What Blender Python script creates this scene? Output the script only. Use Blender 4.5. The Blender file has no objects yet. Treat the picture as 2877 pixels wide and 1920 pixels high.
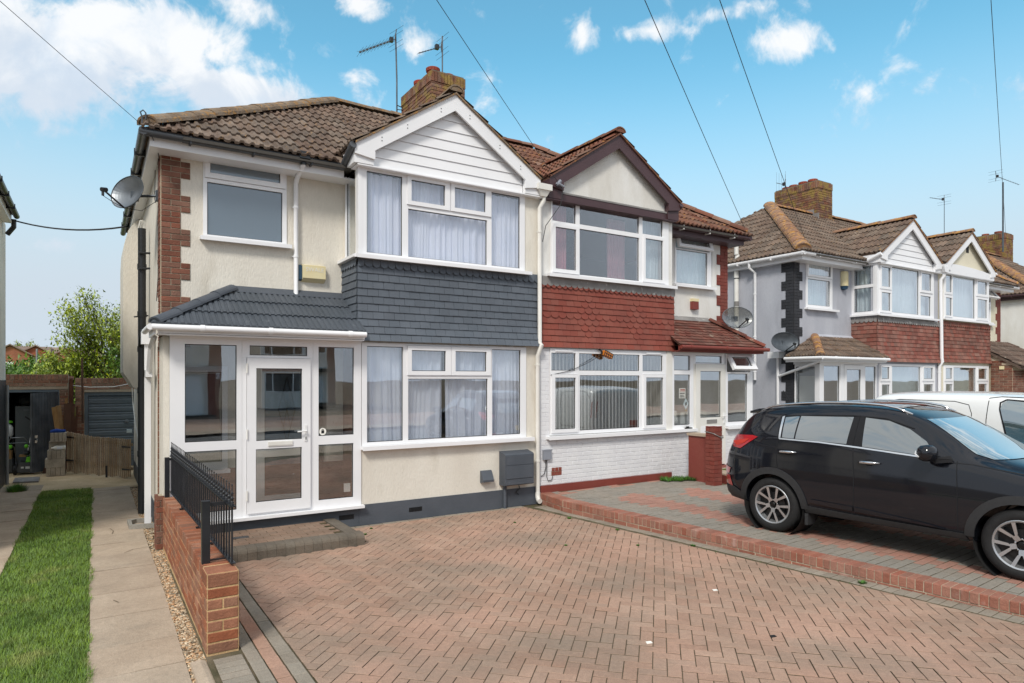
import bpy, bmesh, math, random
from mathutils import Vector as V, Matrix
from mathutils.bvhtree import BVHTree
R = math.radians
rnd = random.Random(7)
SC = bpy.context.scene
COL = SC.collection
# ------------------------------------------------------------------ camera
cam = bpy.data.cameras.new('camera'); CAM = bpy.data.objects.new('camera', cam); COL.objects.link(CAM)
CAM.location = (0, 0, 2.12); CAM.rotation_euler = (R(90), 0, R(-32.45))
cam.lens = 23.07; cam.sensor_width = 36; cam.shift_y = .0368; cam.clip_start = .05; cam.clip_end = 3000
SC.camera = CAM
# ------------------------------------------------------------------ world, sun, exposure
SUN_AZ, SUN_EL = R(-133), R(44)      # compass angle from +Y (negative = towards -X)
W = bpy.data.worlds.new('World'); SC.world = W; W.use_nodes = True
def build_world():
    nt = W.node_tree; nt.nodes.clear(); N = nt.nodes; L = nt.links
    def nd(t, **k):
        n = N.new(t)
        for a, b in k.items(): setattr(n, a, b)
        return n
    def mth(op, a, b=None, c=None, clamp=False):
        n = nd('ShaderNodeMath', operation=op, use_clamp=clamp)
        for i, x in enumerate((a, b, c)):
            if x is None: continue
            if isinstance(x, (int, float)): n.inputs[i].default_value = x
            else: L.new(x, n.inputs[i])
        return n.outputs[0]
    def mixc(f, a, b, bt='MIX'):
        n = nd('ShaderNodeMix', data_type='RGBA', blend_type=bt)
        for i, x in ((0, f), (6, a), (7, b)):
            if isinstance(x, (int, float)): n.inputs[i].default_value = x
            elif isinstance(x, tuple): n.inputs[i].default_value = x + (1,)
            else: L.new(x, n.inputs[i])
        return n.outputs[2]
    out = nd('ShaderNodeOutputWorld'); bg = nd('ShaderNodeBackground'); L.new(bg.outputs[0], out.inputs[0])
    sky = nd('ShaderNodeTexSky', sky_type='NISHITA', sun_disc=False)
    sky.sun_elevation = SUN_EL; sky.sun_rotation = SUN_AZ; sky.air_density = 1.0; sky.dust_density = 1.0; sky.ozone_density = 3.0
    tc = nd('ShaderNodeTexCoord'); nrm = nd('ShaderNodeVectorMath', operation='NORMALIZE'); L.new(tc.outputs['Generated'], nrm.inputs[0])
    sx = nd('ShaderNodeSeparateXYZ'); L.new(nrm.outputs[0], sx.inputs[0])
    el = mth('ARCSINE', sx.outputs[2]); az = mth('ARCTAN2', sx.outputs[0], sx.outputs[1])
    elc = mth('MAXIMUM', el, 0.0)
    # the blue of the photograph: Nishita in the world, turned a little to cyan, paler towards the horizon
    s1 = mixc(1.0, sky.outputs[0], SKY_TINT, 'MULTIPLY')
    hzn = nd('ShaderNodeMapRange', interpolation_type='SMOOTHSTEP'); L.new(elc, hzn.inputs[0]); hzn.inputs[1].default_value = .47; hzn.inputs[2].default_value = .10; hz = hzn.outputs[0]
    base = mixc(hz, s1, SKY_HAZE)
    # clouds on a flat sheet seen in perspective, thicker in the named directions
    pz = mth('ADD', mth('MAXIMUM', sx.outputs[2], 0.0), 0.16)
    cx = nd('ShaderNodeCombineXYZ'); L.new(mth('DIVIDE', sx.outputs[0], pz), cx.inputs[0]); L.new(mth('DIVIDE', sx.outputs[1], pz), cx.inputs[1])
    ae = nd('ShaderNodeCombineXYZ'); L.new(az, ae.inputs[0]); L.new(mth('MULTIPLY', el, 1.35), ae.inputs[1])
    def noise(vec, sc, det=6, rough=.55, dist=0, off=0):
        n = nd('ShaderNodeTexNoise'); n.inputs['Scale'].default_value = sc; n.inputs['Detail'].default_value = det
        n.inputs['Roughness'].default_value = rough; n.inputs['Distortion'].default_value = dist
        v = nd('ShaderNodeVectorMath', operation='ADD'); L.new(vec, v.inputs[0]); v.inputs[1].default_value = (off, off * .7, off * .3)
        L.new(v.outputs[0], n.inputs['Vector']); return n.outputs[0]
    n1 = noise(nrm.outputs[0], 10, 10, .6, .5, 3.1)
    n2 = noise(nrm.outputs[0], 2.3, 3, .5, 0, 9.2)
    n3 = noise(nrm.outputs[0], 22, 7, .6, .4, 1.7)
    dens = None
    for a, e, wa, we, am in CLOUDS:
        dx = mth('DIVIDE', mth('SUBTRACT', az, R(a)), R(wa)); dy = mth('DIVIDE', mth('SUBTRACT', el, R(e)), R(we))
        q = mth('ADD', mth('MULTIPLY', dx, dx), mth('MULTIPLY', dy, dy))
        g = mth('MULTIPLY', mth('EXPONENT', mth('MULTIPLY', q, -1.0)), am)
        dens = g if dens is None else mth('MAXIMUM', dens, g)
    d0 = mth('ADD', mth('MULTIPLY', mth('SUBTRACT', n1, .5), 2.9), mth('MULTIPLY', mth('SUBTRACT', n3, .5), 1.5))
    d = mth('ADD', mth('ADD', d0, mth('MULTIPLY', dens, 1.15)), mth('MULTIPLY', mth('SUBTRACT', n2, .5), .5))
    mr = nd('ShaderNodeMapRange', interpolation_type='SMOOTHSTEP'); L.new(d, mr.inputs[0])
    mr.inputs[1].default_value = .38; mr.inputs[2].default_value = 1.12
    # tops bright, undersides grey: the cloud depth looked up a little higher
    n1b = noise(nrm.outputs[0], 9, 6, .55, .3, 4.4)
    lo = nd('ShaderNodeMapRange', interpolation_type='SMOOTHSTEP'); L.new(mth('ADD', mth('MULTIPLY', n1b, 1.5), mth('MULTIPLY', mth('SUBTRACT', n3, .5), .9)), lo.inputs[0])
    lo.inputs[1].default_value = .5; lo.inputs[2].default_value = .85
    ccol = mixc(lo.outputs[0], (.80, .86, .93), (.985, .98, .975))
    under = nd('ShaderNodeMapRange', interpolation_type='SMOOTHSTEP'); L.new(mth('ADD', el, mth('MULTIPLY', mth('SUBTRACT', n1, .5), .25)), under.inputs[0])
    under.inputs[1].default_value = R(20.5); under.inputs[2].default_value = R(24.5)
    ccol = mixc(mth('MULTIPLY', mth('SUBTRACT', 1.0, under.outputs[0]), .7), ccol, (.58, .67, .79))
    ccol = mixc(1.0, ccol, CLOUD_GAIN, 'MULTIPLY')
    fin = mixc(mth('MULTIPLY', mr.outputs[0], .93), base, ccol)
    # below the horizon: plain ground colour
    below = nd('ShaderNodeMapRange'); L.new(sx.outputs[2], below.inputs[0]); below.inputs[1].default_value = -.02; below.inputs[2].default_value = .0
    fin = mixc(below.outputs[0], tuple(x * WK for x in (.22, .22, .2)), fin)
    L.new(fin, bg.inputs[0]); bg.inputs[1].default_value = .15
WK = 4.4          # background strength is .15: colours below are divided by it and by the exposure
SKY_TINT = (.66, 1.10, .93)
SKY_HAZE = tuple(x * WK for x in (.60, .69, .775))
CLOUD_GAIN = (WK * .985, WK * .99, WK * 1.0)
CLOUDS = [  # azimuth, elevation, half widths (degrees), amount
 (-4.5, 22.0, 8, 3.6, 1.7), (3.0, 24.2, 5.5, 3.0, 1.6), (-9, 26, 6, 3, .8), (-14, 24, 8, 4, 1.1), (8.2, 24.2, 1.9, 1.3, .9), (9.5, 21.6, 6.5, 2.2, 1.5), (6.8, 19.8, 3.6, 1.0, .9), (13.6, 22.0, 1.5, .9, .6),
 (17.0, 26.0, 2.2, 1.3, .72), (19.3, 23.6, 1.7, 2.2, .85), (15.4, 20.9, 3.4, 1.3, 1.05), (10.5, 27.6, 3.4, 1.2, .72), (19.0, 29.0, 2.6, 1.4, .8), (24, 26.6, 2.6, 1.0, .45), (-3.2, 9.6, 3.0, 1.0, .55), (-2, 17.4, 2.6, .9, .5), (3, 13.0, 6, 1.2, .3),
 (38.8, 27.6, 2.1, 1.2, .55), (44.6, 27.4, 3.6, .9, .68), (50.0, 28.0, 2.8, .8, .66), (55.6, 25.2, 3.2, 1.4, .85), (50.2, 24.4, 1.8, .9, .36), (66, 27.5, 2.5, .8, .25), (75, 33, 20, 5, .2), (-80, 30, 40, 40, 2.0), (-130, 30, 50, 50, 2.2), (-180, 30, 60, 50, 2.2), (180, 30, 60, 50, 2.2), (0, 90, 400, 34, 1.2), (120, 30, 36, 34, 1.5)]
build_world()
sl = bpy.data.lights.new('sun', 'SUN'); sl.energy = 1.7; sl.angle = R(12); sl.color = (1, .95, .87)
so = bpy.data.objects.new('sun', sl); COL.objects.link(so)
so.rotation_euler = (V((math.sin(SUN_AZ) * math.cos(SUN_EL), math.cos(SUN_AZ) * math.cos(SUN_EL), math.sin(SUN_EL)))).to_track_quat('Z', 'Y').to_euler()
SC.view_settings.view_transform = 'Standard'; SC.view_settings.look = 'None'; SC.view_settings.gamma = 1; SC.view_settings.exposure = .68
SC.view_settings.use_curve_mapping = False
SC.render.engine = 'CYCLES'
SC.cycles.max_bounces = 8; SC.cycles.transparent_max_bounces = 16; SC.cycles.use_denoising = True
# ------------------------------------------------------------------ materials
def hexc(s):
    o = []
    for i in (0, 2, 4):
        c = int(s[i:i + 2], 16) / 255; o.append(c / 12.92 if c <= .04045 else ((c + .055) / 1.055) ** 2.4)
    return tuple(o)
MATS = {}
def mat(name, col, rough=.8, c2=None, s2=2.0, a2=.5, c3=None, s3=12., t3=(.55, .7), a3=1., bump=0., bs=60., vary=0., spec=.4, metal=0., grime=None, ds=(1, 1, 1), coat=0., fleck=0.):
    """a procedural surface: base colour, a soft second colour, sharp-edged patches, per-piece variation, relief"""
    if isinstance(col, str): col = hexc(col)
    if isinstance(c2, str): c2 = hexc(c2)
    if isinstance(c3, str): c3 = hexc(c3)
    m = bpy.data.materials.new(name); m.use_nodes = True; nt = m.node_tree; N = nt.nodes; L = nt.links
    b = N['Principled BSDF']; b.inputs['Roughness'].default_value = rough; b.inputs['Metallic'].default_value = metal
    b.inputs['Specular IOR Level'].default_value = spec; b.inputs['Coat Weight'].default_value = coat
    geo = N.new('ShaderNodeNewGeometry')
    mp = N.new('ShaderNodeVectorMath'); mp.operation = 'MULTIPLY'; L.new(geo.outputs['Position'], mp.inputs[0]); mp.inputs[1].default_value = ds
    pos = mp.outputs[0]
    def noise(sc, det=4, off=0.):
        n = N.new('ShaderNodeTexNoise'); n.inputs['Scale'].default_value = sc; n.inputs['Detail'].default_value = det
        if off:
            v = N.new('ShaderNodeVectorMath'); v.operation = 'ADD'; L.new(pos, v.inputs[0]); v.inputs[1].default_value = (off, off, off); L.new(v.outputs[0], n.inputs['Vector'])
        else: L.new(pos, n.inputs['Vector'])
        return n.outputs[0]
    def rng(x, a, bb, c=0., d=1.):
        n = N.new('ShaderNodeMapRange'); L.new(x, n.inputs[0])
        for i, q in ((1, a), (2, bb), (3, c), (4, d)): n.inputs[i].default_value = q
        return n.outputs[0]
    def mix(f, a, c, bt='MIX'):
        n = N.new('ShaderNodeMix'); n.data_type = 'RGBA'; n.blend_type = bt
        for i, q in ((0, f), (6, a), (7, c)):
            if isinstance(q, (int, float)): n.inputs[i].default_value = q
            elif isinstance(q, tuple): n.inputs[i].default_value = q + (1,)
            else: L.new(q, n.inputs[i])
        return n.outputs[2]
    c = col
    if c2: c = mix(rng(noise(s2, 5), .35, .65, 0, a2), c, c2)
    if vary:
        oi = N.new('ShaderNodeObjectInfo'); at = N.new('ShaderNodeAttribute'); at.attribute_name = 'rnd'
        ad = N.new('ShaderNodeMath'); ad.operation = 'ADD'; L.new(oi.outputs['Random'], ad.inputs[0]); L.new(at.outputs['Fac'], ad.inputs[1])
        fr = N.new('ShaderNodeMath'); fr.operation = 'FRACT'; L.new(ad.outputs[0], fr.inputs[0])
        wn = N.new('ShaderNodeTexWhiteNoise'); wn.noise_dimensions = '1D'; L.new(fr.outputs[0], wn.inputs['W'])
        hs = N.new('ShaderNodeHueSaturation'); L.new(rng(fr.outputs[0], 0, 1, 1 - vary, 1 + vary), hs.inputs['Value'])
        L.new(rng(wn.outputs[0], 0, 1, .5 - vary * .03, .5 + vary * .03), hs.inputs['Hue']); L.new(rng(wn.outputs[0], 0, 1, 1 + vary * .6, 1 - vary * .6), hs.inputs['Saturation'])
        if isinstance(c, tuple): hs.inputs['Color'].default_value = c + (1,)
        else: L.new(c, hs.inputs['Color'])
        c = hs.outputs[0]
    if c3: c = mix(rng(noise(s3, 6, 5.3), t3[0], t3[1], 0, a3), c, c3)
    if grime: c = mix(rng(noise(.9, 6, 11.), .47, .70, 0, .62), c, hexc(grime) if isinstance(grime, str) else grime)
    fleck = fleck or (.16 if rough > .82 else 0)
    if fleck:
        c = mix(1.0, c, rng(noise(150., 3, 1.9), .3, .7, 1 - fleck, 1 + fleck), 'MULTIPLY'); c = mix(1.0, c, rng(noise(28., 4, 7.7), .3, .7, 1 - fleck * .5, 1 + fleck * .5), 'MULTIPLY')
    if isinstance(c, tuple): b.inputs['Base Color'].default_value = c + (1,)
    else: L.new(c, b.inputs['Base Color'])
    if bump:
        bp = N.new('ShaderNodeBump'); bp.inputs['Strength'].default_value = min(1, bump); bp.inputs['Distance'].default_value = .012 * max(1, bump)
        L.new(noise(bs, 3, 2.2), bp.inputs['Height']); L.new(bp.outputs[0], b.inputs['Normal'])
    MATS[name] = m
    return m
def glass_mat(name, tint, refl=.16, rough=0., dark=None):
    m = bpy.data.materials.new(name); m.use_nodes = True; nt = m.node_tree; N = nt.nodes; L = nt.links; N.clear()
    out = N.new('ShaderNodeOutputMaterial'); mx = N.new('ShaderNodeMixShader'); tr = N.new('ShaderNodeBsdfTransparent'); gl = N.new('ShaderNodeBsdfGlossy')
    gl.inputs['Roughness'].default_value = rough; tr.inputs[0].default_value = tint + (1,); gl.inputs[0].default_value = (.95, .98, 1, 1)
    lw = N.new('ShaderNodeLayerWeight'); lw.inputs[0].default_value = .35
    mr = N.new('ShaderNodeMapRange'); L.new(lw.outputs['Facing'], mr.inputs[0]); mr.inputs[3].default_value = refl; mr.inputs[4].default_value = min(1, refl + .75)
    mr.inputs[1].default_value = .1
    # old double glazing is never quite flat
    n = N.new('ShaderNodeTexNoise'); n.inputs['Scale'].default_value = 1.6; n.inputs['Detail'].default_value = 1; g = N.new('ShaderNodeNewGeometry'); L.new(g.outputs['Position'], n.inputs['Vector'])
    bp = N.new('ShaderNodeBump'); bp.inputs['Strength'].default_value = .06; bp.inputs['Distance'].default_value = .02; L.new(n.outputs[0], bp.inputs['Height']); L.new(bp.outputs[0], gl.inputs['Normal'])
    L.new(mr.outputs[0], mx.inputs[0])
    if dark:
        df = N.new('ShaderNodeBsdfDiffuse'); df.inputs[0].default_value = dark + (1,); L.new(df.outputs[0], mx.inputs[1])
    else: L.new(tr.outputs[0], mx.inputs[1])
    L.new(gl.outputs[0], mx.inputs[2]); L.new(mx.outputs[0], out.inputs[0]); MATS[name] = m; return m
# ------------------------------------------------------------------ objects
WM = {}
def link(o, parent=None, M=None):
    COL.objects.link(o)
    M = M or Matrix.Identity(4)
    if parent is not None:
        o.parent = parent; o.matrix_parent_inverse = WM[parent].inverted()
    o.matrix_basis = M; WM[o] = M
    return o
def tag(o, label=None, cat=None, group=None, kind=None):
    for k, v in (('label', label), ('category', cat), ('group', group), ('kind', kind)):
        if v: o[k] = v
    return o
def root(name, label, cat, loc, group=None, rz=0):
    o = bpy.data.objects.new(name, None); o.empty_display_size = .2
    link(o, None, Matrix.Translation(loc) @ Matrix.Rotation(rz, 4, 'Z')); return tag(o, label, cat, group)
def inst(name, mesh, M, parent): return link(bpy.data.objects.new(name, mesh), parent, M)
class MB:
    def __init__(s): s.v = []; s.f = []; s.m = []; s.r = []; s.cr = 0.
    def poly(s, pts, m=0):
        n = len(s.v); s.v += [tuple(p) for p in pts]; s.f.append(tuple(range(n, n + len(pts)))); s.m.append(m); s.r.append(s.cr); return s
    def box(s, x0, x1, y0, y1, z0, z1, m=0, M=None):
        x0, x1 = min(x0, x1), max(x0, x1); y0, y1 = min(y0, y1), max(y0, y1); z0, z1 = min(z0, z1), max(z0, z1)
        n = len(s.v); p = [(x, y, z) for z in (z0, z1) for x, y in ((x0, y0), (x1, y0), (x1, y1), (x0, y1))]
        if M is not None: p = [tuple(M @ V(q)) for q in p]
        s.v += p
        for f in ((3, 2, 1, 0), (4, 5, 6, 7), (0, 1, 5, 4), (1, 2, 6, 5), (2, 3, 7, 6), (3, 0, 4, 7)): s.f.append(tuple(n + i for i in f)); s.m.append(m); s.r.append(s.cr)
        return s
    def prism(s, pts, d, m=0, m2=None):
        """closed polygon pts (3D) pushed along d"""
        d = V(d); a = [V(p) for p in pts]; b = [p + d for p in a]
        s.poly(a[::-1], m); s.poly(b, m)
        for i in range(len(a)): j = (i + 1) % len(a); s.poly((a[i], a[j], b[j], b[i]), m if m2 is None else m2)
        return s
    def tube(s, path, r, n=8, m=0, caps=True, closed=False):
        path = [V(p) for p in path]; k = len(path); rs = r if isinstance(r, (list, tuple)) else [r] * k; base = len(s.v); up = None
        for i, p in enumerate(path):
            t = (path[min(i + 1, k - 1)] - path[max(i - 1, 0)])
            if closed: t = path[(i + 1) % k] - path[i - 1]
            t = t.normalized() if t.length > 1e-9 else V((0, 0, 1))
            if up is None: up = V((0, 0, 1)) if abs(t.z) < .9 else V((0, 1, 0))
            a = t.cross(up); a = a.normalized() if a.length > 1e-6 else t.orthogonal().normalized(); b = a.cross(t).normalized(); up = b
            for j in range(n):
                w = 2 * math.pi * j / n; s.v.append(tuple(p + (a * math.cos(w) + b * math.sin(w)) * rs[i]))
        for i in range(k if closed else k - 1):
            for j in range(n):
                q = ((i + 1) % k) * n
                s.f.append((base + i * n + j, base + i * n + (j + 1) % n, base + q + (j + 1) % n, base + q + j)); s.m.append(m); s.r.append(s.cr)
        if caps and not closed:
            s.f.append(tuple(base + j for j in range(n))[::-1]); s.f.append(tuple(base + (k - 1) * n + j for j in range(n))); s.m += [m, m]; s.r += [s.cr, s.cr]
        return s
    def lathe(s, prof, c=(0, 0, 0), n=16, m=0, M=None):
        """profile (r, h) round the z axis through c"""
        base = len(s.v); k = len(prof)
        for r, h in prof:
            for j in range(n):
                w = 2 * math.pi * j / n; p = V((r * math.cos(w), r * math.sin(w), h))
                s.v.append(tuple((M @ p if M else p) + V(c)))
        for i in range(k - 1):
            for j in range(n): s.f.append((base + i * n + j, base + i * n + (j + 1) % n, base + (i + 1) * n + (j + 1) % n, base + (i + 1) * n + j)); s.m.append(m); s.r.append(s.cr)
        return s
    def mesh(s, name, mats, o=(0, 0, 0), smooth=False):
        me = bpy.data.meshes.new(name); ox, oy, oz = o
        me.from_pydata([(x - ox, y - oy, z - oz) for x, y, z in s.v], [], s.f)
        for m in (mats if isinstance(mats, (list, tuple)) else [mats]): me.materials.append(MATS[m] if isinstance(m, str) else m)
        me.polygons.foreach_set('material_index', s.m)
        if any(s.r):
            a = me.attributes.new('rnd', 'FLOAT', 'FACE'); a.data.foreach_set('value', s.r)
        if smooth: me.shade_smooth() if smooth is True else smooth_by_angle(me, smooth)
        me.update(); return me
    def build(s, name, mats, parent=None, smooth=False, M=None, **tg):
        if not s.v: return None
        xs = [p[0] for p in s.v]; ys = [p[1] for p in s.v]; zs = [p[2] for p in s.v]
        o = ((min(xs) + max(xs)) / 2, (min(ys) + max(ys)) / 2, min(zs))
        ob = link(bpy.data.objects.new(name, s.mesh(name, mats, o, smooth)), parent, (M or Matrix.Identity(4)) @ Matrix.Translation(o))
        return tag(ob, **tg) if tg else ob
def smooth_by_angle(me, deg):
    bm = bmesh.new(); bm.from_mesh(me)
    for f in bm.faces: f.smooth = True
    for e in bm.edges:
        if len(e.link_faces) == 2 and e.calc_face_angle(0) > R(deg): e.smooth = False
    bm.to_mesh(me); bm.free()
def copy_thing(o, M, label=None):
    """a copy of a thing with copies of its parts and sub-parts; M moves it"""
    c = o.copy(); COL.objects.link(c); c.matrix_basis = M @ o.matrix_basis
    if label: c['label'] = label
    for ch in KIDS.get(o, []):
        d = ch.copy(); COL.objects.link(d); d.parent = c
        for g in KIDS.get(ch, []):
            e = g.copy(); COL.objects.link(e); e.parent = d
    return c
KIDS = {}
def index_kids():
    KIDS.clear()
    for o in bpy.data.objects:
        if o.parent: KIDS.setdefault(o.parent, []).append(o)
def bisected(mesh, M, planes):
    """copy of a piece cut off by world planes (point, normal pointing to the side that goes)"""
    bm = bmesh.new(); bm.from_mesh(mesh); bm.transform(M)
    for co, no in planes:
        g = bm.verts[:] + bm.edges[:] + bm.faces[:]
        if not g: break
        r = bmesh.ops.bisect_plane(bm, geom=g, plane_co=co, plane_no=no, clear_outer=True)
        es = [e for e in r['geom_cut'] if isinstance(e, bmesh.types.BMEdge)]
        if es:
            try: bmesh.ops.edgenet_fill(bm, edges=es)
            except Exception: pass
    if not bm.faces: bm.free(); return None
    bm.transform(M.inverted()); me = bpy.data.meshes.new(mesh.name + '_cut'); bm.to_mesh(me); bm.free()
    for m in mesh.materials: me.materials.append(m)
    return me
def join_meshes(name, items, mats, parent, kind='stuff'):
    """many pieces as one joined part; items = (mesh, matrix)"""
    v = []; f = []; mi = []; rr = []
    for me, M in items:
        n = len(v); v += [tuple(M @ q.co) for q in me.vertices]; q = rnd.random() * .98 + .01
        for p in me.polygons: f.append(tuple(n + i for i in p.vertices)); mi.append(p.material_index); rr.append(q)
    b = MB(); b.v = v; b.f = f; b.m = mi; b.r = rr
    o = b.build(name, mats, parent)
    if o and kind: o['kind'] = kind
    return o
CAMP = V((0, 0, 2.12))
def scatter(name, items, parent, mats, limit=290, mass=None):
    """the pieces that show largest each become an object, the rest one joined part"""
    items = sorted(items, key=lambda t: (t[1].translation - CAMP).length)
    for me, M in items[:limit]: inst(name, me, M, parent)
    if len(items) > limit: join_meshes(mass or name + '_mass', items[limit:], mats, parent)
# ------------------------------------------------------------------ palette
mat('render_cream', 'dfdacf', .9, 'd3ccc0', 1.1, .8, bump=.6, bs=36, ds=(1.5, 1.5, .5), c3='a89e8b', s3=2.3, t3=(.56, .80), a3=.5, fleck=.05)
mat('render_white', 'e2e1de', .85, 'd0ccc4', 1.5, .8, bump=.4, bs=45, ds=(1.5, 1.5, .5), c3='b9b4a9', s3=2.3, t3=(.57, .8), a3=.4, fleck=.04)
mat('render_grey', 'b4b6be', .85, 'a5a7b0', 1.5, .8, bump=.5, bs=36, ds=(1.5, 1.5, .5), c3='8f9098', s3=2.3, t3=(.57, .8), a3=.45, fleck=.05)
mat('render_ivory', 'd9d2bd', .85, 'cbc3ad', 1.5, .6, bump=.3, bs=50)
mat('upvc', 'ebebed', .32, 'e2e2e4', 1.2, .6, spec=.5)
mat('upvc_old', 'e3e1dc', .4, 'd5d2ca', 2.2, .7, spec=.45)
mat('gasket', '15171a', .6)
mat('slate_paint', '50555d', .62, '434951', 3., .7, bump=.25, bs=35, spec=.45, vary=.05)
mat('hung_slate', '5c636c', .68, '535a63', 3., .8, vary=.06, bump=.3, bs=45, spec=.45)
mat('hung_red', '88493c', .72, '7a4036', 3., .7, vary=.06, bump=.3, bs=45, spec=.4)
mat('hung_old', '8c5f53', .8, '7a4a3f', 2., .8, vary=.2, bump=.35, bs=40, c3='5e4036', s3=5, t3=(.6, .75), a3=.5)
mat('hung_older', '85584b', .8, '6c4034', 2., .8, vary=.22, bump=.35, bs=40, c3='b09a8a', s3=9, t3=(.68, .74), a3=.4)
mat('lead_grey', '8b8886', .6, '74716f', 4, .8, c3='c9c7c2', s3=9, t3=(.62, .7), a3=.8, bump=.3, bs=40)
mat('roof_brown', '7d6c5f', .92, '5f5046', 4., .9, vary=.2, bump=.9, bs=55, c3='a5814f', s3=13, t3=(.62, .70), a3=.6)
mat('roof_brown_mortar', '877766', .95, '6d5a48', 5., .9, bump=1., bs=40, c3='a47a45', s3=15, t3=(.54, .62), a3=.75)
mat('roof_red', '7d5b4c', .92, '6d4838', 3., .8, vary=.25, bump=.8, bs=55, c3='a3743c', s3=8, t3=(.58, .68), a3=.7)
mat('roof_orange', '8f6b54', .92, '7c5f4d', 3., .8, vary=.12, bump=.8, bs=45, c3='b98a4a', s3=10, t3=(.5, .62), a3=.8)
mat('roof_grey', '4d535b', .6, '434950', 3., .8, vary=.07, bump=.3, bs=40, spec=.5, c3='777b80', s3=8, t3=(.66, .76), a3=.4)
mat('roof_dark', '6b5a50', .95, '5a4a42', 3., .8, vary=.2, bump=.8, bs=50, c3='9d9488', s3=14, t3=(.6, .68), a3=.6)
mat('brick', '815848', .88, '6c483b', 5., .8, vary=.2, bump=.6, bs=70)
mat('brick_orange', '98664d', .85, '7f513e', 5., .7, vary=.2, bump=.6, bs=60, c3='b98a66', s3=6, t3=(.6, .75), a3=.35)
mat('brick_low', '91604f', .85, '9c7061', 4., .6, vary=.16, bump=.6, bs=60, c3='c4aba2', s3=3.2, t3=(.62, .72), a3=.55)
mat('brick_garage', 'a07a66', .9, '74503f', 5., .7, vary=.25, bump=.6, bs=60)
mat('brick_lichen', '83604f', .92, '6b4a3c', 4., .8, vary=.24, bump=1., bs=55, c3='927a40', s3=5, t3=(.47, .60), a3=.85)
mat('brick_white', 'dfdfe1', .7, 'd4d4d8', 3., .7, vary=.02, bump=.4, bs=50)
mat('brick_redpaint', '7d4238', .7, '743228', 3., .6, vary=.06, bump=.5, bs=50)
mat('brick_blackpaint', '34353a', .7, '292a2e', 3., .6, vary=.12, bump=.6, bs=50)
mat('mortar', 'bcaf9a', .95, 'a09580', 6., .7, bump=.6, bs=70)
mat('mortar_dark', '7d7264', .95, '62594e', 6., .7, bump=.6, bs=70)
mat('mortar_warm', 'cbab80', .95, 'b5946c', 6., .7, bump=.6, bs=70)
mat('mortar_white', 'd9d9dc', .8, 'bdbdc4', 6., .6, bump=.3, bs=70)
mat('mortar_red', '6c2e26', .8, bump=.3)
mat('mortar_black', '222327', .8, bump=.3)
mat('redpaint', '7f4036', .65, '77312a', 2., .7, bump=.3, bs=40, c3='d9c7bb', s3=9, t3=(.755, .765), a3=.9)
mat('brown_paint', '4a3337', .5, '3f2b2f', 3., .6, spec=.5)
mat('black_plastic', '26282b', .38, '1f2123', 3., .6, spec=.5)
mat('gutter_grey', '4a4d51', .35, '3a3c40', 3., .6, spec=.5)
mat('black_metal', '1f2125', .36, '2a2c31', 8., .6, spec=.5, bump=.1)
mat('grey_metal', '9a9da1', .4, '84878b', 5., .6, metal=.6)
mat('alu', '8a8f94', .35, '6d7175', 5., .7, metal=.8)
mat('aerial_metal', '60666c', .45, '484d52', 9., .7, metal=.5)
mat('chrome', 'd8dadc', .12, metal=1.)
mat('white_plastic', 'e6e6e6', .4, 'dcdcda', 3, .5)
mat('cream_plastic', 'e0d5ac', .5, 'd8c79a', 4., .8)
mat('blue_plastic', '27455c', .45)
mat('grey_plastic', '8b8f99', .5, '80848e', 4., .5)
mat('terracotta', '9c4a38', .8, '84402f', 6., .7, vary=.1, bump=.3)
mat('flaunch', '8f8b80', .95, '75714f', 5, .8, bump=.8)
mat('slab', 'b5a491', .92, 'a39280', 2.2, .8, vary=.045, bump=.4, bs=55, c3='8f8577', s3=3.3, t3=(.60, .76), a3=.5)
mat('paver', 'ae8f7c', .9, '9b7e6c', 1.1, .9, vary=.09, bump=.8, bs=85, c3='b48f7c', s3=.85, t3=(.53, .66), a3=.7, grime='857a6c')
mat('paver_grey', '958b7e', .92, '82796c', 2., .8, vary=.09, bump=.6, bs=75)
mat('paver_red', 'a98572', .9, '9c7764', 1.5, .8, vary=.1, bump=.6, bs=75, grime='9a8878')
mat('paver_pink', 'a77d6e', .88, '997265', 1.5, .8, vary=.07, bump=.5, bs=70)
mat('paver_slate', '8f867b', .9, '86827a', 1.7, .8, vary=.06, bump=.5, bs=70)
mat('joint_sand', '6e624f', .97, '4c4731', 4., .9, bump=.8, bs=60, c3='4f5a2c', s3=2.6, t3=(.62, .75), a3=.6)
mat('paver_step', '87705f', .9, '766253', 2, .8, vary=.1, bump=.6)
mat('step_grey', '6f665b', .9, '5b5349', 3., .8, vary=.09, bump=.6, bs=60)
mat('dirt', 'd6bf9c', .97, 'bca582', 1.6, .9, bump=1., bs=25, c3='8f8a70', s3=5, t3=(.62, .75), a3=.5)
mat('soil', '6f6250', .97, '5a4f40', 3, .8, bump=1., bs=30)
mat('lawn_soil', '5a6a2c', .97, '4a5526', 3, .8, bump=1., bs=30)
mat('grass_blade', '7b9548', .7, '5e7a38', 1.3, .9, vary=.38, c3='a0a163', s3=3.0, t3=(.55, .72), a3=.65, spec=.25)
mat('pebble', 'b39c80', .8, 'b39c80', 3, .1, vary=.6, bump=.3, bs=80)
mat('asphalt', '6b6a68', .9, '5c5b5a', 2, .8, bump=.8, bs=90)
mat('kerb', '9a968e', .9, '858179', 3, .8, bump=.5)
mat('weed', '4f7a2c', .7, '3b5f20', 9, .8, vary=.3)
mat('leaf', 'a0ab4c', .6, '86993c', 1.2, .8, vary=.35, spec=.3)
mat('leaf_dark', '5c7a30', .6, '466326', 1.2, .8, vary=.35, spec=.3)
mat('bush', '7f9440', .7, '62802f', .5, .9, vary=.3, spec=.25)
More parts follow.
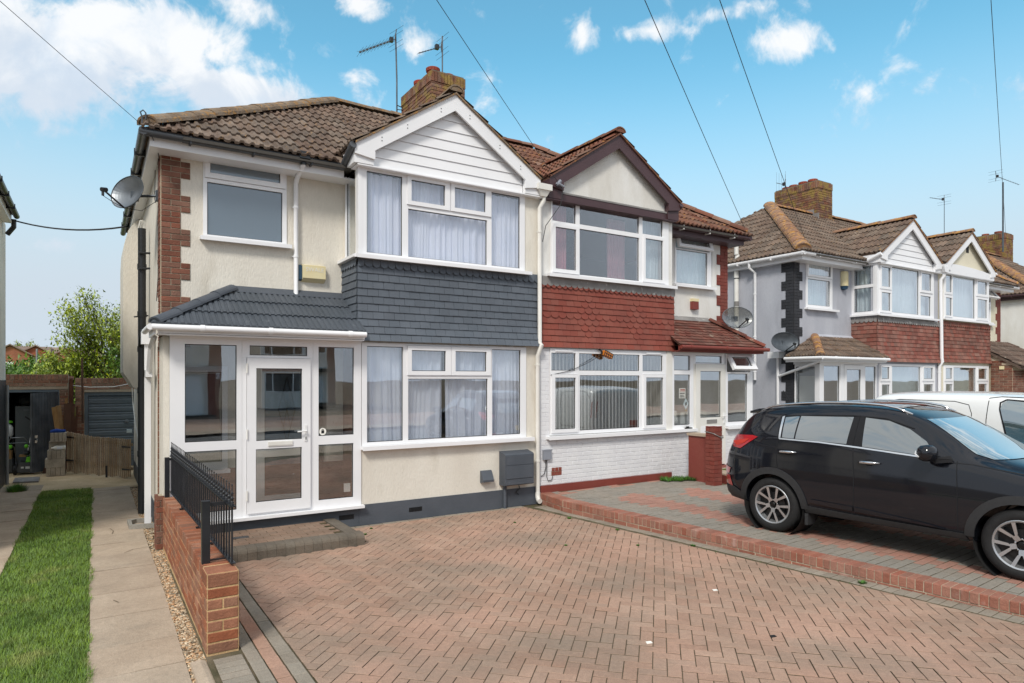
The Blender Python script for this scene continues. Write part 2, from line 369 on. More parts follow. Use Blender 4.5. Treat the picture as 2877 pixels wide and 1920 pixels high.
mat('bark', '5b4d3e', .9, '443a2f', 6, .8, bump=.8)
mat('field_green', '8aa04a', .95, '74903a', .25, .9, bump=.6, bs=3)
mat('far_roof', '8a7368', .9, '7a6459', 2, .7, vary=.15)
mat('far_brick', 'a0624c', .9, '8c5442', 2, .7, vary=.15)
mat('timber', 'a07a4c', .8, '8a6238', 6, .8, vary=.2, ds=(4, 4, 1), bump=.3)
mat('timber_dark', '5b3c2c', .8, '4a3023', 6, .8, vary=.2, bump=.3)
mat('picket', 'b09a80', .9, '98836b', 5, .8, vary=.2, bump=.5, bs=40)
mat('block_grey', 'bdb2a3', .95, '978c7d', 5, .8, vary=.09, bump=.7, bs=60)
mat('door_black', '55575c', .6, '35373b', 4, .8, bump=.2, c3='6d6660', s3=11, t3=(.68, .74), a3=.5)
mat('garage_slate', '69737c', .5, '5c656e', 2, .8, vary=.05)
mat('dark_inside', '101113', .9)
mat('room_dark', '4a4743', .95); mat('room_pale', '8f8a82', .95); mat('carpet', '6b5545', .98, '5d4a3c', 9, .8, bump=.5, bs=90)
mat('net', 'eef1fb', .8, 'e2e8f7', 2, .6)
mat('net_cream', 'd8dccf', .9, 'c9cfc4', 2, .6)
mat('net_aqua', 'd5e2e4', .9, 'c4d5da', 2, .6)
mat('curtain_pink', 'c98f98', .9, 'b27680', 2, .6)
mat('blind_slat', 'e8e5de', .8, 'dcd8d0', 3, .5, vary=.06)
mat('rubber', '1b1b1c', .75, '232324', 20, .6, bump=.25, bs=90)
mat('car_black', '181a20', .06, spec=.5)
mat('car_trim', '2b2c2e', .6, '323335', 30, .6, bump=.15, bs=150)
mat('wheel_dark', '2a2b2d', .35, metal=.4); mat('wheel_silver', 'b9bbbe', .28, metal=.75); mat('hub_black', '0b0b0c', .4)
mat('lamp_red', 'b3121a', .15, '8d0d14', 9, .7, spec=.7, coat=1.); mat('lamp_clear', 'd9d9d9', .1, spec=.8, coat=1.); mat('lamp_amber', 'c4742a', .3)
mat('van_white', 'e6e7e6', .22, spec=.5, coat=.6); mat('seam', '15161a', .8)
mat('mower_green', '6cc52e', .45); mat('cloth_blue', '27489a', .9, '1e3a80', 8, .8); mat('fridge', '6f7376', .5, '64686b', 40, .7)
mat('print_red', 'c0392b', .6); mat('print_white', 'f0eee6', .6); mat('print_dark', '30343a', .6); mat('print_tan', 'cfbf8f', .6)
mat('plate_yellow', 'd9b93a', .5); mat('bin_blue', '2c5e9e', .5); mat('wire', '2a2b2d', .6); mat('wood_pole', '6b5a48', .9)
glass_mat('glass', (.98, .985, .995), .09)
glass_mat('glass_low', (.965, .975, .98), .16)
glass_mat('glass_frost', (.5, .6, .68), .15, .12, dark=hexc('56646f'))
glass_mat('glass_car', (.4, .5, .5), .30, dark=hexc('2f3938')); glass_mat('glass_van', (.4, .5, .5), .34, dark=hexc('49595a'))
glass_mat('glass_screen', (.4, .5, .5), .2, dark=hexc('75868a'))
glass_mat('dish_mesh', (.62, .62, .60), .06, .35)
# ------------------------------------------------------------------ pieces
def frame_M(o, u, v, n):
    M = Matrix.Identity(4)
    for i, a in enumerate((u, v, n)):
        for j in range(3): M[j][i] = a[j]
    for j in range(3): M[j][3] = o[j]
    return M
PIECE = {}
def brick_mesh(L, h, d, m):
    k = ('b', round(L, 3), round(h, 3), round(d, 3), m)
    if k not in PIECE:
        b = MB(); e = .004
        p = [(0, 0), (L, 0), (L, h), (0, h)]; q = [(e, e), (L - e, e), (L - e, h - e), (e, h - e)]
        b.poly([(x, y, d) for x, y in q])
        for i in range(4):
            j = (i + 1) % 4
            b.poly([(p[i][0], p[i][1], d - e), (p[j][0], p[j][1], d - e), (q[j][0], q[j][1], d), (q[i][0], q[i][1], d)])
            b.poly([(p[i][0], p[i][1], -.03), (p[j][0], p[j][1], -.03), (p[j][0], p[j][1], d - e), (p[i][0], p[i][1], d - e)])
        PIECE[k] = b.mesh('brick', m)
    return PIECE[k]
def brick_panel(o, u, v, n, w, h, m, course=.075, L=.225, proud=.008, holes=(), joint=.010, bond='stretcher', start=0, wob=.0015):
    """bricks on a wall face; holes = (u0,u1,v0,v1); returns (mesh, matrix) pieces"""
    out = []; o = V(o); u = V(u); v = V(v); n = V(n); r = 0; z = 0.
    while z < h - .02:
        ch = min(course, h - z); x = 0.; first = True
        off = (L / 2 if (r + start) % 2 else 0)
        while x < w - .012:
            l = L
            if first and off: l = off
            if bond == 'flemish' and ((r + int(x / L * 1.5)) % 2): l = L / 2
            l = min(l, w - x); first = False
            if l < .03: break
            cx, cz = x + l / 2, z + ch / 2
            if not any(a < cx < b and c < cz < d for a, b, c, d in holes):
                p = o + u * (x + joint / 2) + v * (z + joint / 2) + n * rnd.uniform(-wob, wob)
                out.append((brick_mesh(round(l - joint, 3), round(ch - joint, 3), proud, m), frame_M(p, u, v, n)))
            x += l
        z += ch; r += 1
    return out
def tile_mesh(kind, w, g, m):
    k = (kind, w, g, m)
    if k in PIECE: return PIECE[k]
    b = MB()
    if kind == 'roll':          # interlocking tile with two rolls
        hs = ((0, 0), (.10, .004), (.17, .030), (.30, .030), (.37, .004), (.55, .004), (.62, .030), (.78, .030), (.85, .004), (1, 0))
        pr = [(a * w, c) for a, c in hs]; th = .034
        for i in range(len(pr) - 1):
            (a, c), (a2, c2) = pr[i], pr[i + 1]
            b.poly([(a, -.03, c + th), (a2, -.03, c2 + th), (a2, g + .01, c2 + .003), (a, g + .01, c + .003)])
            b.poly([(a, -.03, c), (a2, -.03, c2), (a2, -.03, c2 + th), (a, -.03, c + th)])
            b.poly([(a2, -.03, c2), (a, -.03, c), (a, .03, c), (a2, .03, c2)])
    elif kind == 'rib':         # concrete tile with narrow ribs
        n = 4; th = .026; q = w / n
        pr = []
        for i in range(n): pr += [(i * q, 0), (i * q + .1 * q, .014), (i * q + .62 * q, .014), (i * q + .74 * q, 0)]
        pr += [(w, 0)]
        for i in range(len(pr) - 1):
            (a, c), (a2, c2) = pr[i], pr[i + 1]
            b.poly([(a, -.03, c + th), (a2, -.03, c2 + th), (a2, g + .01, c2 + .003), (a, g + .01, c + .003)])
            b.poly([(a, -.03, c), (a2, -.03, c2), (a2, -.03, c2 + th), (a, -.03, c + th)])
    elif kind in ('plain', 'round', 'point'):
        th = .022; e = .002
        if kind == 'plain': bot = [(e, -.012), (w - e, -.012)]
        elif kind == 'round': bot = [(w / 2 - (w / 2 - e) * math.cos(t), .028 - .052 * math.sin(t)) for t in [math.pi * i / 6 for i in range(7)]]
        else: bot = [(e, .012), (w * .5, -.022), (w - e, .012)]
        top = [(w - e, g + .03), (e, g + .03)]
        zt = lambda y: th + .004 - (th) * (y + .012) / (g + .05)
        pts = [(x, y, zt(y)) for x, y in bot + top]; pb = [(x, y, z - .012) for x, y, z in pts]
        b.poly(pts); 
        n = len(pts)
        for i in range(n - 1):
            if i == len(bot): continue
            j = i + 1; b.poly([pb[i], pb[j], pts[j], pts[i]])
        b.poly([pb[-1], pb[0], pts[0], pts[-1]])
    PIECE[k] = b.mesh('roof_tile' if kind == 'roll' else 'tile', m)
    return PIECE[k]
def slope_tiles(o, u, v, n, nu, rows, w, g, mesh, cuts, skip=None, stagger=False, jit=.003, pick=None, kick=None):
    out = []; o = V(o); u = V(u); v = V(v); n = V(n)
    for r in range(rows):
        for c in range(-1 if stagger else 0, nu + (1 if stagger else 0)):
            off = (w / 2 if (stagger and r % 2) else 0)
            ox = c * w + off
            k = (kick(r) if kick else 0.)
            vv = v; nn = n
            if k:
                a = math.atan2(k - (kick(r + 1)), g); vv = (v * math.cos(a) - n * math.sin(a)).normalized(); nn = (n * math.cos(a) + v * math.sin(a)).normalized()
            p = o + u * ox + v * (r * g) + n * (k + rnd.uniform(-jit, jit) * .5)
            if skip and skip(p + u * w / 2 + v * g / 2): continue
            rot = Matrix.Rotation(rnd.uniform(-1, 1) * jit * 3, 4, 'Z')
            me = mesh if pick is None else pick(r, c, mesh)
            M = frame_M(p, u, vv, nn) @ rot
            cs = [p + u * a + v * b for a in (0, w) for b in (0, g)]
            hit = []; dead = False
            for co, no in cuts:
                sd = [(q - co).dot(no) for q in cs]
                if min(sd) > -.004: dead = True; break
                if max(sd) > .004: hit.append((co, no))
            if dead: continue
            if hit: me = bisected(me, M, hit)
            if me: out.append((me, M))
    return out
def ridge_mesh(r, L, m):
    k = ('rt', r, L, m)
    if k not in PIECE:
        b = MB(); n = 8; a = [(-r * 1.15 * math.cos(math.pi * i / n), r * .8 * math.sin(math.pi * i / n)) for i in range(n + 1)]
        for i in range(n):
            (x, z), (x2, z2) = a[i], a[i + 1]
            b.poly([(x, 0, z + .01), (x2, 0, z2 + .01), (x2, L, z2), (x, L, z)])
            b.poly([(x * .86, 0, z * .86), (x2 * .86, 0, z2 * .86), (x2, 0, z2 + .01), (x, 0, z + .01)])
        b.poly([(x * .86, .01, z * .86) for x, z in a][::-1])
        PIECE[k] = b.mesh('ridge_tile', m, smooth=40)
    return PIECE[k]
def ridge_line(p, q, m, parent, r=.125, L=.42, lift=.0, name='ridge_tile'):
    p = V(p); q = V(q); d = q - p; n = max(1, round(d.length / L)); l = d.length / n; v = d.normalized()
    u = v.cross(V((0, 0, 1))).normalized(); w = u.cross(v)
    me = ridge_mesh(r, round(l, 3), m)
    for i in range(n): inst(name, me, frame_M(p + v * (i * l) + w * (lift + rnd.uniform(-.006, .006)), u, v, w), parent)
def slab(b, A, Z, holes, d0, d1, ax, m=0):
    """a wall or frame sheet with openings: A=(a0,a1) along the wall, Z heights, d0 (outer) to d1 (inner) depth"""
    f = (lambda a, d, z: (a, d, z)) if ax == 'y' else (lambda a, d, z: (d, a, z))
    A = (min(A), max(A)); hs = [(min(h[0], h[1]), max(h[0], h[1]), h[2], h[3]) for h in holes]
    xs = sorted({round(x, 4) for x in A} | {round(x, 4) for h in hs for x in h[:2] if A[0] < x < A[1]}); zs = sorted({round(z, 4) for z in Z} | {round(z, 4) for h in hs for z in h[2:4] if Z[0] < z < Z[1]})
    nx, nz = len(xs) - 1, len(zs) - 1
    sol = [[not any(h[0] < (xs[i] + xs[i + 1]) / 2 < h[1] and h[2] < (zs[j] + zs[j + 1]) / 2 < h[3] for h in hs) for j in range(nz)] for i in range(nx)]
    for i in range(nx):
        for j in range(nz):
            if not sol[i][j]: continue
            a, c, z, w = xs[i], xs[i + 1], zs[j], zs[j + 1]
            b.poly([f(a, d0, z), f(c, d0, z), f(c, d0, w), f(a, d0, w)], m); b.poly([f(a, d1, z), f(a, d1, w), f(c, d1, w), f(c, d1, z)], m)
            if i == 0 or not sol[i - 1][j]: b.poly([f(a, d0, z), f(a, d0, w), f(a, d1, w), f(a, d1, z)], m)
            if i == nx - 1 or not sol[i + 1][j]: b.poly([f(c, d0, z), f(c, d1, z), f(c, d1, w), f(c, d0, w)], m)
            if j == 0 or not sol[i][j - 1]: b.poly([f(a, d0, z), f(a, d1, z), f(c, d1, z), f(c, d0, z)], m)
            if j == nz - 1 or not sol[i][j + 1]: b.poly([f(a, d0, w), f(c, d0, w), f(c, d1, w), f(a, d1, w)], m)
    return b
def window(par, X, A, Z, panes, d, ax='y', sgn=1, fm='upvc', gm='glass', name='window', th=.07, sill=None, label=None):
    """X maps local to world along the wall. panes: (a0,a1,z0,z1) fixed or (a0,a1,z0,z1,f0,f1,g0,g1[,'o']) in an opening sash; d = outer face, sgn = inward direction"""
    b = MB(); slab(b, (X(A[0]), X(A[1])), Z, [((X(p[4]), X(p[5]), p[6], p[7]) if len(p) > 4 else (X(p[0]), X(p[1]), p[2], p[3])) for p in panes], d, d + sgn * th, ax)
    if sill:
        o = sill[4] if len(sill) > 4 else .09
        if ax == 'y': b.box(X(sill[0]), X(sill[1]), d - sgn * o, d + sgn * .02, sill[2], sill[3]); b.box(X(sill[0]), X(sill[1]), d - sgn * o, d - sgn * (o - .015), sill[2] - .012, sill[2])
        else: b.box(d - sgn * o, d + sgn * .02, X(sill[0]), X(sill[1]), sill[2], sill[3])
    w = b.build(name, fm, par)
    if label: w['label'] = label
    for p in panes:
        pl = d + sgn * .028
        if len(p) > 4:
            s = MB(); op = len(p) > 8
            f0, f1, g0, g1 = p[4:8]; sg = slab(s, (X(f0), X(f1)), (g0 + .004, g1 - .004), [(X(p[0]), X(p[1]), p[2], p[3])], d - sgn * .022, d + sgn * .04, ax)
            gl = MB(); pane_into(gl, X(p[0]), X(p[1]), p[2], p[3], d + sgn * .008, sgn, ax)
            M = Matrix.Identity(4)
            if op:     # swung out at the bottom about its top edge
                M = Matrix.Translation((0, d, g1)) @ Matrix.Rotation(R(-p[9]), 4, 'X') @ Matrix.Translation((0, -d, -g1))
            so_ = s.build('sash', fm, w, M=M); g = gl.build('pane', [gm, 'gasket'], w, M=M)
        else:
            gl = MB(); pane_into(gl, X(p[0]), X(p[1]), p[2], p[3], pl, sgn, ax); gl.build('pane', [gm, 'gasket'], w)
    return w
def pane_into(b, a0, a1, z0, z1, d, sgn, ax, g=.009):
    a0, a1 = min(a0, a1), max(a0, a1)
    if ax == 'y': b.box(a0, a1, d, d + sgn * .006, z0, z1)
    else: b.box(d, d + sgn * .006, a0, a1, z0, z1)
    slab(b, (a0, a1), (z0, z1), [(a0 + g, a1 - g, z0 + g, z1 - g)], d - sgn * .004, d + sgn * .01, ax, 1)  # dark ring: rubber gasket, and the shadow line at the pane edge painted in
def curtain(name, x0, x1, z0, z1, y, m, label, cat='curtain', group=None, amp=.022, wl=.11, flare=0., ax='y', gaps=()):
    b = MB(); n = max(8, int(abs(x1 - x0) / .012)); rows = 6; ph = rnd.uniform(0, 6)
    g = []
    for j in range(rows + 1):
        row = []
        for i in range(n + 1):
            t = i / n; a = x0 + (x1 - x0) * t; zz = z1 + (z0 - z1) * j / rows
            q = 2 * math.pi * (a / wl) + ph
            e_ = .55 + .45 * math.sin(a * 3.1 + ph * 2) * math.sin(a * 7.3 + ph); d = amp * (e_ * math.sin(q + 2.2 * math.sin(a * 5 + ph) + j * .05) + .6 * math.sin(q * .37 + 1 + j * .16) + .25 * math.sin(q * 2.1 + j * .25))
            a2 = a + flare * (j / rows) * math.sin(a * 5 + ph)
            row.append((a2, y + d, zz) if ax == 'y' else (y + d, a2, zz))
        g.append(row)
    for j in range(rows):
        for i in range(n): b.poly([g[j][i], g[j][i + 1], g[j + 1][i + 1], g[j + 1][i]])
    o = b.build(name, m, None, smooth=True); return tag(o, label, cat, group)
def halfpipe_gutter(b, p, q, r=.058, m=0): b.tube([p, q], r, 12, m)
def text(s, size, M, m, parent, name='lettering', ext=.001):
    c = bpy.data.curves.new(name, 'FONT'); c.body = s; c.size = size; c.extrude = ext; c.align_x = 'CENTER'; c.align_y = 'CENTER'; c.materials.append(MATS[m])
    o = bpy.data.objects.new(name, c); COL.objects.link(o); me = bpy.data.meshes.new_from_object(o.evaluated_get(bpy.context.evaluated_depsgraph_get())); bpy.data.objects.remove(o)
    me.materials.clear(); me.materials.append(MATS[m]); return link(bpy.data.objects.new(name, me), parent, M)
FRONT = Matrix.Rotation(R(90), 4, 'X')
# ------------------------------------------------------------------ one half of a semi-detached pair
YB, YF, YE, YR = 9.85, 9.2, 9.4, 12.88
PT = .66
def house(name, label, ox, s, dz, c):
    X = lambda l: ox + s * l
    h = root(name, label, 'house', (X(2.8), 12.5, 0), c.get('group'))
    xc = c['xc']; xe = xc + .25; xr = xe - (YR - YE); z0 = 5.28 + dz; zr = z0 + PT * (YR - YE); xg, hw = c['xg'], c['hw']; zt = c['zt'] + dz; ze = zt - PT * hw
    wm = c['wall']; fm = c['fascia']
    # ---- shell
    b = MB(); slab(b, (X(3.06), X(xc)), (0, z0 - .12), c.get('front_holes', []), YB, YB + .22, 'y')
    b.build('wall', wm, h)
    b = MB(); b.box(X(xc - .22), X(xc), YB + .222, 16.9, 0, z0 - .12); b.box(X(0), X(xc - .222), 16.7, 16.9, 0, z0 - .12); b.build('wall', c.get('side_wall', wm), h)
    b = MB(); b.box(X(.002), X(.1), YF + .16, 16.7, 0, z0); b.box(X(.1), X(xc - .22), 12.6, 12.7, .1, z0 - .2); b.build('inner_wall', 'room_pale', h)
    b = MB(); b.box(X(.1), X(xc - .22), YF + .18, 16.7, 2.62 + dz, 2.84 + dz); b.box(X(.1), X(xc - .22), YF + .18, 16.7, 0, .25); b.box(X(.1), X(xc - .22), YF + .18, 16.7, 5.2 + dz, 5.24 + dz); b.build('inner_floor', 'room_dark', h)
    b = MB(); slab(b, (X(.002), X(3.18)), (0, 5.2 + dz), c['bay_holes'], YF, YF + .15, 'y'); b.build('wall', c.get('bay_wall', wm), h)
    b = MB(); slab(b, (YF + .15, YB), (0, 5.2 + dz), c.get('ret_holes', []), X(3.18), X(3.03), 'x'); b.build('wall', c.get('bay_wall', wm), h)
    # ---- roof deck
    b = MB(); t = -.012
    P = lambda l, y, z: (X(l), y, z + t)
    b.poly([P(0, YE, z0), P(xe, YE, z0), P(xr, YR, zr), P(0, YR, zr)]); b.poly([P(xe, YE, z0), P(xe, 2 * YR - YE, z0), P(xr, YR, zr)])
    b.poly([P(xe, 2 * YR - YE, z0), P(0, 2 * YR - YE, z0), P(0, YR, zr), P(xr, YR, zr)]); b.poly([P(0, YE, z0), P(0, 2 * YR - YE, z0), P(xe, 2 * YR - YE, z0), P(xe, YE, z0)])
    rf = b.build('roof', c['roof'], h)
    b = MB(); ch = [(xg - hw, ze - .005), (xg, zt - .005), (xg + hw, ze - .005), (xg + hw, ze - .05), (xg, zt - .055), (xg - hw, ze - .05)]
    b.prism([(X(l), 9.03, z) for l, z in ch], (0, 2.3, 0)); b.build('gable_deck', c['roof'], rf)
    # ---- tiles
    cs, sn = 1 / math.hypot(1, PT), PT / math.hypot(1, PT); SL = (YR - YE) / cs
    up = V((0, cs, sn)); nn = V((0, -sn, cs)); ux = V((1, 0, 0))
    GR = round((YR - YE) / (1 / math.hypot(1, PT)) / 12, 4)
    tm = tile_mesh('roll', .25, GR, c['roof']) if c.get('roll', 1) else tile_mesh('plain', .2, .1389, c['roof'])
    w_, g_, rows = (.25, GR, 12) if c.get('roll', 1) else (.2, .1389, 30)
    items = []
    hipn = V((s, 1, 0)).normalized(); hipc = V((X(xe), YE, 0)); left = min(X(0), X(xe))
    def under(p):
        l = abs((p.x - ox) * s - xg)
        return l < hw + .1 and p.z < zt - PT * l - .10
    if c['lod'] > 0:
        ptc = [(hipc, hipn), (V((X(0), 0, 0)), V((-s, 0, 0)))]
        items += slope_tiles((left, YE, z0), ux, up, nn, int(xe / w_) + 2, rows, w_, g_, tm, ptc, skip=under)
        if c.get('side_tiles'):
            u2 = V((0, -1, 0)) if s < 0 else V((0, 1, 0)); o2 = V((X(xe), 2 * YR - YE if s < 0 else YE, z0)); up2 = V((-s * cs, 0, sn)); n2 = V((s * sn, 0, cs))
            cut2 = [(hipc, -hipn), (V((X(xe), 2 * YR - YE, 0)), V((s, -1, 0)).normalized() * -1)]
            items += slope_tiles(o2, u2, up2, n2, 29, rows, w_, g_, tm, cut2)
        # gable slopes
        for sd in (-1, 1):
            upg = V((-sd * cs, 0, sn)); ng = V((sd * sn, 0, cs)); cx = X(xg) ; e = V((cx + sd * hw, 0, ze))
            ug = V((0, -1, 0)) if sd < 0 else V((0, 1, 0)); og = V((e.x, 11.5 if sd < 0 else 9.0, ze))
            rg = round(hw / cs / g_); gg = hw / cs / rg
            def sk(p): return p.z < z0 + PT * (p.y - YE) - .03
            tg = tile_mesh('roll', .25, round(gg, 4), c['roof']) if c.get('roll', 1) else tile_mesh('plain', .2, round(gg, 4), c['roof'])
            items += slope_tiles(og, ug, upg, ng, int(2.5 / w_) + 1, rg, w_, gg, tg, [(V((0, 9.0, 0)), V((0, -1, 0))), (V((cx, 0, 0)), V((-sd, 0, 0)))], skip=sk)
        scatter('roof_tile', items, rf, c['roof'], 295)
        rm = c['ridge']
        ridge_line((X(xe - .08), YE + .08, z0 + .055), (X(xr), YR, zr + .02), rm, rf, r=c.get('hipr', .14), name='ridge_tile')
        ridge_line((X(xr), YR, zr + .02), (X(0), YR, zr + .02), rm, rf, r=.12)
        ridge_line((X(xg), 8.99, zt + .015), (X(xg), YE + (zt - z0) / PT, zt + .015), rm, rf, r=.11)
        # verge mortar under the gable tiles
        b = MB()
        for sd in (-1, 1): b.prism([(X(xg), 9.0, zt), (X(xg) + sd * hw, 9.0, ze), (X(xg) + sd * hw, 9.0, ze - .03), (X(xg), 9.0, zt - .03)], (0, .06, 0))
        b.build('verge', c['ridge'], rf)
    # ---- gable front
    b = MB(); hz = 5.19 + dz
    b.prism([(X(xg - hw + .12), 9.16, hz), (X(xg + hw - .12), 9.16, hz), (X(xg + hw - .12), 9.16, ze - .03), (X(xg), 9.16, zt - .06), (X(xg - hw + .12), 9.16, ze - .03)], (0, .04, 0))
    b.build('gable', c['gable'], h)
    bw = .245
    for sd in (-1, 1):
        b = MB(); x = lambda q: X(xg) + sd * q
        b.prism([(x(0), 9.03, zt - .03), (x(hw), 9.03, ze - .03), (x(hw), 9.03, ze - .03 - bw * .55), (x(hw - .30), 9.03, ze - .03 - bw * .55 - .045), (x(hw - .30), 9.03, ze - .03 + PT * .30 - bw), (x(0), 9.03, zt - .03 - bw)], (0, .035, 0))
        bb = b.build('bargeboard', c['barge'], h)
        b = MB(); b.box(x(hw - .29), x(hw), 9.0652, YB - .3, hz + .02, ze - .05); b.build('box_end', c['barge'], h)
        if c.get('screws'):
            b = MB()
            for q in (.25, .8, 1.2):
                for e in (0, .05): b.box(x(q) - .006, x(q) + .006, 9.024, 9.03, zt - PT * q - .14 - e, zt - PT * q - .128 - e)
            b.build('screw', 'gasket', bb)
    if c['gable_fill'] == 'cladding':
        z = hz + .01; k = 0
        while True:
            z2 = z + .156; a = (zt - .03 - bw - z) / PT; a2 = (zt - .03 - bw - z2) / PT
            a = min(a + .12, hw - .3 if z < ze else 9); a2 = min(a2 + .12, hw - .3)
            if a2 < .12: a2 = .05
            if a < .15: break
            b = MB(); y0, y1 = 9.128, 9.142
            b.poly([(X(xg - a), y0, z), (X(xg + a), y0, z), (X(xg + a2), y1, z2 - .004), (X(xg - a2), y1, z2 - .004)])
            b.poly([(X(xg - a), y0, z), (X(xg - a), y0 + .02, z), (X(xg + a), y0 + .02, z), (X(xg + a), y0, z)]); b.poly([(X(xg - a), y0 + .03, z), (X(xg + a), y0 + .03, z), (X(xg + a2), y1 + .02, z2), (X(xg - a2), y1 + .02, z2)])
            b.build('cladding_board', c['barge'], h); z = z2
            if a2 <= .06: break
    # ---- eaves
    b = MB(); fx0 = xg + hw + .0
    b.box(X(fx0), X(xe - .10), YE + .12, YE + .145, z0 - .19, z0 + .05); b.box(X(fx0 - .3), X(xe - .125), YE + .146, YB - .002, z0 - .19, z0 - .165)
    b.box(X(xe - .125), X(xe - .10), YE + .146, 16.3, z0 - .19, z0 + .05); b.box(X(xc + .002), X(xe - .126), YB - .001, 16.3, z0 - .19, z0 - .165)
    b.box(X(.01), X(xg + hw - .05), 9.07, YF + .15, hz - .005, hz + .012)
    b.build('fascia', fm, h)
    b = MB(); gz = z0 - .045
    halfpipe_gutter(b, (X(fx0 + .02), YE + .045, gz), (X(xe + .02), YE + .045, gz), .052); halfpipe_gutter(b, (X(xe - .02), YE + .0, gz), (X(xe - .02), 16.3, gz), .052)
    halfpipe_gutter(b, (X(fx0 + .03), 9.02, ze - .055 + .0), (X(fx0 + .03), YE + .05, gz + .02), .052)
    gut = b.build('gutter', c['gutter'], h, smooth=40)
    b = MB()
    l = fx0 + .5
    while l < xe - .1: MB().box(X(l - .012), X(l + .012), YE - .012, YE + .12, gz - .065, gz + .03).build('gutter_bracket', c.get('bracket', c['gutter']), gut); l += .78
    y = YE + .9
    while y < 16: MB().box(X(xe - .10), X(xe + .04), y - .015, y + .015, gz - .065, gz + .03).build('gutter_bracket', c.get('bracket', c['gutter']), gut); y += 1.0
    return h, rf, X
def hung_tiles(h, X, s, m, z0=2.68, z1=3.86, rows=10, lx1=3.2, dz=0., pattern=None, left_return=True, name='hung_tile', flare=(.075, .045, .02, .005), band=None, y=None):
    w = .1655; g = (z1 - z0 - .07) / rows; kick = lambda r: (flare[r] if r < len(flare) else 0.)
    y = YF - .008 if y is None else y
    tp = tile_mesh('plain', w, round(g, 4), m); a, b_ = sorted((X(.0), X(lx1)))
    cut = [(V((a, 0, 0)), V((-1, 0, 0))), (V((b_, 0, 0)), V((1, 0, 0)))]
    it = slope_tiles((a - .02, y, z0 + dz), (1, 0, 0), (0, 0, 1), (0, -1, 0), 21, rows, w, g, tp, cut, stagger=True, jit=.004, pick=pattern, kick=kick)
    if left_return:
        xr = X(lx1) ; yr0, yr1 = YF - .06, YB
        u = (0, -1, 0) if s < 0 else (0, 1, 0); o = (xr, YB, z0 + dz) if s < 0 else (xr, YF, z0 + dz)
        it += slope_tiles(o, u, (0, 0, 1), (s, 0, 0), 5, rows, w, g, tp, [(V((0, YB, 0)), V((0, 1, 0))), (V((0, YF - .02, 0)), V((0, -1, 0)))], stagger=True, kick=kick)
        c = MB()       # the corner of the bell-cast, row by row
        for r in range(rows):
            k, k2 = kick(r), kick(r + 1); zz = z0 + dz + r * g
            q = [(xr + s * (k + .018), YF + .0), (xr + s * (k + .018), YF - .03 - k * .6), (xr + s * (k * .5), YF - .024 - k), (xr - s * .08, YF - .026 - k), (xr - s * .08, YF)]
            q2 = [(xr + s * (k2 + .006), YF + .0), (xr + s * (k2 + .006), YF - .02 - k2 * .6), (xr + s * (k2 * .5), YF - .012 - k2), (xr - s * .08, YF - .012 - k2), (xr - s * .08, YF)]
            for i in range(4): c.poly([(*q[i], zz - .012), (*q[i + 1], zz - .012), (*q2[i + 1], zz + g), (*q2[i], zz + g)])
        c.build('corner_tile', m, h)
    scatter(name, it, h, m, 295)
    # scalloped band under the sill
    bm_ = band or m; zb = z0 + dz + rows * g
    ts = tile_mesh('round', w * .72, .09, bm_); it = slope_tiles((a - .02, y - .012, zb - .015), (1, 0, 0), (0, 0, 1), (0, -1, 0), 29, 1, w * .72, .09, ts, cut, jit=.004)
    for me, M in it: inst('scallop_tile', me, M, h)
    if left_return:
        o = (X(lx1) + s * .012, YB, zb - .015) if s < 0 else (X(lx1) + s * .012, YF, zb - .015); u = (0, -1, 0) if s < 0 else (0, 1, 0)
        for me, M in slope_tiles(o, u, (0, 0, 1), (s, 0, 0), 6, 1, w * .72, .09, ts, [(V((0, YB, 0)), V((0, 1, 0))), (V((0, YF - .03, 0)), V((0, -1, 0)))]): inst('scallop_tile', me, M, h)
    b = MB(); b.box(a, b_, y - .02, YF - .001, zb + .055, z1 + dz + .02); b.build('flashing', bm_, h)
def quoins(h, X, s, xc, z0, z1, bm_, mm, front=True, side=True, joint=.01, per=3, lo=.237, hi=.353):
    it = []; back = MB(); z = z0; k = 0; ch = .0757
    while z < z1 - .02:
        n = min(per, int(round((z1 - z) / ch)));
        if n < 1: break
        wf, ws = (hi, lo) if k % 2 == 0 else (lo, hi)
        H = n * ch
        if front:
            a, b_ = sorted((X(xc), X(xc - wf))); back.box(a, b_, YB - .006, YB + .02, z, z + H)
            it += brick_panel((a, YB - .004, z), (1, 0, 0), (0, 0, 1), (0, -1, 0), wf, H, bm_, ch, .235, .012, joint=joint, start=k)
        if side:
            u = (0, -1, 0) if s < 0 else (0, 1, 0); o = (X(xc) + s * .004, YB + ws if s < 0 else YB, z)
            back.box(X(xc), X(xc) + s * .006, YB, YB + ws, z, z + H)
            it += brick_panel(o, u, (0, 0, 1), (s, 0, 0), ws, H, bm_, ch, .235, .012, joint=joint, start=k)
        z += H; k += 1
    q = back.build('quoin', mm, h)
    for me, M in it: inst('brick', me, M, q)
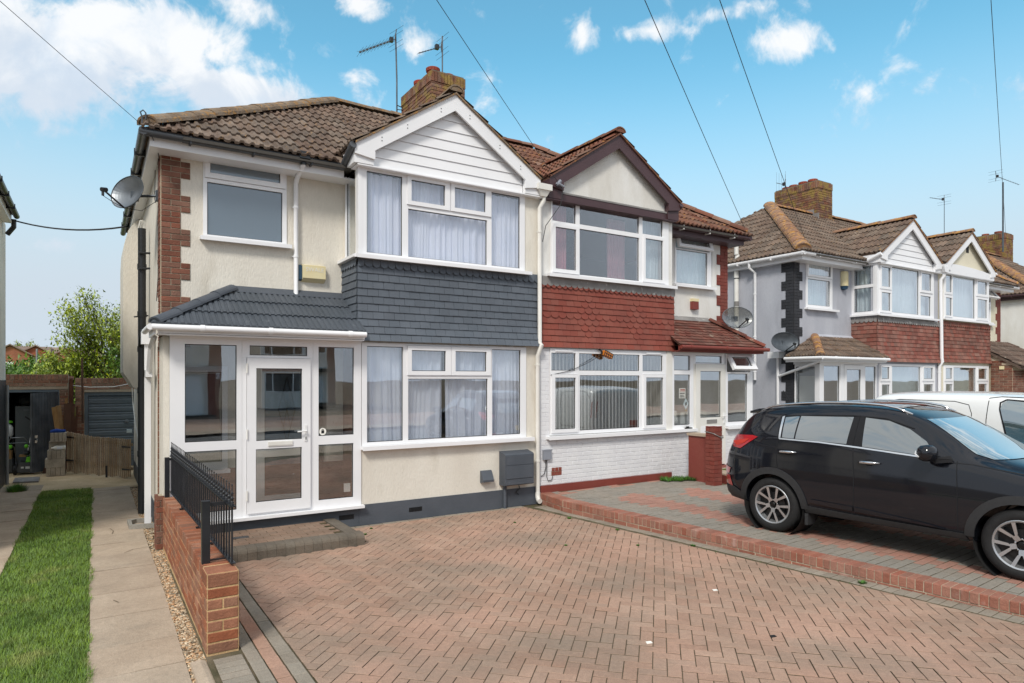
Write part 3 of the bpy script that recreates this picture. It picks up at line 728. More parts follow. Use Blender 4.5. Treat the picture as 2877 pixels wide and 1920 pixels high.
def chimney(h, cx, dz, bm_, mm, pots, x=(6.0, 6.8), y=(12.6, 14.2), bricks=True, side_light=None):
    x0, x1 = x[0] + cx, x[1] + cx; y0, y1 = y; zt = 8.65 + dz
    b = MB(); b.box(x0 + .004, x1 - .004, y0 + .004, y1 - .004, 6.3, zt - .01); b.box(x0 + .02, x1 - .02, y0 + .02, y1 - .02, zt - .01, zt + .03)
    c = b.build('chimney', mm, h)
    if bricks:
        zb = 7.1 + dz; it = []
        it += brick_panel((x0, y0, zb), (1, 0, 0), (0, 0, 1), (0, -1, 0), x1 - x0, zt - .23 - zb, bm_, .0757, .228, .01, wob=.004)
        it += brick_panel((x0, y1, zb), (0, -1, 0), (0, 0, 1), (-1, 0, 0), y1 - y0, zt - .23 - zb, bm_, .0757, .228, .01, start=1, wob=.004)
        it += brick_panel((x0 - .012, y0 - .012, zt - .23), (1, 0, 0), (0, 0, 1), (0, -1, 0), x1 - x0 + .02, .225, bm_, .225, .076, .01, wob=.004)
        it += brick_panel((x0 - .012, y1, zt - .23), (0, -1, 0), (0, 0, 1), (-1, 0, 0), y1 - y0 + .01, .225, bm_, .225, .076, .01, wob=.004)
        scatter('brick', it, c, bm_, 290)
    for px, py, ph, pr in pots:
        b = MB(); b.lathe([(pr * .85, 0), (pr * .85, ph - .08), (pr, ph - .075), (pr * 1.04, ph - .01), (pr * .95, ph), (pr * .7, ph), (pr * .66, ph - .1)], (px + cx, py, zt + .01), 18)
        p = b.build('chimney_pot', 'terracotta', c, smooth=40)
        b = MB()
        for i in range(14):
            w = i * 2 * math.pi / 14; b.lathe([(.009, 0), (.009, .004), (0, .004)], (0, 0, 0), 6, M=Matrix.Translation((px + cx + pr * 1.005 * math.cos(w), py + pr * 1.005 * math.sin(w), zt + ph - .035)) @ Matrix.Rotation(w, 4, 'Z') @ Matrix.Rotation(R(90), 4, 'Y'))
        b.build('vent_hole', 'gasket', p)
    return c
# ------------------------------------------------------------------ the cream house (left half of the nearest pair)
SEMI = 'semi-detached houses along the street'
def bay_front_panes(o=0.): return None
A = dict(xc=5.66, xg=1.69, hw=1.6, zt=6.55, wall='render_cream', fascia='upvc', gutter='gutter_grey', bracket='black_plastic', barge='upvc', gable='upvc', gable_fill='cladding', roof='roof_brown', ridge='roof_brown_mortar', lod=1, screws=1, group=SEMI,
         front_holes=[(1.26, 2.35, 4.075, 5.22), (1.70, 2.95, .3, 2.3), (.95, 1.5, .9, 2.2)],
         bay_holes=[(3.23, 6.08, 3.925, 5.2), (3.27, 6.11, 1.16, 2.65)], ret_holes=[(9.31, 9.80, 3.93, 5.2)])
hA, rfA, XA = house('semi_detached_house', 'cream rendered house with dark grey tiled bay and white glazed porch', 6.40, -1, 0, A)
I = lambda a: a
wl = 'low' 
window(hA, I, (1.25, 2.36), (4.07, 5.228), [(1.336, 2.266, 4.953, 5.14, 1.272, 2.338, 4.88, 5.215), (1.30, 2.30, 4.105, 4.828)], YB - .02, fm='upvc', gm='glass_frost', sill=(1.206, 2.417, 4.028, 4.07))
window(hA, I, (3.262, 6.09), (3.915, 5.205), [(3.333, 3.888, 3.965, 5.152), (4.027, 4.593, 4.81, 5.13, 3.962, 4.676, 4.745, 5.2), (4.76, 5.322, 4.81, 5.13, 4.696, 5.424, 4.745, 5.2), (3.982, 5.358, 3.965, 4.69), (5.441, 5.994, 3.968, 5.165)], YF - .025, sill=(3.15, 6.16, 3.872, 3.913, .12))
window(hA, I, (9.23, 9.80), (3.915, 5.205), [(9.31, 9.765, 3.965, 5.2)], 3.215, 'x', sill=(9.12, 9.85, 3.872, 3.913, .10))
b = MB(); b.box(3.205, 3.261, YF - .03, YF + .03, 3.915, 5.2); b.build('corner_post', 'upvc', hA)
window(hA, I, (3.262, 6.12), (1.15, 2.655), [(3.34, 3.903, 1.20, 2.603), (4.035, 4.608, 2.245, 2.56, 3.968, 4.697, 2.177, 2.63), (4.775, 5.34, 2.245, 2.56, 4.703, 5.422, 2.177, 2.63), (3.984, 5.373, 1.202, 2.128), (5.455, 6.011, 1.205, 2.607)], YF - .02, gm='glass_low', sill=(3.25, 6.235, 1.10, 1.148))
hung_tiles(hA, XA, -1, 'hung_slate')
# porch
b = MB(); b.box(.79, 3.252, YF - .04, YF + .03, 2.64, 2.69); b.box(.80, .86, YF + .03, YB, .30, 2.69); b.build('porch_frame', 'upvc', hA)
window(hA, I, (.79, 1.632), (.31, 2.645), [(.957, 1.568, 1.32, 2.565), (.957, 1.568, .41, 1.203)], YF - .02, gm='glass_low', name='porch_window')
window(hA, I, (1.634, 2.560), (2.405, 2.645), [(1.728, 2.481, 2.438, 2.567)], YF - .02, gm='glass_low', name='porch_window')
window(hA, I, (2.562, 3.252), (.31, 2.645), [(2.637, 3.145, 1.325, 2.572), (2.637, 3.138, .426, 1.203)], YF - .02, gm='glass_low', name='porch_window')
b = MB(); b.box(1.634, 1.688, YF - .02, YF + .05, .31, 2.404); b.box(2.522, 2.560, YF - .02, YF + .05, .31, 2.404); b.box(.79, 3.275, YF - .11, YF + .05, .27, .31); b.box(1.688, 2.522, YF - .015, YF + .05, .31, .34); b.build('porch_frame', 'upvc', hA)
dr = window(hA, I, (1.692, 2.518), (.345, 2.40), [(1.806, 2.404, 1.30, 2.265), (1.80, 2.40, .486, 1.19)], YF - .05, gm='glass_low', name='door', th=.06)
b = MB(); b.box(2.435, 2.468, YF - .062, YF - .05, 1.27, 1.49); b.tube([(2.452, YF - .06, 1.41), (2.452, YF - .10, 1.41), (2.33, YF - .10, 1.405)], .010, 8); b.build('handle', 'white_plastic', dr, smooth=40)
b = MB(); b.box(2.446, 2.458, YF - .065, YF - .062, 1.29, 1.33); b.build('keyhole', 'gasket', dr)
b = MB(); b.box(1.955, 2.275, YF - .064, YF - .05, 1.222, 1.285); b.box(1.965, 2.265, YF - .068, YF - .064, 1.234, 1.276); b.build('letter_plate', 'upvc_old', dr)
for z in (.52, 1.33, 2.2):
    b = MB(); b.tube([(1.688, YF - .062, z), (1.688, YF - .062, z + .13)], .011, 8); b.build('hinge', 'upvc_old', dr)
b = MB(); b.box(.72, .79, YF + .06, YB, 0, 2.66); b.build('porch_side_wall', 'render_cream', hA)
b = MB(); b.box(.79, 3.22, YF - .012, YF + .06, 0, .268); b.box(.79, 3.2, YF + .06, YB, 0, .29); b.build('porch_base', 'slate_paint', hA)
b = MB(); b.box(3.222, 6.398, YF - .014, YF - .001, 0, .300); b.build('plinth', 'slate_paint', hA)
for x in (2.93, 4.0):
    b = MB(); b.box(x, x + .215, YF - .0165, YF - .0145, .115, .18); 
    for i in range(8): b.box(x + .012 + i * .025, x + .026 + i * .025, YF - .022, YF - .0165, .12, .175)
    b.build('air_brick', 'gasket', hA)
# porch roof: slope down to the street and a hip to the left
def porch_roof(h, X, s, m, ridge_m, kind, xo, xt, xin, ze, zt_, ye=8.93, rows=3, w=.30, gut='upvc', lipm='lead_grey', name='porch_tile', side_vis=False, dz=0, cutin=True, pick=None, gr=.038):
    """xo outer eave corner, xt hip top, xin end at the bay (local)"""
    dy = YB - ye; sl = (zt_ - ze) / dy; cs = 1 / math.hypot(1, sl); sn = sl * cs
    b = MB(); t = -.01
    b.poly([(X(xo), ye, ze + t), (X(xin), ye, ze + t), (X(xin), YB, zt_ + t), (X(xt), YB, zt_ + t)]); b.poly([(X(xo), ye, ze + t), (X(xt), YB, zt_ + t), (X(xo), YB, ze + t)]); b.poly([(X(xo), ye, ze + t), (X(xin), ye, ze + t), (X(xin), YB, ze + t), (X(xo), YB, ze + t)])
    r = b.build('porch_roof', m, h)
    g = dy / cs / rows; tm = tile_mesh(kind, w, round(g, 4), m)
    L = V((X(xo), ye, 0)); T = V((X(xt), YB, 0)); d = (T - L).normalized(); no = V((d.y, -d.x, 0)); 
    if no.x * s < 0: no = -no
    cut = [(L, no), (V((X(xin), 0, 0)), V((-s, 0, 0)))] ; lf = min(X(xo), X(xin))
    it = slope_tiles((lf - .1, ye, ze), (1, 0, 0), (0, cs, sn), (0, -sn, cs), int(abs(xo - xin) / w) + 3, rows, w, g, tm, cut, stagger=kind != 'roll', pick=pick)
    if side_vis:
        dx = abs(xo - xt); s2 = (zt_ - ze) / dx; c2 = 1 / math.hypot(1, s2); n2 = s2 * c2; u = (0, -1, 0) if s < 0 else (0, 1, 0); o = (X(xo), YB if s < 0 else ye, ze)
        g2 = dx / c2 / rows; it += slope_tiles(o, u, (-s * c2, 0, n2), (s * n2, 0, c2), int(dy / w) + 2, rows, w, g2, tile_mesh(kind, w, round(g2, 4), m), [(L, -no), (V((0, YB, 0)), V((0, 1, 0)))])
    scatter(name, it, r, m, 280)
    ridge_line((X(xo - .01), ye + .01, ze + .01), (X(xt), YB - .02, zt_ + .01), ridge_m, r, r=.085, L=.4)
    b = MB(); b.prism([(X(xt) - s * .0, YB - .005, zt_ + .05), (X(xin), YB - .005, zt_ + .05), (X(xin), YB - .10, zt_ - .035), (X(xt), YB - .10, zt_ - .035)], (0, .004, .012)); b.build('flashing', lipm, r)
    b = MB(); halfpipe_gutter(b, (X(xo + .03), ye - .045, ze - .045), (X(xin), ye - .045, ze - .045), gr); halfpipe_gutter(b, (X(xo + .045), ye - .07, ze - .045), (X(xo + .045), YB, ze - .045), gr)
    for l in (xo - .5, (xo + xin) / 2, xin + .25): b.tube([(X(l), ye - .045, ze - .045), (X(l) + .05, ye - .045, ze - .045)], gr + .008, 12)
    b.build('gutter', gut, r, smooth=40)
    b = MB(); b.box(X(xo - .04), X(xin), ye + .01, ye + .03, ze - .11, ze - .02); b.box(X(xo - .04), X(xin), ye + .03, YF - .045, ze - .13, ze - .115); b.box(X(xo - .0), X(xo - .02), ye + .03, YB, ze - .13, ze - .02); b.build('fascia', gut, r)
    return r
porch_roof(hA, XA, -1, 'roof_grey', 'slate_paint', 'rib', 5.80, 4.78, 3.18, 2.79, 3.37, rows=3, lipm='slate_paint')
b = MB(); b.tube([(.64, 9.5, 2.66), (.64, 10.1, 2.55), (.64, 10.5, 2.2)], .035, 4); b.box(.60, .68, 10.72, 10.8, .05, 2.2); b.box(.60, .68, 10.45, 10.8, 2.15, 2.25); b.box(.56, .70, 10.68, 10.84, 2.62, 2.8); b.box(.60, .68, 10.72, 10.8, 2.2, 2.66)
b.build('downpipe', 'upvc', hA)
quoins(hA, XA, -1, 5.66, 2.55, 5.32, 'brick', 'mortar')
it = brick_panel((.70, YB - .004, .0), (1, 0, 0), (0, 0, 1), (0, -1, 0), .10, 2.55, 'brick', .0757, .1, .012); b = MB(); b.box(.70, .80, YB - .006, YB, 0, 2.55); q = b.build('quoin', 'mortar', hA)
for me, M in it: inst('brick', me, M, q)
# downpipes of the front
def downpipe(h, pts, r=.034, m='upvc', br=(), name='downpipe', shoe=None, bx=0.):
    b = MB(); b.tube(pts, r, 10); 
    p = b.build(name, m, h, smooth=50); b = MB()
    for x, y, z in br: b.tube([(x, y, z), (x, y, z + .03)], r + .006, 10); b.box(x - r - .02, x + r + .0, y + r * .2, y + r * .2 + .012, z + .008, z + .02)
    b.build('pipe_clip', m, p) if br else None
    return p
downpipe(hA, [(2.50, YE + .045, 5.23), (2.50, YE + .05, 5.17), (2.485, YB - .10, 5.04), (2.485, YB - .05, 4.98), (2.485, YB - .05, 3.34), (2.485, YB - .09, 3.27)], br=[(2.485, YB - .05, 4.62), (2.485, YB - .05, 3.9)])
b = MB(); b.box(2.43, 2.58, YE - .02, YE + .11, 5.225, 5.34); b.tube([(2.50, YE + .045, 5.25), (2.50, YE + .045, 5.16)], .042, 10); b.build('gutter_outlet', 'black_plastic', hA)
b = MB(); b.box(6.24, 6.52, 8.98, 9.16, 5.30, 5.40); b.prism([(6.27, 9.0, 5.30), (6.49, 9.0, 5.30), (6.44, 9.03, 5.20), (6.32, 9.03, 5.20)], (0, .14, 0)); b.build('hopper_head', 'upvc_old', hA)
pd = downpipe(hA, [(6.41, 9.08, 5.21), (6.41, 9.08, 5.14), (6.36, 9.13, 5.02), (6.36, 9.13, 2.74), (6.36, 9.07, 2.7), (6.335, 9.15, 2.52), (6.335, 9.15, .16)], .037, 'upvc_old', br=[(6.36, 9.13, 4.6), (6.335, 9.15, 2.35), (6.335, 9.15, .72)])
b = MB(); b.tube([(6.335, 9.15, .2), (6.335, 9.15, .14), (6.325, 9.11, .075), (6.32, 9.06, .065)], .044, 12); b.build('pipe_shoe', 'upvc_old', pd, smooth=50)
# soil pipe and side chimney breast
b = MB(); b.tube([(.63, 11.9, .0), (.63, 11.9, 4.5)], .057, 14)
for z in (.9, 1.9, 2.55, 3.1, 3.85): b.tube([(.63, 11.9, z), (.63, 11.9, z + .09)], .066, 14)
b.tube([(.63, 11.9, 2.62), (.63, 11.75, 2.78), (.63, 11.6, 2.84), (.74, 11.5, 2.86)], .055, 12); b.tube([(.52, 11.9, 3.1), (.72, 11.9, 3.13)], .012, 6); b.tube([(.58, 11.82, 3.85), (.74, 11.82, 3.87)], .018, 6); b.tube([(.58, 11.82, 4.1), (.74, 11.82, 4.11)], .018, 6)
sp = b.build('soil_pipe', 'black_plastic', hA, smooth=50); b = MB()
for i in range(10): w = i * .628; b.tube([(.63 + .055 * math.cos(w), 11.9 + .055 * math.sin(w), 4.5), (.63 + .03 * math.cos(w), 11.9 + .03 * math.sin(w), 4.62)], .005, 5)
b.tube([(.63, 11.9, 4.62), (.63, 11.9, 4.63)], .03, 10); b.build('pipe_cage', 'upvc_old', sp)
b = MB(); pf = [(.742, 5.12), (.62, 5.02), (.52, 4.86), (.455, 4.6), (.44, 4.3), (.44, 2.25), (.60, 1.97), (.742, 1.90)]
b.prism([(x, 14.0, z) for x, z in pf], (0, 1.6, 0)); b.build('side_projection', 'render_cream', hA)
b = MB(); b.box(.728, .7395, 9.90, 16.9, 0, .32); b.build('side_plinth', 'slate_paint', hA)
b = MB(); b.tube([(.72, 10.0, 5.1), (.725, 10.1, 4.9), (.725, 10.12, 3.5), (.72, 10.3, 3.2)], .005, 5); b.tube([(.725, 10.6, 5.1), (.725, 10.7, 4.7), (.725, 10.55, 4.62)], .005, 5); b.tube([(.60, 9.4, 5.2), (.70, 9.75, 5.1), (.73, 9.9, 5.0), (.73, 9.92, 3.2)], .005, 5); b.build('cable', 'wire', hA)
chimney(hA, 0, 0, 'brick_lichen', 'mortar_dark', [(6.2, 12.95, .20, .15), (6.58, 13.0, .16, .15), (6.2, 13.6, .16, .15), (6.58, 13.7, .15, .14)])
# porch interior: hall wall, inner door with leaded glass, inner window, door mat
b = MB(); b.box(3.2, 3.215, YF + .1, YB, .29, 2.68); b.box(.87, 3.2, YB - .02, YB - .002, .3, .88); b.build('porch_inner_wall', 'brick', hA)
b = MB(); b.box(.87, 3.2, YF + .06, YB - .03, .29, .302); b.build('porch_floor', 'carpet', hA)
dr2 = window(hA, I, (1.9, 2.80), (.30, 2.35), [(2.05, 2.68, 1.15, 2.2), (2.05, 2.68, .45, 1.0)], YB - .03, name='inner_door', fm='upvc_old', gm='glass_frost')
b = MB()
for k in (-1, 1):
    b.tube([(2.365, YB - .012, 2.15), (2.365 + k * .05, YB - .012, 1.95), (2.365 + k * .12, YB - .012, 1.68), (2.365 + k * .05, YB - .012, 1.42), (2.365, YB - .012, 1.2)], .005, 5)
    b.tube([(2.365 + k * .05, YB - .012, 1.95), (2.365 - k * .05, YB - .012, 1.42)], .004, 5)
b.build('leading', 'gasket', dr2)
b = MB(); b.tube([(2.74, YB - .05, 1.3), (2.74, YB - .1, 1.3), (2.64, YB - .1, 1.3)], .01, 6); b.box(2.72, 2.76, YB - .06, YB - .04, 1.2, 1.4); b.build('handle', 'chrome', dr2)
window(hA, I, (.92, 1.56), (.88, 2.3), [(.99, 1.49, .98, 2.22)], YB - .03, name='inner_window', fm='upvc', gm='glass', sill=(.9, 1.58, .84, .88))
t = root('door_sticker', 'round padlock sticker on the right glass of the porch', 'sticker', (2.69, YF - .02, 1.37)); b = MB(); b.lathe([(0, 0), (.05, 0), (.05, .002), (0, .002)], (0, 0, 0), 20, M=Matrix.Translation((2.70, YF - .0, 1.385)) @ FRONT); b.build('disc', 'print_white', t)
b = MB(); b.box(2.68, 2.72, YF - .005, YF - .003, 1.36, 1.40); b.tube([(2.688, YF - .004, 1.40), (2.69, YF - .004, 1.415), (2.71, YF - .004, 1.415), (2.712, YF - .004, 1.40)], .004, 5); b.build('padlock_mark', 'gasket', t)
tag(MB().box(3.02, 3.11, YF + .04, YF + .06, .50, .62).build('wall_socket_box', 'upvc_old'), 'small white box low inside the porch beside its right frame', 'socket box')
# curtains
curtain('net_curtain', 3.30, 6.05, 3.93, 5.16, YF + .11, 'net', 'white net curtain across the upper bay window above dark grey tiles', flare=.015)
curtain('net_curtain', 9.30, 9.79, 3.93, 5.16, 3.40, 'net_cream', 'net curtain in the narrow side pane of the upper grey-tiled bay', ax='x')
curtain('net_curtain', 3.32, 4.62, 1.17, 2.62, YF + .11, 'net', 'left white net curtain in the lower window beside the glazed porch', wl=.16, amp=.03, flare=.05)
curtain('net_curtain', 4.64, 6.07, 1.17, 2.62, YF + .11, 'net', 'right white net curtain in the lower window near the party downpipe', wl=.15, amp=.03, flare=.05)
# ------------------------------------------------------------------ the white and red house (right half of the nearest pair)
Bc = dict(xc=5.6, xg=1.66, hw=1.56, zt=6.60, wall='render_white', side_wall='render_white', bay_wall='render_white', fascia='brown_paint', gutter='brown_paint', bracket='upvc_old', barge='brown_paint', gable='render_white', gable_fill='plain', roof='roof_red', ridge='roof_red', lod=1, group=SEMI,
          front_holes=[(10.33, 11.50, 4.12, 5.32)], bay_holes=[(6.64, 9.46, 3.95, 5.19), (6.62, 9.40, 1.16, 2.63)], ret_holes=[])
hB, rfB, XB = house('semi_detached_house', 'white house with red painted tiles, brown gable boards and pink bedroom curtains', 6.40, 1, 0, Bc)
window(hB, I, (6.635, 9.46), (3.935, 5.285), [(6.66, 7.175, 4.86, 5.245), (7.257, 8.686, 4.868, 5.245), (8.768, 9.303, 4.88, 5.20), (6.716, 7.168, 4.034, 4.757, 6.66, 7.235, 3.965, 4.82), (7.257, 8.686, 3.972, 4.79), (8.83, 9.291, 4.036, 4.80, 8.775, 9.345, 3.965, 4.865)], YF - .025, sill=(6.53, 9.594, 3.888, 3.933, .11))
window(hB, I, (6.616, 9.402), (1.15, 2.652), [(6.642, 7.173, 2.271, 2.578), (7.248, 8.701, 2.274, 2.58), (8.775, 9.311, 2.273, 2.578), (6.709, 7.159, 1.249, 2.147, 6.642, 7.215, 1.185, 2.21), (7.262, 8.701, 1.208, 2.19), (8.849, 9.301, 1.242, 2.152, 8.78, 9.365, 1.18, 2.215)], YF - .02, gm='glass_low', sill=(6.537, 10.20, 1.09, 1.135))
for x in (6.72, 8.86): MB().box(x, x + .38, YF - .035, YF - .02, 2.60, 2.625).build('trickle_vent', 'upvc', hB)
window(hB, I, (10.319, 11.45), (4.13, 5.31), [(10.41, 11.31, 4.965, 5.235, 10.345, 11.40, 4.90, 5.30, 'o', 14), (10.366, 11.323, 4.165, 4.875)], YB - .02, sill=(10.27, 11.528, 4.085, 4.13))
b = MB(); b.box(6.5, 9.50, 9.10, 9.16, 5.20, 5.32); b.build('bay_head_board', 'brown_paint', hB); b = MB(); b.box(6.5, 9.46, 9.09, 9.165, 5.32, 5.35); b.build('lead_strip', 'lead_grey', hB)
def patB(r, c, mesh):
    rows = {5: None}
    x = c + (.5 if r % 2 else 0)
    def near(cx): return abs(x - cx) <= (1.6 - .62 * abs(r - 5)) + .35 if r != 5 else False
    if r == 5 or near(6.0) or near(13.0): return tile_mesh('round', .1655, round(G_B, 4), 'hung_red')
    return mesh
G_B = (3.80 - 2.68 - .07) / 10
hung_tiles(hB, XB, 1, 'hung_red', z0=2.68, z1=3.80, rows=10, pattern=patB, flare=(.03, .015, .005))
b = MB()   # cement fillet with scalloped lower edge
xs = 6.42; zb = 3.80
while xs < 9.56:
    w = .128; pts = [(xs, YF - .045, zb + .085), (xs, YF - .045, zb - .03)] + [(xs + w / 2 - w / 2 * math.cos(t), YF - .045, zb - .03 - .045 * math.sin(t)) for t in (.5, 1.05, 1.57, 2.1, 2.64)] + [(xs + w, YF - .045, zb - .03), (xs + w, YF - .045, zb + .085)]
    b.prism(pts, (0, .012, 0)); xs += w
b.build('cement_band', 'lead_grey', hB)
quoins(hB, XB, 1, 5.6, 3.3, 5.35, 'brick_redpaint', 'mortar_red', joint=.006, lo=.24, hi=.36)
# white painted brickwork below the window, red plinth
it = brick_panel((6.42, YF, .30), (1, 0, 0), (0, 0, 1), (0, -1, 0), 3.80, .79, 'brick_white', .0757, .228, .010, joint=.007, holes=[(.23, .45, .145, .30)], wob=.0008)
it += brick_panel((9.55, YF, .10), (1, 0, 0), (0, 0, 1), (0, -1, 0), .65, .2, 'brick_white', .0757, .228, .010, joint=.004, wob=.0008)
it += brick_panel((11.12, YF, .10), (1, 0, 0), (0, 0, 1), (0, -1, 0), .9, .99, 'brick_white', .0757, .228, .010, joint=.004, wob=.0008)
it += brick_panel((6.42, YF, 1.09), (1, 0, 0), (0, 0, 1), (0, -1, 0), .19, 1.56, 'brick_white', .0757, .228, .008, joint=.004, wob=.0008)
b = MB(); b.box(6.402, 10.22, YF - .004, YF - .001, 0, 1.09); b.box(6.402, 6.61, YF - .004, YF - .001, 1.09, 2.65); b.box(11.10, 12.0, YF - .004, YF + .1, 0, 1.09); b.box(11.9, 12.0, YF + .1, YB, 0, 2.6)
q = b.build('brickwork', 'mortar_white', hB); scatter('brick', it, q, 'brick_white', 295)
MB().box(6.404, 9.54, YF - .035, YF - .004, 0, .297).build('plinth', 'redpaint', hB)
for x, z in ((8.72, .15), (6.9, .12)):
    b = MB(); b.box(x, x + .22, YF - .038, YF - .036, z, z + .07)
    for i in range(8): b.box(x + .01 + i * .026, x + .024 + i * .026, YF - .044, YF - .038, z + .005, z + .065)
    b.build('air_brick', 'redpaint', hB)
q = MB().box(6.65, 6.87, YF - .006, YF - .003, .45, .595).build('air_brick', 'mortar', hB)
for i in range(3):
    for j in range(2): MB().box(6.655 + i * .073, 6.72 + i * .073, YF - .014, YF - .006, .456 + j * .072, .518 + j * .072).build('terracotta_block', 'hung_red', q)
# porch of this house, flush with the bay
MB().box(9.404, 9.56, YF - .03, YF + .06, 1.135, 2.66).build('porch_frame', 'upvc_old', hB)
window(hB, I, (9.562, 10.16), (1.135, 2.655), [(9.612, 10.072, 2.296, 2.59), (9.618, 10.072, 1.21, 2.212)], YF - .02, gm='glass_low', name='porch_window')
window(hB, I, (10.162, 11.10), (2.43, 2.655), [(10.227, 11.013, 2.448, 2.596)], YF - .02, gm='glass_low', name='porch_window')
dB = window(hB, I, (10.205, 11.09), (.36, 2.425), [(10.344, 10.967, 1.337, 2.285)], YF - .04, gm='glass_low', name='door', fm='upvc_old')
b = MB(); b.box(10.162, 10.204, YF - .02, YF + .05, .3, 2.43); b.box(11.091, 11.13, YF - .02, YF + .05, .3, 2.43); b.build('porch_frame', 'upvc_old', hB)
b = MB(); b.box(10.52, 10.83, YF - .052, YF - .04, 1.22, 1.295); b.build('letter_plate', 'chrome', dB); MB().box(10.35, 10.97, YF - .046, YF - .04, .55, 1.17).build('door_panel', 'upvc', dB)
b = MB(); b.tube([(11.05, YF - .05, 1.36), (11.05, YF - .09, 1.36), (10.95, YF - .09, 1.36)], .01, 6); b.box(11.03, 11.07, YF - .055, YF - .04, 1.2, 1.42); b.build('handle', 'white_plastic', dB)
window(hB, I, (11.13, 12.0), (1.14, 2.655), [(11.26, 11.80, 2.35, 2.58, 11.17, 11.92, 2.27, 2.645, 'o', 30), (11.2, 11.831, 1.22, 2.235)], YF - .02, gm='glass_low', name='porch_window', sill=(11.12, 12.02, 1.09, 1.135))
def patP(r, c, mesh): return tile_mesh('round', .165, MG, 'roof_red2') if 3 <= r <= 5 else mesh
mat('roof_red2', '74493d', .9, '603b32', 3., .8, vary=.2, bump=.8, bs=55, c3='a59684', s3=6, t3=(.6, .7), a3=.7)
MG = round((YB - 8.93) / math.cos(math.atan((3.40 - 2.79) / (YB - 8.93))) / 10, 4)
porch_roof(hB, XB, 1, 'roof_red2', 'roof_red2', 'plain', 5.68, 4.96, 3.10, 2.79, 3.40, rows=10, w=.165, gut='redpaint', pick=patP)
MB().box(9.6, 12.02, YF - .05, YB, 2.66, 2.68).build('porch_ceiling', 'upvc_old', hB)
MB().box(10.1, 11.2, YF - .45, YF, .18, .335).build('step', 'brick_redpaint', hB)
# inside
b = MB()
b = curtain('curtain', 6.70, 7.12, 3.96, 5.2, YF + .2, 'curtain_pink', 'dusty pink curtain at the left of the bedroom window above red tiles', wl=.09)
curtain('curtain', 8.3, 8.75, 3.96, 5.2, YF + .45, 'curtain_pink', 'dusty pink curtain hanging at the right inside the bedroom above red tiles', wl=.09)
curtain('net_curtain', 8.85, 9.4, 3.96, 5.2, YF + .2, 'net_aqua', 'pale net curtain at the right edge of the bedroom window above red tiles', wl=.1)
curtain('net_curtain', 6.63, 6.78, 3.96, 5.2, YF + .15, 'net_aqua', 'narrow pale net curtain left of the pink one above red tiles', wl=.1)
curtain('net_curtain', 10.36, 11.42, 4.15, 5.2, YB + .14, 'net_aqua', 'pale net curtain behind the small window beside the red quoins', wl=.14, amp=.012)
t = root('vertical_blind', 'beige vertical blind hanging in the lower window of the red and white house', 'blind', (8.0, YF + .15, 2.6))
MB().box(6.66, 9.36, YF + .12, YF + .17, 2.58, 2.62).build('headrail', 'upvc', t)
x = 6.70; sm = None
while x < 9.34:
    if sm is None: sm = MB().box(-.044, .044, -.0015, .0015, 0, 1.40).mesh('slat', 'blind_slat')
    inst('slat', sm, Matrix.Translation((x, YF + .15, 1.18)) @ Matrix.Rotation(R(38 + rnd.uniform(-5, 5)), 4, 'Z'), t); x += .082
# stickers and small things behind the porch glass
t = root('window_notice', 'square notice with red and black print stuck in the porch side pane', 'notice', (9.88, YF + .02, 1.82)); MB().box(9.79, 9.97, YF + .012, YF + .016, 1.74, 1.94).build('card', 'print_white', t)
b = MB(); b.box(9.82, 9.95, YF + .010, YF + .012, 1.905, 1.92); b.box(9.81, 9.96, YF + .010, YF + .012, 1.88, 1.892); b.build('red_print', 'print_red', t)
b = MB()
for i in range(6): b.box(9.81 + i * .024, 9.825 + i * .024, YF + .010, YF + .012, 1.825 + .005 * (i % 2), 1.85)
for i in range(3): b.box(9.81, 9.95 - .02 * i, YF + .010, YF + .012, 1.76 + i * .018, 1.768 + i * .018)
b.build('black_print', 'print_dark', t)
t = root('window_sticker', 'diamond-shaped pale blue sticker with dark figures in the porch side pane', 'sticker', (9.99, YF + .02, 1.64)); b = MB(); b.prism([(9.98, YF + .012, 1.51), (10.055, YF + .012, 1.62), (9.98, YF + .012, 1.74), (9.905, YF + .012, 1.62)], (0, .003, 0)); b.build('card', 'net_aqua', t)
b = MB(); b.box(9.955, 9.975, YF + .009, YF + .012, 1.59, 1.655); b.box(9.985, 10.005, YF + .009, YF + .012, 1.60, 1.665); b.build('figures', 'print_dark', t)
tag(MB().box(9.93, 10.05, YF + .10, YF + .13, 1.22, 1.45).build('booklet', 'print_white'), 'pale upright card leaning on the porch sill behind the glass', 'card')
b = MB(); b.lathe([(0, 0), (.05, 0), (.065, .08), (.05, .15), (.045, .16), (.03, .19), (.045, .22), (.04, .26), (0, .28)], (9.78, YF + .12, 1.22), 14); tag(b.build('ornament', 'print_white', None, smooth=True), 'small white ornament on the porch sill behind the glass', 'ornament')
b = MB(); b.prism([(9.86, YF - .10, 1.136), (10.08, YF - .07, 1.136), (10.06, YF - .02, 1.136), (9.9, YF - .03, 1.136)], (0, 0, .02)); b.box(9.93, 9.99, YF - .07, YF - .04, 1.15, 1.18); tag(b.build('garden_glove', 'rubber'), 'crumpled dark glove lying on the white porch sill', 'glove')
tag(MB().box(10.35, 10.98, YF + .35, YF + .5, .3, 1.45).build('hall_cabinet', 'print_white'), 'white cabinet inside the porch seen through the door glass', 'cabinet')
for i, cc in enumerate(('print_tan', 'net_aqua', 'print_white', 'net', 'print_tan')):
    b = MB(); b.lathe([(0, 0), (.022, 0), (.022, .08), (.01, .1), (.01, .13), (0, .13)], (10.42 + i * .1, YF + .42, 1.45), 10); tag(b.build('bottle', cc, None, smooth=40), 'small bottle, ' + ('first from the left', 'second from the left', 'in the middle', 'second from the right', 'last at the right')[i] + ' on the cabinet in the red and white porch', 'bottle', 'bottles on the cabinet in the porch')
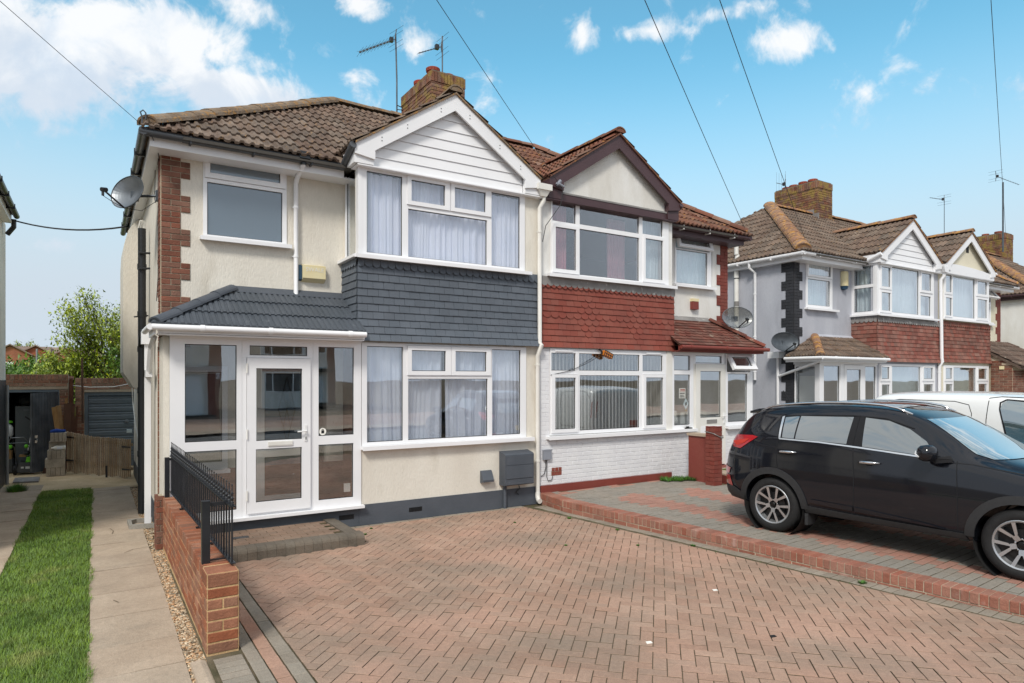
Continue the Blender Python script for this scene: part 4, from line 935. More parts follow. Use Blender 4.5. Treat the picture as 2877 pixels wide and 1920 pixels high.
# red painted entrance walls
t = root('entrance_wall', 'red painted low wall running to the white glazed door, pale coping on top', 'wall', (9.77, 8.6, 0.18))
b = MB(); b.box(9.67, 9.86, 8.30, 8.86, .17, 1.04); b.build('wall_body', 'redpaint', t); b = MB(); b.box(9.64, 9.89, 8.295, 8.88, 1.04, 1.085); b.build('coping', 'slab', t)
t = root('brick_pillar', 'red painted square brick pillar at the end of the entrance wall', 'pillar', (9.6, 8.2, .18))
b = MB(); b.box(9.505, 9.715, 8.105, 8.288, .17, 1.25); pb = b.build('core', 'mortar_red', t)
it = brick_panel((9.50, 8.10, .17), (1, 0, 0), (0, 0, 1), (0, -1, 0), .22, 1.09, 'brick_redpaint', .0757, .22, .008, joint=.006, wob=.001) + brick_panel((9.50, 8.29, .17), (0, -1, 0), (0, 0, 1), (-1, 0, 0), .19, 1.09, 'brick_redpaint', .0757, .19, .008, joint=.006, wob=.001)
for me, M in it: inst('brick', me, M, t)
b = MB(); b.tube([(9.48, 8.29, 1.16), (9.48, 8.08, 1.13), (9.6, 8.08, 1.08), (9.69, 8.08, 1.05), (9.74, 8.09, 1.08), (9.74, 8.2, 1.10)], .008, 6); b.tube([(9.67, 8.075, 1.055), (9.71, 8.07, 1.055)], .02, 8); tag(b.build('rope', 'lead_grey'), 'grey rope knotted round the top of the red pillar', 'rope')
t = root('entrance_step', 'low red brick step with a green mat beside the pillar', 'step', (10.7, 8.4, .18))
b = MB(); b.box(9.90, 11.6, 8.1, 8.74, .17, .33); b.build('core', 'mortar_red', t); b = MB(); b.box(9.90, 11.6, 8.07, 8.74, .33, .36); b.build('tread', 'slab', t)
for me, M in brick_panel((9.90, 8.1, .17), (1, 0, 0), (0, 0, 1), (0, -1, 0), 1.7, .155, 'brick_redpaint', .0757, .228, .01, joint=.008): inst('brick', me, M, t)
tag(MB().box(10.3, 10.9, 8.2, 8.6, .36, .372).build('door_mat', 'leaf_dark'), 'dark green mat on the low red step', 'mat')
# ------------------------------------------------------------------ the grey house and its other half
OC = 20.13
Cc = dict(xc=5.70, xg=1.70, hw=1.56, zt=6.50, wall='render_grey', side_wall='render_grey', fascia='upvc', gutter='upvc', barge='upvc', gable='upvc', gable_fill='cladding', roof='roof_brown', ridge='roof_orange', hipr=.17, lod=1, side_tiles=1, group=SEMI,
          front_holes=[(14.92, 16.02, 3.92, 5.1)], bay_holes=[(17.0, 19.85, 3.82, 5.1), (17.05, 19.9, 1.1, 2.5)], ret_holes=[(9.26, 9.82, 3.82, 5.12)])
hC, rfC, XC = house('semi_detached_house', 'grey rendered house with black quoins and brown-red tiled bay', OC, -1, -.10, Cc)
window(hC, I, (14.911, 16.03), (3.90, 5.12), [(14.99, 15.93, 4.735, 5.03, 14.93, 16.0, 4.68, 5.1), (14.98, 15.93, 3.98, 4.63)], YB - .02, sill=(14.86, 16.2, 3.86, 3.90))
window(hC, I, (17.0, 19.85), (3.80, 5.12), [(17.12, 17.54, 4.52, 5.03, 17.05, 17.6, 4.45, 5.09), (17.12, 17.54, 3.90, 4.37, 17.05, 17.6, 3.84, 4.43), (17.65, 19.03, 3.88, 5.07), (19.14, 19.67, 4.57, 5.04, 19.09, 19.76, 4.5, 5.09), (19.12, 19.68, 3.88, 4.42)], YF - .025, sill=(16.9, 19.95, 3.76, 3.80, .1))
window(hC, I, (9.2, 9.85), (3.80, 5.12), [(9.28, 9.78, 4.58, 5.06), (9.28, 9.78, 3.88, 4.50)], 16.93, 'x', sill=(9.1, 9.85, 3.76, 3.80, .08))
MB().box(16.92, 17.0, YF - .03, YF + .04, 3.80, 5.12).build('corner_post', 'upvc', hC)
window(hC, I, (17.05, 19.93), (1.05, 2.52), [(17.13, 17.50, 2.13, 2.44, 17.08, 17.56, 2.06, 2.48), (17.13, 17.50, 1.2, 1.98, 17.08, 17.56, 1.12, 2.04), (17.66, 19.12, 1.15, 2.46), (19.27, 19.77, 2.13, 2.44, 19.2, 19.85, 2.06, 2.48), (19.27, 19.77, 1.2, 1.98, 19.2, 19.85, 1.12, 2.04)], YF - .02, gm='glass_low', sill=(17.0, 20.0, 1.0, 1.05))
hung_tiles(hC, XC, -1, 'hung_old', dz=-.10, z1=3.80, band='lead_grey')
quoins(hC, XC, -1, 5.70, 0, 5.22, 'brick_blackpaint', 'mortar_black', joint=.006, lo=.22, hi=.34)
porch_roof(hC, XC, -1, 'roof_brown', 'roof_orange', 'roll', 6.02, 4.88, 3.18, 2.66, 3.2, rows=4, w=.15, lipm='render_grey', side_vis=True)
b = MB(); b.box(14.43, 16.93, YF - .04, YF + .03, 2.48, 2.56); b.box(14.42, 14.47, YF + .03, YB, 2.48, 2.56); b.box(14.43, 14.60, YF - .03, YF + .06, .1, 2.5); b.box(15.31, 15.45, YF - .02, YF + .05, .1, 2.5); b.box(16.29, 16.37, YF - .02, YF + .05, .1, 2.5)
b.build('porch_frame', 'upvc', hC)
window(hC, I, (14.6, 15.31), (.1, 2.48), [(14.63, 15.29, .2, 2.44)], YF - .01, gm='glass_low', name='porch_window')
window(hC, I, (16.37, 16.93), (.1, 2.48), [(16.41, 16.9, 1.0, 2.44)], YF - .01, gm='glass_low', name='porch_window')
dC = window(hC, I, (15.455, 16.285), (.12, 2.47), [(15.56, 16.18, .3, 2.36)], YF - .03, gm='glass_low', name='door')
b = MB(); b.box(15.48, 15.53, YF - .05, YF - .03, 1.1, 1.35); b.build('handle', 'black_plastic', dC)
window(hC, I, (9.26, 9.85), (.5, 2.48), [(9.3, 9.8, .6, 2.42)], 14.44, 'x', gm='glass_low', name='porch_window')
MB().box(14.43, 14.5, YF + .06, YB, 0, .5).build('porch_side_wall', 'render_grey', hC)
MB().box(16.2, 16.93, YF, YF + .06, .0, 1.0).build('porch_panel', 'upvc', hC)
MB().box(14.62, 15.4, YB - .03, YB - .005, .3, 2.2).build('inner_door', 'upvc_old', hC)
b = MB(); b.tube([(14.40, 11.49, 5.42), (14.36, 11.49, 5.1), (14.36, 11.49, 1.0)], .06, 12); b.tube([(14.36, 11.49, 5.42), (14.36, 11.49, 5.75)], .055, 12); b.tube([(14.36, 11.49, 4.9), (14.36, 11.49, 4.8)], .066, 12)
b.tube([(14.36, 11.49, 5.75), (14.36, 11.49, 5.86)], .038, 10); b.build('soil_pipe', 'upvc_old', hC, smooth=50)
MB().tube([(14.36, 11.49, 4.78), (14.36, 11.49, 4.80)], .07, 12).build('pipe_band', 'black_plastic', hC); MB().tube([(14.36, 11.49, 4.05), (14.36, 11.49, 4.18)], .063, 12).build('pipe_label', 'lead_grey', hC)
downpipe(hC, [(14.20, 10.97, 5.1), (14.20, 10.97, 4.98), (14.37, 10.92, 4.86), (14.37, 10.92, 2.1)], .036, br=[(14.37, 10.92, 4.3), (14.37, 10.92, 3.2), (14.37, 10.92, 2.3)])
downpipe(hC, [(14.37, 10.25, 2.72), (14.37, 10.25, .0)], .036); downpipe(hC, [(14.16, 8.95, 2.56), (14.2, 9.3, 2.45), (14.36, 10.2, 2.2)], .034)
MB().box(14.2, 14.5, 10.1, 10.42, 2.64, 2.8).build('hopper_head', 'upvc', hC)
q = MB().box(14.420, 14.429, 10.58, 10.80, 5.05, 5.20).build('air_brick', 'mortar_white', hC); b = MB()
for i in range(6):
    for j in range(4): b.box(14.416, 14.42, 10.592 + i * .034, 10.615 + i * .034, 5.06 + j * .035, 5.085 + j * .035)
b.build('vent_hole', 'gasket', q)
chimney(hC, 13.73, -.10, 'brick_lichen', 'mortar_dark', [(6.35, 13.0, .17, .15), (6.35, 13.35, .17, .15), (6.35, 13.7, .15, .15), (6.35, 13.98, .14, .14)])
b = MB()
for i in range(8):
    y = 12.55 + i * .17; z = 7.30 + (.12 if i % 2 else 0) + max(0, (1.2 - abs(y - YR)) * .62); z = 5.23 + PT * (min(y + .08, 2 * YR - y) - YE) + (.03 if i % 2 else 0); b.box(19.70, 19.725, y, y + .172, z - .15, z + .13)
b.build('flashing', 'lead_grey', hC)
curtain('net_curtain', 17.05, 19.8, 3.85, 5.06, YF + .17, 'net_aqua', 'pale net curtain across the upper bay of the grey house', wl=.12)
curtain('net_curtain', 9.28, 9.8, 3.85, 5.1, 17.12, 'net_aqua', 'net curtain in the side pane of the grey house bay', ax='x', wl=.12)
curtain('net_curtain', 14.95, 15.98, 3.95, 5.05, YB + .15, 'net_aqua', 'net curtain behind the small upper window of the grey house', wl=.12)
curtain('net_curtain', 17.1, 19.85, 1.1, 2.48, YF + .17, 'net_aqua', 'net curtain in the lower window of the grey house', wl=.12)
Dc = dict(xc=5.66, xg=1.64, hw=1.56, zt=6.52, wall='render_ivory', side_wall='render_ivory', fascia='upvc', gutter='upvc', barge='upvc', gable='render_ivory', gable_fill='plain', roof='roof_brown', ridge='roof_orange', lod=1, group=SEMI,
          front_holes=[(24.0, 25.05, 3.95, 5.1)], bay_holes=[(20.42, 23.25, 3.88, 5.17), (20.42, 23.25, 1.1, 2.5)], ret_holes=[])
hD, rfD, XD = house('semi_detached_house', 'ivory house with weathered red hung tiles and a brick side extension', OC, 1, -.07, Dc)
window(hD, I, (20.42, 23.25), (3.86, 5.2), [(20.50, 20.85, 4.62, 5.11, 20.46, 20.90, 4.55, 5.15), (20.50, 20.85, 3.95, 4.46, 20.46, 20.90, 3.9, 4.53), (20.95, 22.32, 3.94, 5.12), (22.45, 23.08, 4.70, 5.08, 22.38, 23.18, 4.62, 5.15), (22.45, 23.08, 3.98, 4.54, 22.38, 23.18, 3.9, 4.6)], YF - .025, sill=(20.35, 23.35, 3.82, 3.86, .09))
window(hD, I, (20.42, 23.25), (1.05, 2.52), [(20.50, 20.88, 2.13, 2.44, 20.46, 20.94, 2.06, 2.48), (20.50, 20.88, 1.2, 1.98, 20.46, 20.94, 1.12, 2.04), (21.0, 22.4, 1.15, 2.46), (22.52, 23.08, 2.13, 2.44, 22.46, 23.18, 2.06, 2.48), (22.52, 23.08, 1.2, 1.98, 22.46, 23.18, 1.12, 2.04)], YF - .02, gm='glass_low', sill=(20.38, 23.3, 1.0, 1.05))
window(hD, I, (24.0, 25.05), (3.95, 5.1), [(24.08, 24.97, 4.72, 5.02, 24.02, 25.03, 4.66, 5.08, 'o', 40), (24.08, 24.97, 4.02, 4.6)], YB - .02, sill=(23.95, 25.15, 3.9, 3.95))
hung_tiles(hD, XD, 1, 'hung_older', dz=-.07, z1=3.82, flare=(.05, .03, .01))
quoins(hD, XD, 1, 5.66, 0, 5.2, 'brick_redpaint', 'mortar_red', joint=.006)
b = MB(); b.prism([(20.35, 9.06, 5.13), (23.3, 9.06, 5.13), (23.3, 9.06, 5.28), (22.6, 9.06, 5.36), (21.8, 9.06, 5.40), (21.0, 9.06, 5.42), (20.35, 9.06, 5.40)], (0, .08, 0)); b.build('bay_head_board', 'upvc', hD)
q = MB().box(21.72, 21.87, 9.150, 9.158, 5.86, 6.05).build('gable_vent', 'gasket', hD)
downpipe(hD, [(20.16, 9.06, 5.12), (20.16, 9.06, 5.02), (20.12, 9.12, 4.92), (20.12, 9.10, 2.72), (20.12, 9.08, 2.62), (20.10, 9.15, 2.48), (20.10, 9.15, .3)], .045, 'upvc', br=[(20.12, 9.12, 4.6), (20.10, 9.15, 2.3)])
b = MB(); b.prism([(20.0, 8.98, 5.28), (20.32, 8.98, 5.28), (20.24, 8.98, 5.12), (20.08, 8.98, 5.12)], (0, .16, 0)); b.build('hopper_head', 'upvc', hD)
curtain('net_curtain', 20.45, 23.2, 3.9, 5.1, YF + .17, 'net_aqua', 'pale net curtain across the upper window of the ivory house', wl=.12)
curtain('net_curtain', 20.45, 23.2, 1.1, 2.48, YF + .17, 'net_cream', 'net curtain in the lower window of the ivory house', wl=.14)
# brick extension of that house
b = MB(); b.box(23.42, 26.2, 8.62, YB - .01, 0, 2.62); b.prism([(23.42, 8.62, 2.62), (23.42, YB - .01, 3.28), (23.42, YB - .01, 2.62)], (2.78, 0, 0)); q = b.build('extension', 'mortar', hD)
it = brick_panel((23.42, YF - .005, .95), (0, -1, 0), (0, 0, 1), (-1, 0, 0), .575, 1.75, 'brick', .0757, .228, .01) + brick_panel((23.42, 8.62, .95), (1, 0, 0), (0, 0, 1), (0, -1, 0), 2.0, 1.45, 'brick', .0757, .228, .01)
scatter('brick', it, q, 'brick', 290)
P2 = (3.36 - 2.52) / (YB - 8.40); cs = 1 / math.hypot(1, P2); sn = P2 * cs
b = MB(); b.prism([(23.36, 8.40, 2.50), (23.36, YB, 3.34), (23.36, YB, 3.26), (23.36, 8.40, 2.42)], (3.0, 0, 0)); er = b.build('extension_roof', 'roof_dark', hD)
scatter('roof_tile', slope_tiles((23.36, 8.38, 2.51), (1, 0, 0), (0, cs, sn), (0, -sn, cs), 10, 5, .30, .335, tile_mesh('roll', .30, .335, 'roof_dark'), [(V((0, YB, 0)), V((0, 1, 0)))]), er, 'roof_dark')
b = MB(); b.box(24.0, 26.3, 8.39, 8.42, 2.25, 2.48); b.build('fascia', 'upvc', hD); MB().box(23.405, 23.43, 8.4, 8.9, 2.55, 2.62).build('verge_board', 'slab', hD)
b = MB(); halfpipe_gutter(b, (24.0, 8.34, 2.43), (26.3, 8.34, 2.43), .055); b.build('gutter', 'upvc', hD, smooth=40)
tag(MB().box(23.37, 23.41, 8.83, 8.95, 2.42, 2.52).build('security_light', 'cream_plastic'), 'small cream box high on the brick extension wall', 'light')
# ------------------------------------------------------------------ the next pair along, and the pair on the other side of the shared path
Ec = dict(Cc); Ec.update(wall='render_white', side_wall='render_white', ridge='roof_orange', roof='roof_brown', gutter='brown_paint', fascia='brown_paint', front_holes=[], bay_holes=[], ret_holes=[], gable_fill='plain')
hE, rfE, XE = house('semi_detached_house', 'white house beyond the brick extension with brown gutter and brick quoins', 33.86, -1, -.10, Ec)
quoins(hE, XE, -1, 5.70, 0, 5.2, 'brick', 'mortar', joint=.01, side=False, per=4, lo=.12, hi=.36)
chimney(hE, 27.46, -.15, 'brick_lichen', 'mortar_dark', [(6.4, 13.0, .16, .15), (6.4, 13.5, .14, .14)])
Lc = dict(xc=5.66, xg=1.66, hw=1.56, zt=6.55, wall='render_cream', fascia='upvc_old', gutter='black_plastic', barge='upvc', gable='upvc', gable_fill='plain', roof='roof_brown', ridge='roof_orange', lod=0, group=SEMI, front_holes=[], bay_holes=[], ret_holes=[])
hL, rfL, XL = house('semi_detached_house', 'cream house at the left edge beyond the grass strip, black gutter at its eaves', -7.20, 1, .12, Lc)
MB().box(-1.5395, -1.532, 9.9, 16.9, 0, 2.1).build('side_plinth', 'black_plastic', hL)
b = MB(); b.tube([(-1.36, 16.32, 5.3), (-1.36, 16.34, 5.15), (-1.47, 16.4, 5.0)], .045, 8); b.build('gutter_outlet', 'black_plastic', hL)
b = MB(); b.tube([(-1.49, 16.6, 2.0), (-1.49, 16.6, 0)], .03, 8); b.build('downpipe', 'grey_metal', hL)
# ------------------------------------------------------------------ things fixed to the houses
def dish(label, c, n, w, h_, back, wall, mesh='alu', up=(0, 0, 1), arm=True):
    """an oval reflector: centre c, facing n, width w, height h_; wall = where its bracket meets the wall"""
    t = root('satellite_dish', label, 'satellite dish', c, 'satellite dishes on the houses')
    n = V(n).normalized(); u = V(up).cross(n).normalized(); v = n.cross(u); M = frame_M(c, u, v, n)
    b = MB(); K = 7; N = 28; rings = []
    for j in range(K + 1):
        r = j / K; rings.append([(r * w / 2 * math.cos(2 * math.pi * i / N), r * h_ / 2 * math.sin(2 * math.pi * i / N), .075 * r * r * (w / .6)) for i in range(N)])
    for d, flip in ((0, 0), (-.006, 1)):
        for j in range(K):
            for i in range(N):
                q = [rings[j][i], rings[j][(i + 1) % N], rings[j + 1][(i + 1) % N], rings[j + 1][i]]
                q = [tuple(M @ V((x, y, z + d))) for x, y, z in q]; b.poly(q[::-1] if flip else q)
    b.build('reflector', mesh, t, smooth=True)
    b = MB(); b.tube([tuple(M @ V((x, y, z))) for x, y, z in rings[-1]], .007, 6, closed=True); b.build('rim', 'aerial_metal', t)
    b = MB(); base = M @ V((0, -h_ / 2, .06)); f = M @ V((0, -h_ * .30, w * .72)); b.tube([tuple(M @ V((0, -h_ * .3, -.04))), tuple(base), tuple(f)], .012, 6); b.build('arm', 'black_metal', t)
    b = MB(); b.tube([tuple(f - (M.to_3x3() @ V((0, -.02, .05)))), tuple(f + (M.to_3x3() @ V((0, -.01, .02))))], .028, 10); b.tube([tuple(f + V((0, 0, -.02))), tuple(f + V((0, 0, -.08)))], .016, 8); b.build('receiver', 'black_plastic', t)
    b = MB(); bk = M @ V((0, 0, -.05)); wv = V(wall); b.tube([tuple(bk), tuple(wv)], .018, 8); b.box(bk.x - .05, bk.x + .05, bk.y - .05, bk.y + .05, bk.z - .06, bk.z + .05); b.box(wv.x - .035, wv.x + .03, wv.y - .05, wv.y + .05, wv.z - .07, wv.z + .07); b.build('bracket', 'aerial_metal', t)
    b = MB(); m = (base + wv) / 2 - V((0, 0, .12)); b.tube([tuple(f - V((0, 0, .08))), tuple((f + base) / 2 - V((0, 0, .05))), tuple(base), tuple(m), tuple(wv - V((0, 0, .05)))], .004, 5); b.build('cable', 'wire', t)
    return t
dish('grey satellite dish on the cream house side wall under the dark gutter', (.42, 10.25, 4.62), (-.78, -.62, .22), .56, .46, 0, (.735, 10.15, 4.62), 'alu', arm=True)
dish('large see-through mesh dish at the red quoins above the red porch roof', (11.72, 9.40, 3.44), (-.45, -1, .15), .70, .46, 0, (11.95, 9.82, 3.45), 'dish_mesh')
dish('dark mesh dish beside the black quoins of the grey house', (14.15, 9.95, 3.02), (-.45, -1, .15), .70, .46, 0, (14.42, 10.1, 2.98), 'aerial_metal')
def yagi(label, mast, boom, n_el, el, mast_r=.017, refl=True, panel=True, horiz=True, brk=None, name='tv_aerial', group='TV aerials on the chimneys', fold=None):
    """mast = points; boom from the mast top out to the tip; elements across it"""
    t = root(name, label, 'TV aerial', mast[0], group)
    b = MB(); b.tube(mast, mast_r, 8); b.build('mast', 'aerial_metal', t, smooth=50)
    p, q = V(boom[0]), V(boom[1]); d = (q - p).normalized(); cr = d.cross(V((0, 0, 1))).normalized(); cr = (cr if horiz else V((0, 0, 1)))
    b = MB(); b.tube([tuple(p), tuple(q)], .010, 6); b.build('boom', 'aerial_metal', t)
    for i in range(n_el):
        c = p + (q - p) * ((i + 1.6) / (n_el + .6)); b = MB()
        if fold: 
            for s_ in (-1, 1):
                for z_ in (-1, 1): b.tube([tuple(c), tuple(c + cr * s_ * el + V((0, 0, 1)) * z_ * el * fold)], .0032, 4)
            b.box(c.x - .018, c.x + .018, c.y - .018, c.y + .018, c.z - .018, c.z + .018)
        else: b.tube([tuple(c - cr * el), tuple(c + cr * el)], .0035, 4)
        b.build('element', 'aerial_metal', t)
    if refl:
        b = MB(); k = p + d * .04
        for sz in (-1, 1):
            e = k + V((0, 0, sz * .22)) + d * -.05; b.tube([tuple(k), tuple(e)], .012, 5)
            for f in (.45, .95): g = k + (e - k) * f; b.tube([tuple(g - cr * .27), tuple(g + cr * .27)], .004, 4)
        b.build('reflector', 'aerial_metal', t)
    if panel:
        c = p + d * .16; b = MB(); b.box(c.x - .04, c.x + .04, c.y - .04, c.y + .04, c.z - .03, c.z + .07); b.build('dipole_box', 'black_plastic', t)
    if brk:
        b = MB()
        for a, w in brk: b.tube([a, w], .011, 6); b.tube([(a[0], a[1], a[2] - .1), (w[0], w[1], w[2] - .04)], .009, 6)
        b.build('bracket', 'black_metal', t)
    return t
yagi('tall pole aerial with long spiky boom left of the lichen-covered chimney', [(5.86, 14.15, 7.9), (5.86, 14.15, 9.0), (5.83, 14.15, 10.05)], ((5.83, 14.12, 9.92), (4.9, 13.9, 9.28)), 10, .13, .019, brk=[((5.86, 14.15, 8.42), (6.02, 14.1, 8.36)), ((5.86, 14.15, 8.12), (6.02, 14.1, 8.08))], fold=.5)
yagi('short aerial standing behind the chimney pots of the nearest chimney', [(6.55, 13.2, 8.65), (6.55, 13.2, 9.78)], ((6.55, 13.2, 9.55), (5.95, 13.15, 9.22)), 8, .07, .016)
yagi('small tilted aerial at the left end of the second chimney', [(19.9, 13.9, 8.1), (19.9, 13.9, 8.95)], ((19.9, 13.9, 8.75), (19.0, 13.6, 8.6)), 3, .35, .014, refl=True, horiz=False)
yagi('high aerial on a dark mast at the farthest chimney, near the right edge', [(33.0, 12.5, 7.6), (33.0, 12.5, 10.6)], ((32.3, 12.5, 10.75), (34.6, 12.5, 10.75)), 9, .05, .035, refl=True)
yagi('thin drooping aerial left of the farthest chimney', [(32.3, 14.5, 8.0), (32.3, 14.5, 10.3)], ((32.3, 14.5, 10.2), (30.6, 14.3, 10.0)), 9, .05, .014)
t = root('alarm_box', 'cream burglar alarm box with dark blue end, beside the white downpipe', 'alarm box', (2.7, 9.8, 3.58))
b = MB(); b.prism([(2.575, YB - .09, 3.80), (2.575, YB - .09, 3.61), (2.575, YB, 3.555), (2.575, YB, 3.82)], (.335, 0, 0)); b.build('cover', 'cream_plastic', t); b = MB(); b.prism([(2.518, YB - .05, 3.79), (2.518, YB - .05, 3.59), (2.518, YB, 3.57), (2.518, YB, 3.81)], (.056, 0, 0)); b.build('end_cap', 'blue_plastic', t)
text('SWALE', .085, Matrix.Translation((2.75, YB - .0915, 3.735)) @ FRONT, 'upvc_old', t, 'faded_lettering')
t = root('alarm_box', 'small red alarm box with yellowed top above the red porch roof', 'alarm box', (10.9, 9.8, 3.62))
MB().box(10.80, 10.98, YB - .08, YB, 3.62, 3.79).build('cover', 'redpaint', t); MB().box(10.795, 10.985, YB - .085, YB, 3.79, 3.85).build('top', 'cream_plastic', t)
t = root('alarm_box', 'cream alarm box with dark lower end beside the upper bay of the grey house', 'alarm box', (16.5, 9.8, 4.5))
b = MB(); b.lathe([(0, 0), (.11, .0), (.11, .34), (.09, .38), (0, .38)], (16.52, YB - .03, 4.55), 12); b.build('cover', 'cream_plastic', t, smooth=40); b = MB(); b.lathe([(0, 0), (.09, .03), (.11, .1), (0, .1)], (16.52, YB - .03, 4.44), 12); b.build('lower_end', 'blue_plastic', t, smooth=40)
t = root('meter_box', 'dark grey meter box on the cream wall beside the party downpipe', 'meter box', (5.9, 9.1, .38))
b = MB(); b.prism([(5.60, YF, .94), (5.60, YF - .16, .905), (5.60, YF - .19, .885), (5.60, YF - .19, .40), (5.60, YF - .17, .385), (5.60, YF, .385)], (.56, 0, 0)); b.build('case', 'slate_paint', t)
b = MB(); b.box(5.62, 6.14, YF - .200, YF - .1905, .50, .715); b.box(5.62, 6.14, YF - .200, YF - .1905, .722, .87); b.build('door', 'slate_paint', t)
b = MB(); b.tube([(5.68, YF - .05, .39), (5.68, YF - .05, .0)], .03, 10); b.build('pipe', 'slate_paint', t, smooth=50); b = MB(); b.tube([(5.95, YF - .04, .39), (5.97, YF - .05, .30), (5.9, YF - .04, .25), (5.96, YF - .03, .2)], .008, 6); b.build('cable', 'wire', t)
t = root('vent_cowl', 'small dark grey vent cowl low on the cream wall left of the meter box', 'vent cowl', (5.34, 9.17, .45))
b = MB(); b.prism([(5.24, YF, .645), (5.24, YF - .03, .64), (5.24, YF - .105, .50), (5.24, YF - .10, .465), (5.24, YF, .45)], (.2, 0, 0)); b.build('hood', 'slate_paint', t)
t = root('junction_box', 'light grey junction box with two cables on the white painted bricks', 'junction box', (6.54, 9.15, .74))
MB().box(6.457, 6.622, YF - .06, YF - .005, .745, .905).build('case', 'grey_plastic', t); MB().box(6.45, 6.63, YF - .065, YF - .055, .895, .915).build('lid', 'grey_plastic', t)
b = MB(); b.tube([(6.52, YF - .025, .745), (6.52, YF - .025, .62), (6.49, YF - .025, .5), (6.42, YF - .025, .46)], .006, 5); b.tube([(6.545, YF - .025, .745), (6.54, YF - .025, .45), (6.57, YF - .025, .37), (6.64, YF - .025, .38), (6.67, YF - .025, .45)], .006, 5); b.build('cable', 'wire', t)
t = root('wall_lamp', 'tilted outdoor lamp with amber grid hanging under the red hung tiles', 'wall lamp', (7.8, 9.1, 2.58))
b = MB(); b.tube([(7.70, YF - .03, 2.66), (7.70, YF - .1, 2.62), (7.72, YF - .1, 2.54)], .018, 8); b.build('bracket', 'black_plastic', t)
Ml = Matrix.Translation((7.72, YF - .13, 2.60)) @ Matrix.Rotation(R(22), 4, 'Y'); b = MB(); b.box(0, .20, -.03, .05, -.045, .045, M=Ml); b.build('case', 'lamp_amber', t); b = MB()
for i in range(5): b.box(.0 + i * .05 - .004, .0 + i * .05 + .004, -.036, -.03, -.047, .047, M=Ml)
b.box(0, .2, -.036, -.03, -.006, .006, M=Ml); b.box(-.006, .206, -.036, -.03, .04, .05, M=Ml); b.box(-.006, .206, -.036, -.03, -.05, -.04, M=Ml); b.build('guard', 'black_plastic', t)
b = MB(); b.tube([(7.7, YF - .05, 2.54), (7.4, YF - .04, 2.40), (7.05, YF - .035, 2.27), (6.62, YF - .03, 2.19)], .006, 5); b.build('cable', 'wire', t)
# ------------------------------------------------------------------ overhead wires, all from one pole across the road
POLE = V((-9.67, -3.18, 9.0))
t = root('telegraph_pole', 'wooden telegraph pole by the road that the house wires run to', 'pole', (-9.67, -3.18, -.1)); b = MB(); b.tube([(-9.67, -3.18, -.1), (-9.67, -3.18, 9.3)], [.16, .11], 12); b.build('trunk', 'wood_pole', t, smooth=50); MB().box(-10.2, -9.15, -3.24, -3.12, 8.9, 9.0).build('crossarm', 'wood_pole', t)
def wire(label, p, q, sag=.12, r=.0032, cat='wire', group='overhead wires from the pole', n=14):
    p, q = V(p), V(q); b = MB(); b.tube([tuple(p + (q - p) * (i / n) - V((0, 0, sag * 4 * (i / n) * (1 - i / n)))) for i in range(n + 1)], r, 5); o = b.build('overhead_wire', 'wire'); tag(o, label, cat, group)
wire('thin overhead wire ending at the left eaves corner of the cream house', POLE, (.48, 9.40, 5.31))
wire('overhead wire ending at the left end of the brown gable board', POLE, (6.66, 9.0, 5.46), r=.004)
wire('overhead wire ending at the right eaves of the red and white house', POLE, (11.95, 9.35, 5.42), r=.005)
wire('overhead wire ending at the eaves corner of the grey house', POLE, (14.2, 9.4, 5.45), r=.005)
wire('overhead wire ending near the farthest chimney at the right', POLE, (33.0, 12.4, 8.4), r=.006)
b = MB()
P0, P1 = V((-1.40, 16.4, 5.30)), V((.46, 14.05, 4.93)); b.tube([tuple(P0 + (P1 - P0) * (i / 10) - V((0, 0, .12 * 4 * (i / 10) * (1 - i / 10)))) for i in range(11)], .016, 6); tag(b.build('overhead_cable', 'wire'), 'thick sagging cable strung between the two houses above the garages', 'cable')
b = MB(); b.tube([(6.66, 9.0, 5.46), (6.74, 8.98, 5.35), (6.72, 9.02, 5.1), (6.45, 9.08, 4.72), (6.40, 9.1, 4.45)], .007, 5); tag(b.build('drop_cable', 'wire'), 'slack dark cable drooping from the brown gable across the bay window corner', 'cable')
b = MB(); b.tube([(6.62, 9.0, 5.42), (6.70, 8.99, 5.50)], .03, 8); b.tube([(6.64, 8.97, 5.44), (6.76, 8.97, 5.40)], .02, 8); tag(b.build('wire_insulator', 'grey_plastic'), 'pale insulator clamp at the left end of the brown gable board', 'insulator')
b = MB(); b.tube([(.50, 9.41, 5.25), (.50, 9.41, 5.40), (.48, 9.41, 5.46), (.51, 9.41, 5.49), (.54, 9.41, 5.46), (.54, 9.41, 5.38)], .009, 6); tag(b.build('hip_iron', 'aerial_metal'), 'curled hip iron standing at the corner of the dark gutter', 'hip iron')
# ------------------------------------------------------------------ ground
import numpy as np
def zg(y): return .010 * (9.2 - min(max(y, 0), 9.2))
def sheet(name, pts, m, z=None, kind='structure', parent=None, th=.0):
    b = MB(); b.poly([(p[0], p[1], (p[2] if len(p) > 2 else z)) for p in pts]); o = b.build(name, m, parent)
    if kind and parent is None: o['kind'] = kind
    return o
sheet('ground', [(-900, -900), (900, -900), (900, 1400), (-900, 1400)], 'soil', -.14)
sheet('back_ground', [(-20, 15), (60, 15), (60, 60), (-20, 60)], 'dirt', -.012)
o = sheet('dirt_path', [(-1.68, 15.1), (.735, 15.1), (.735, 24), (-1.68, 24)], 'dirt', -.004)
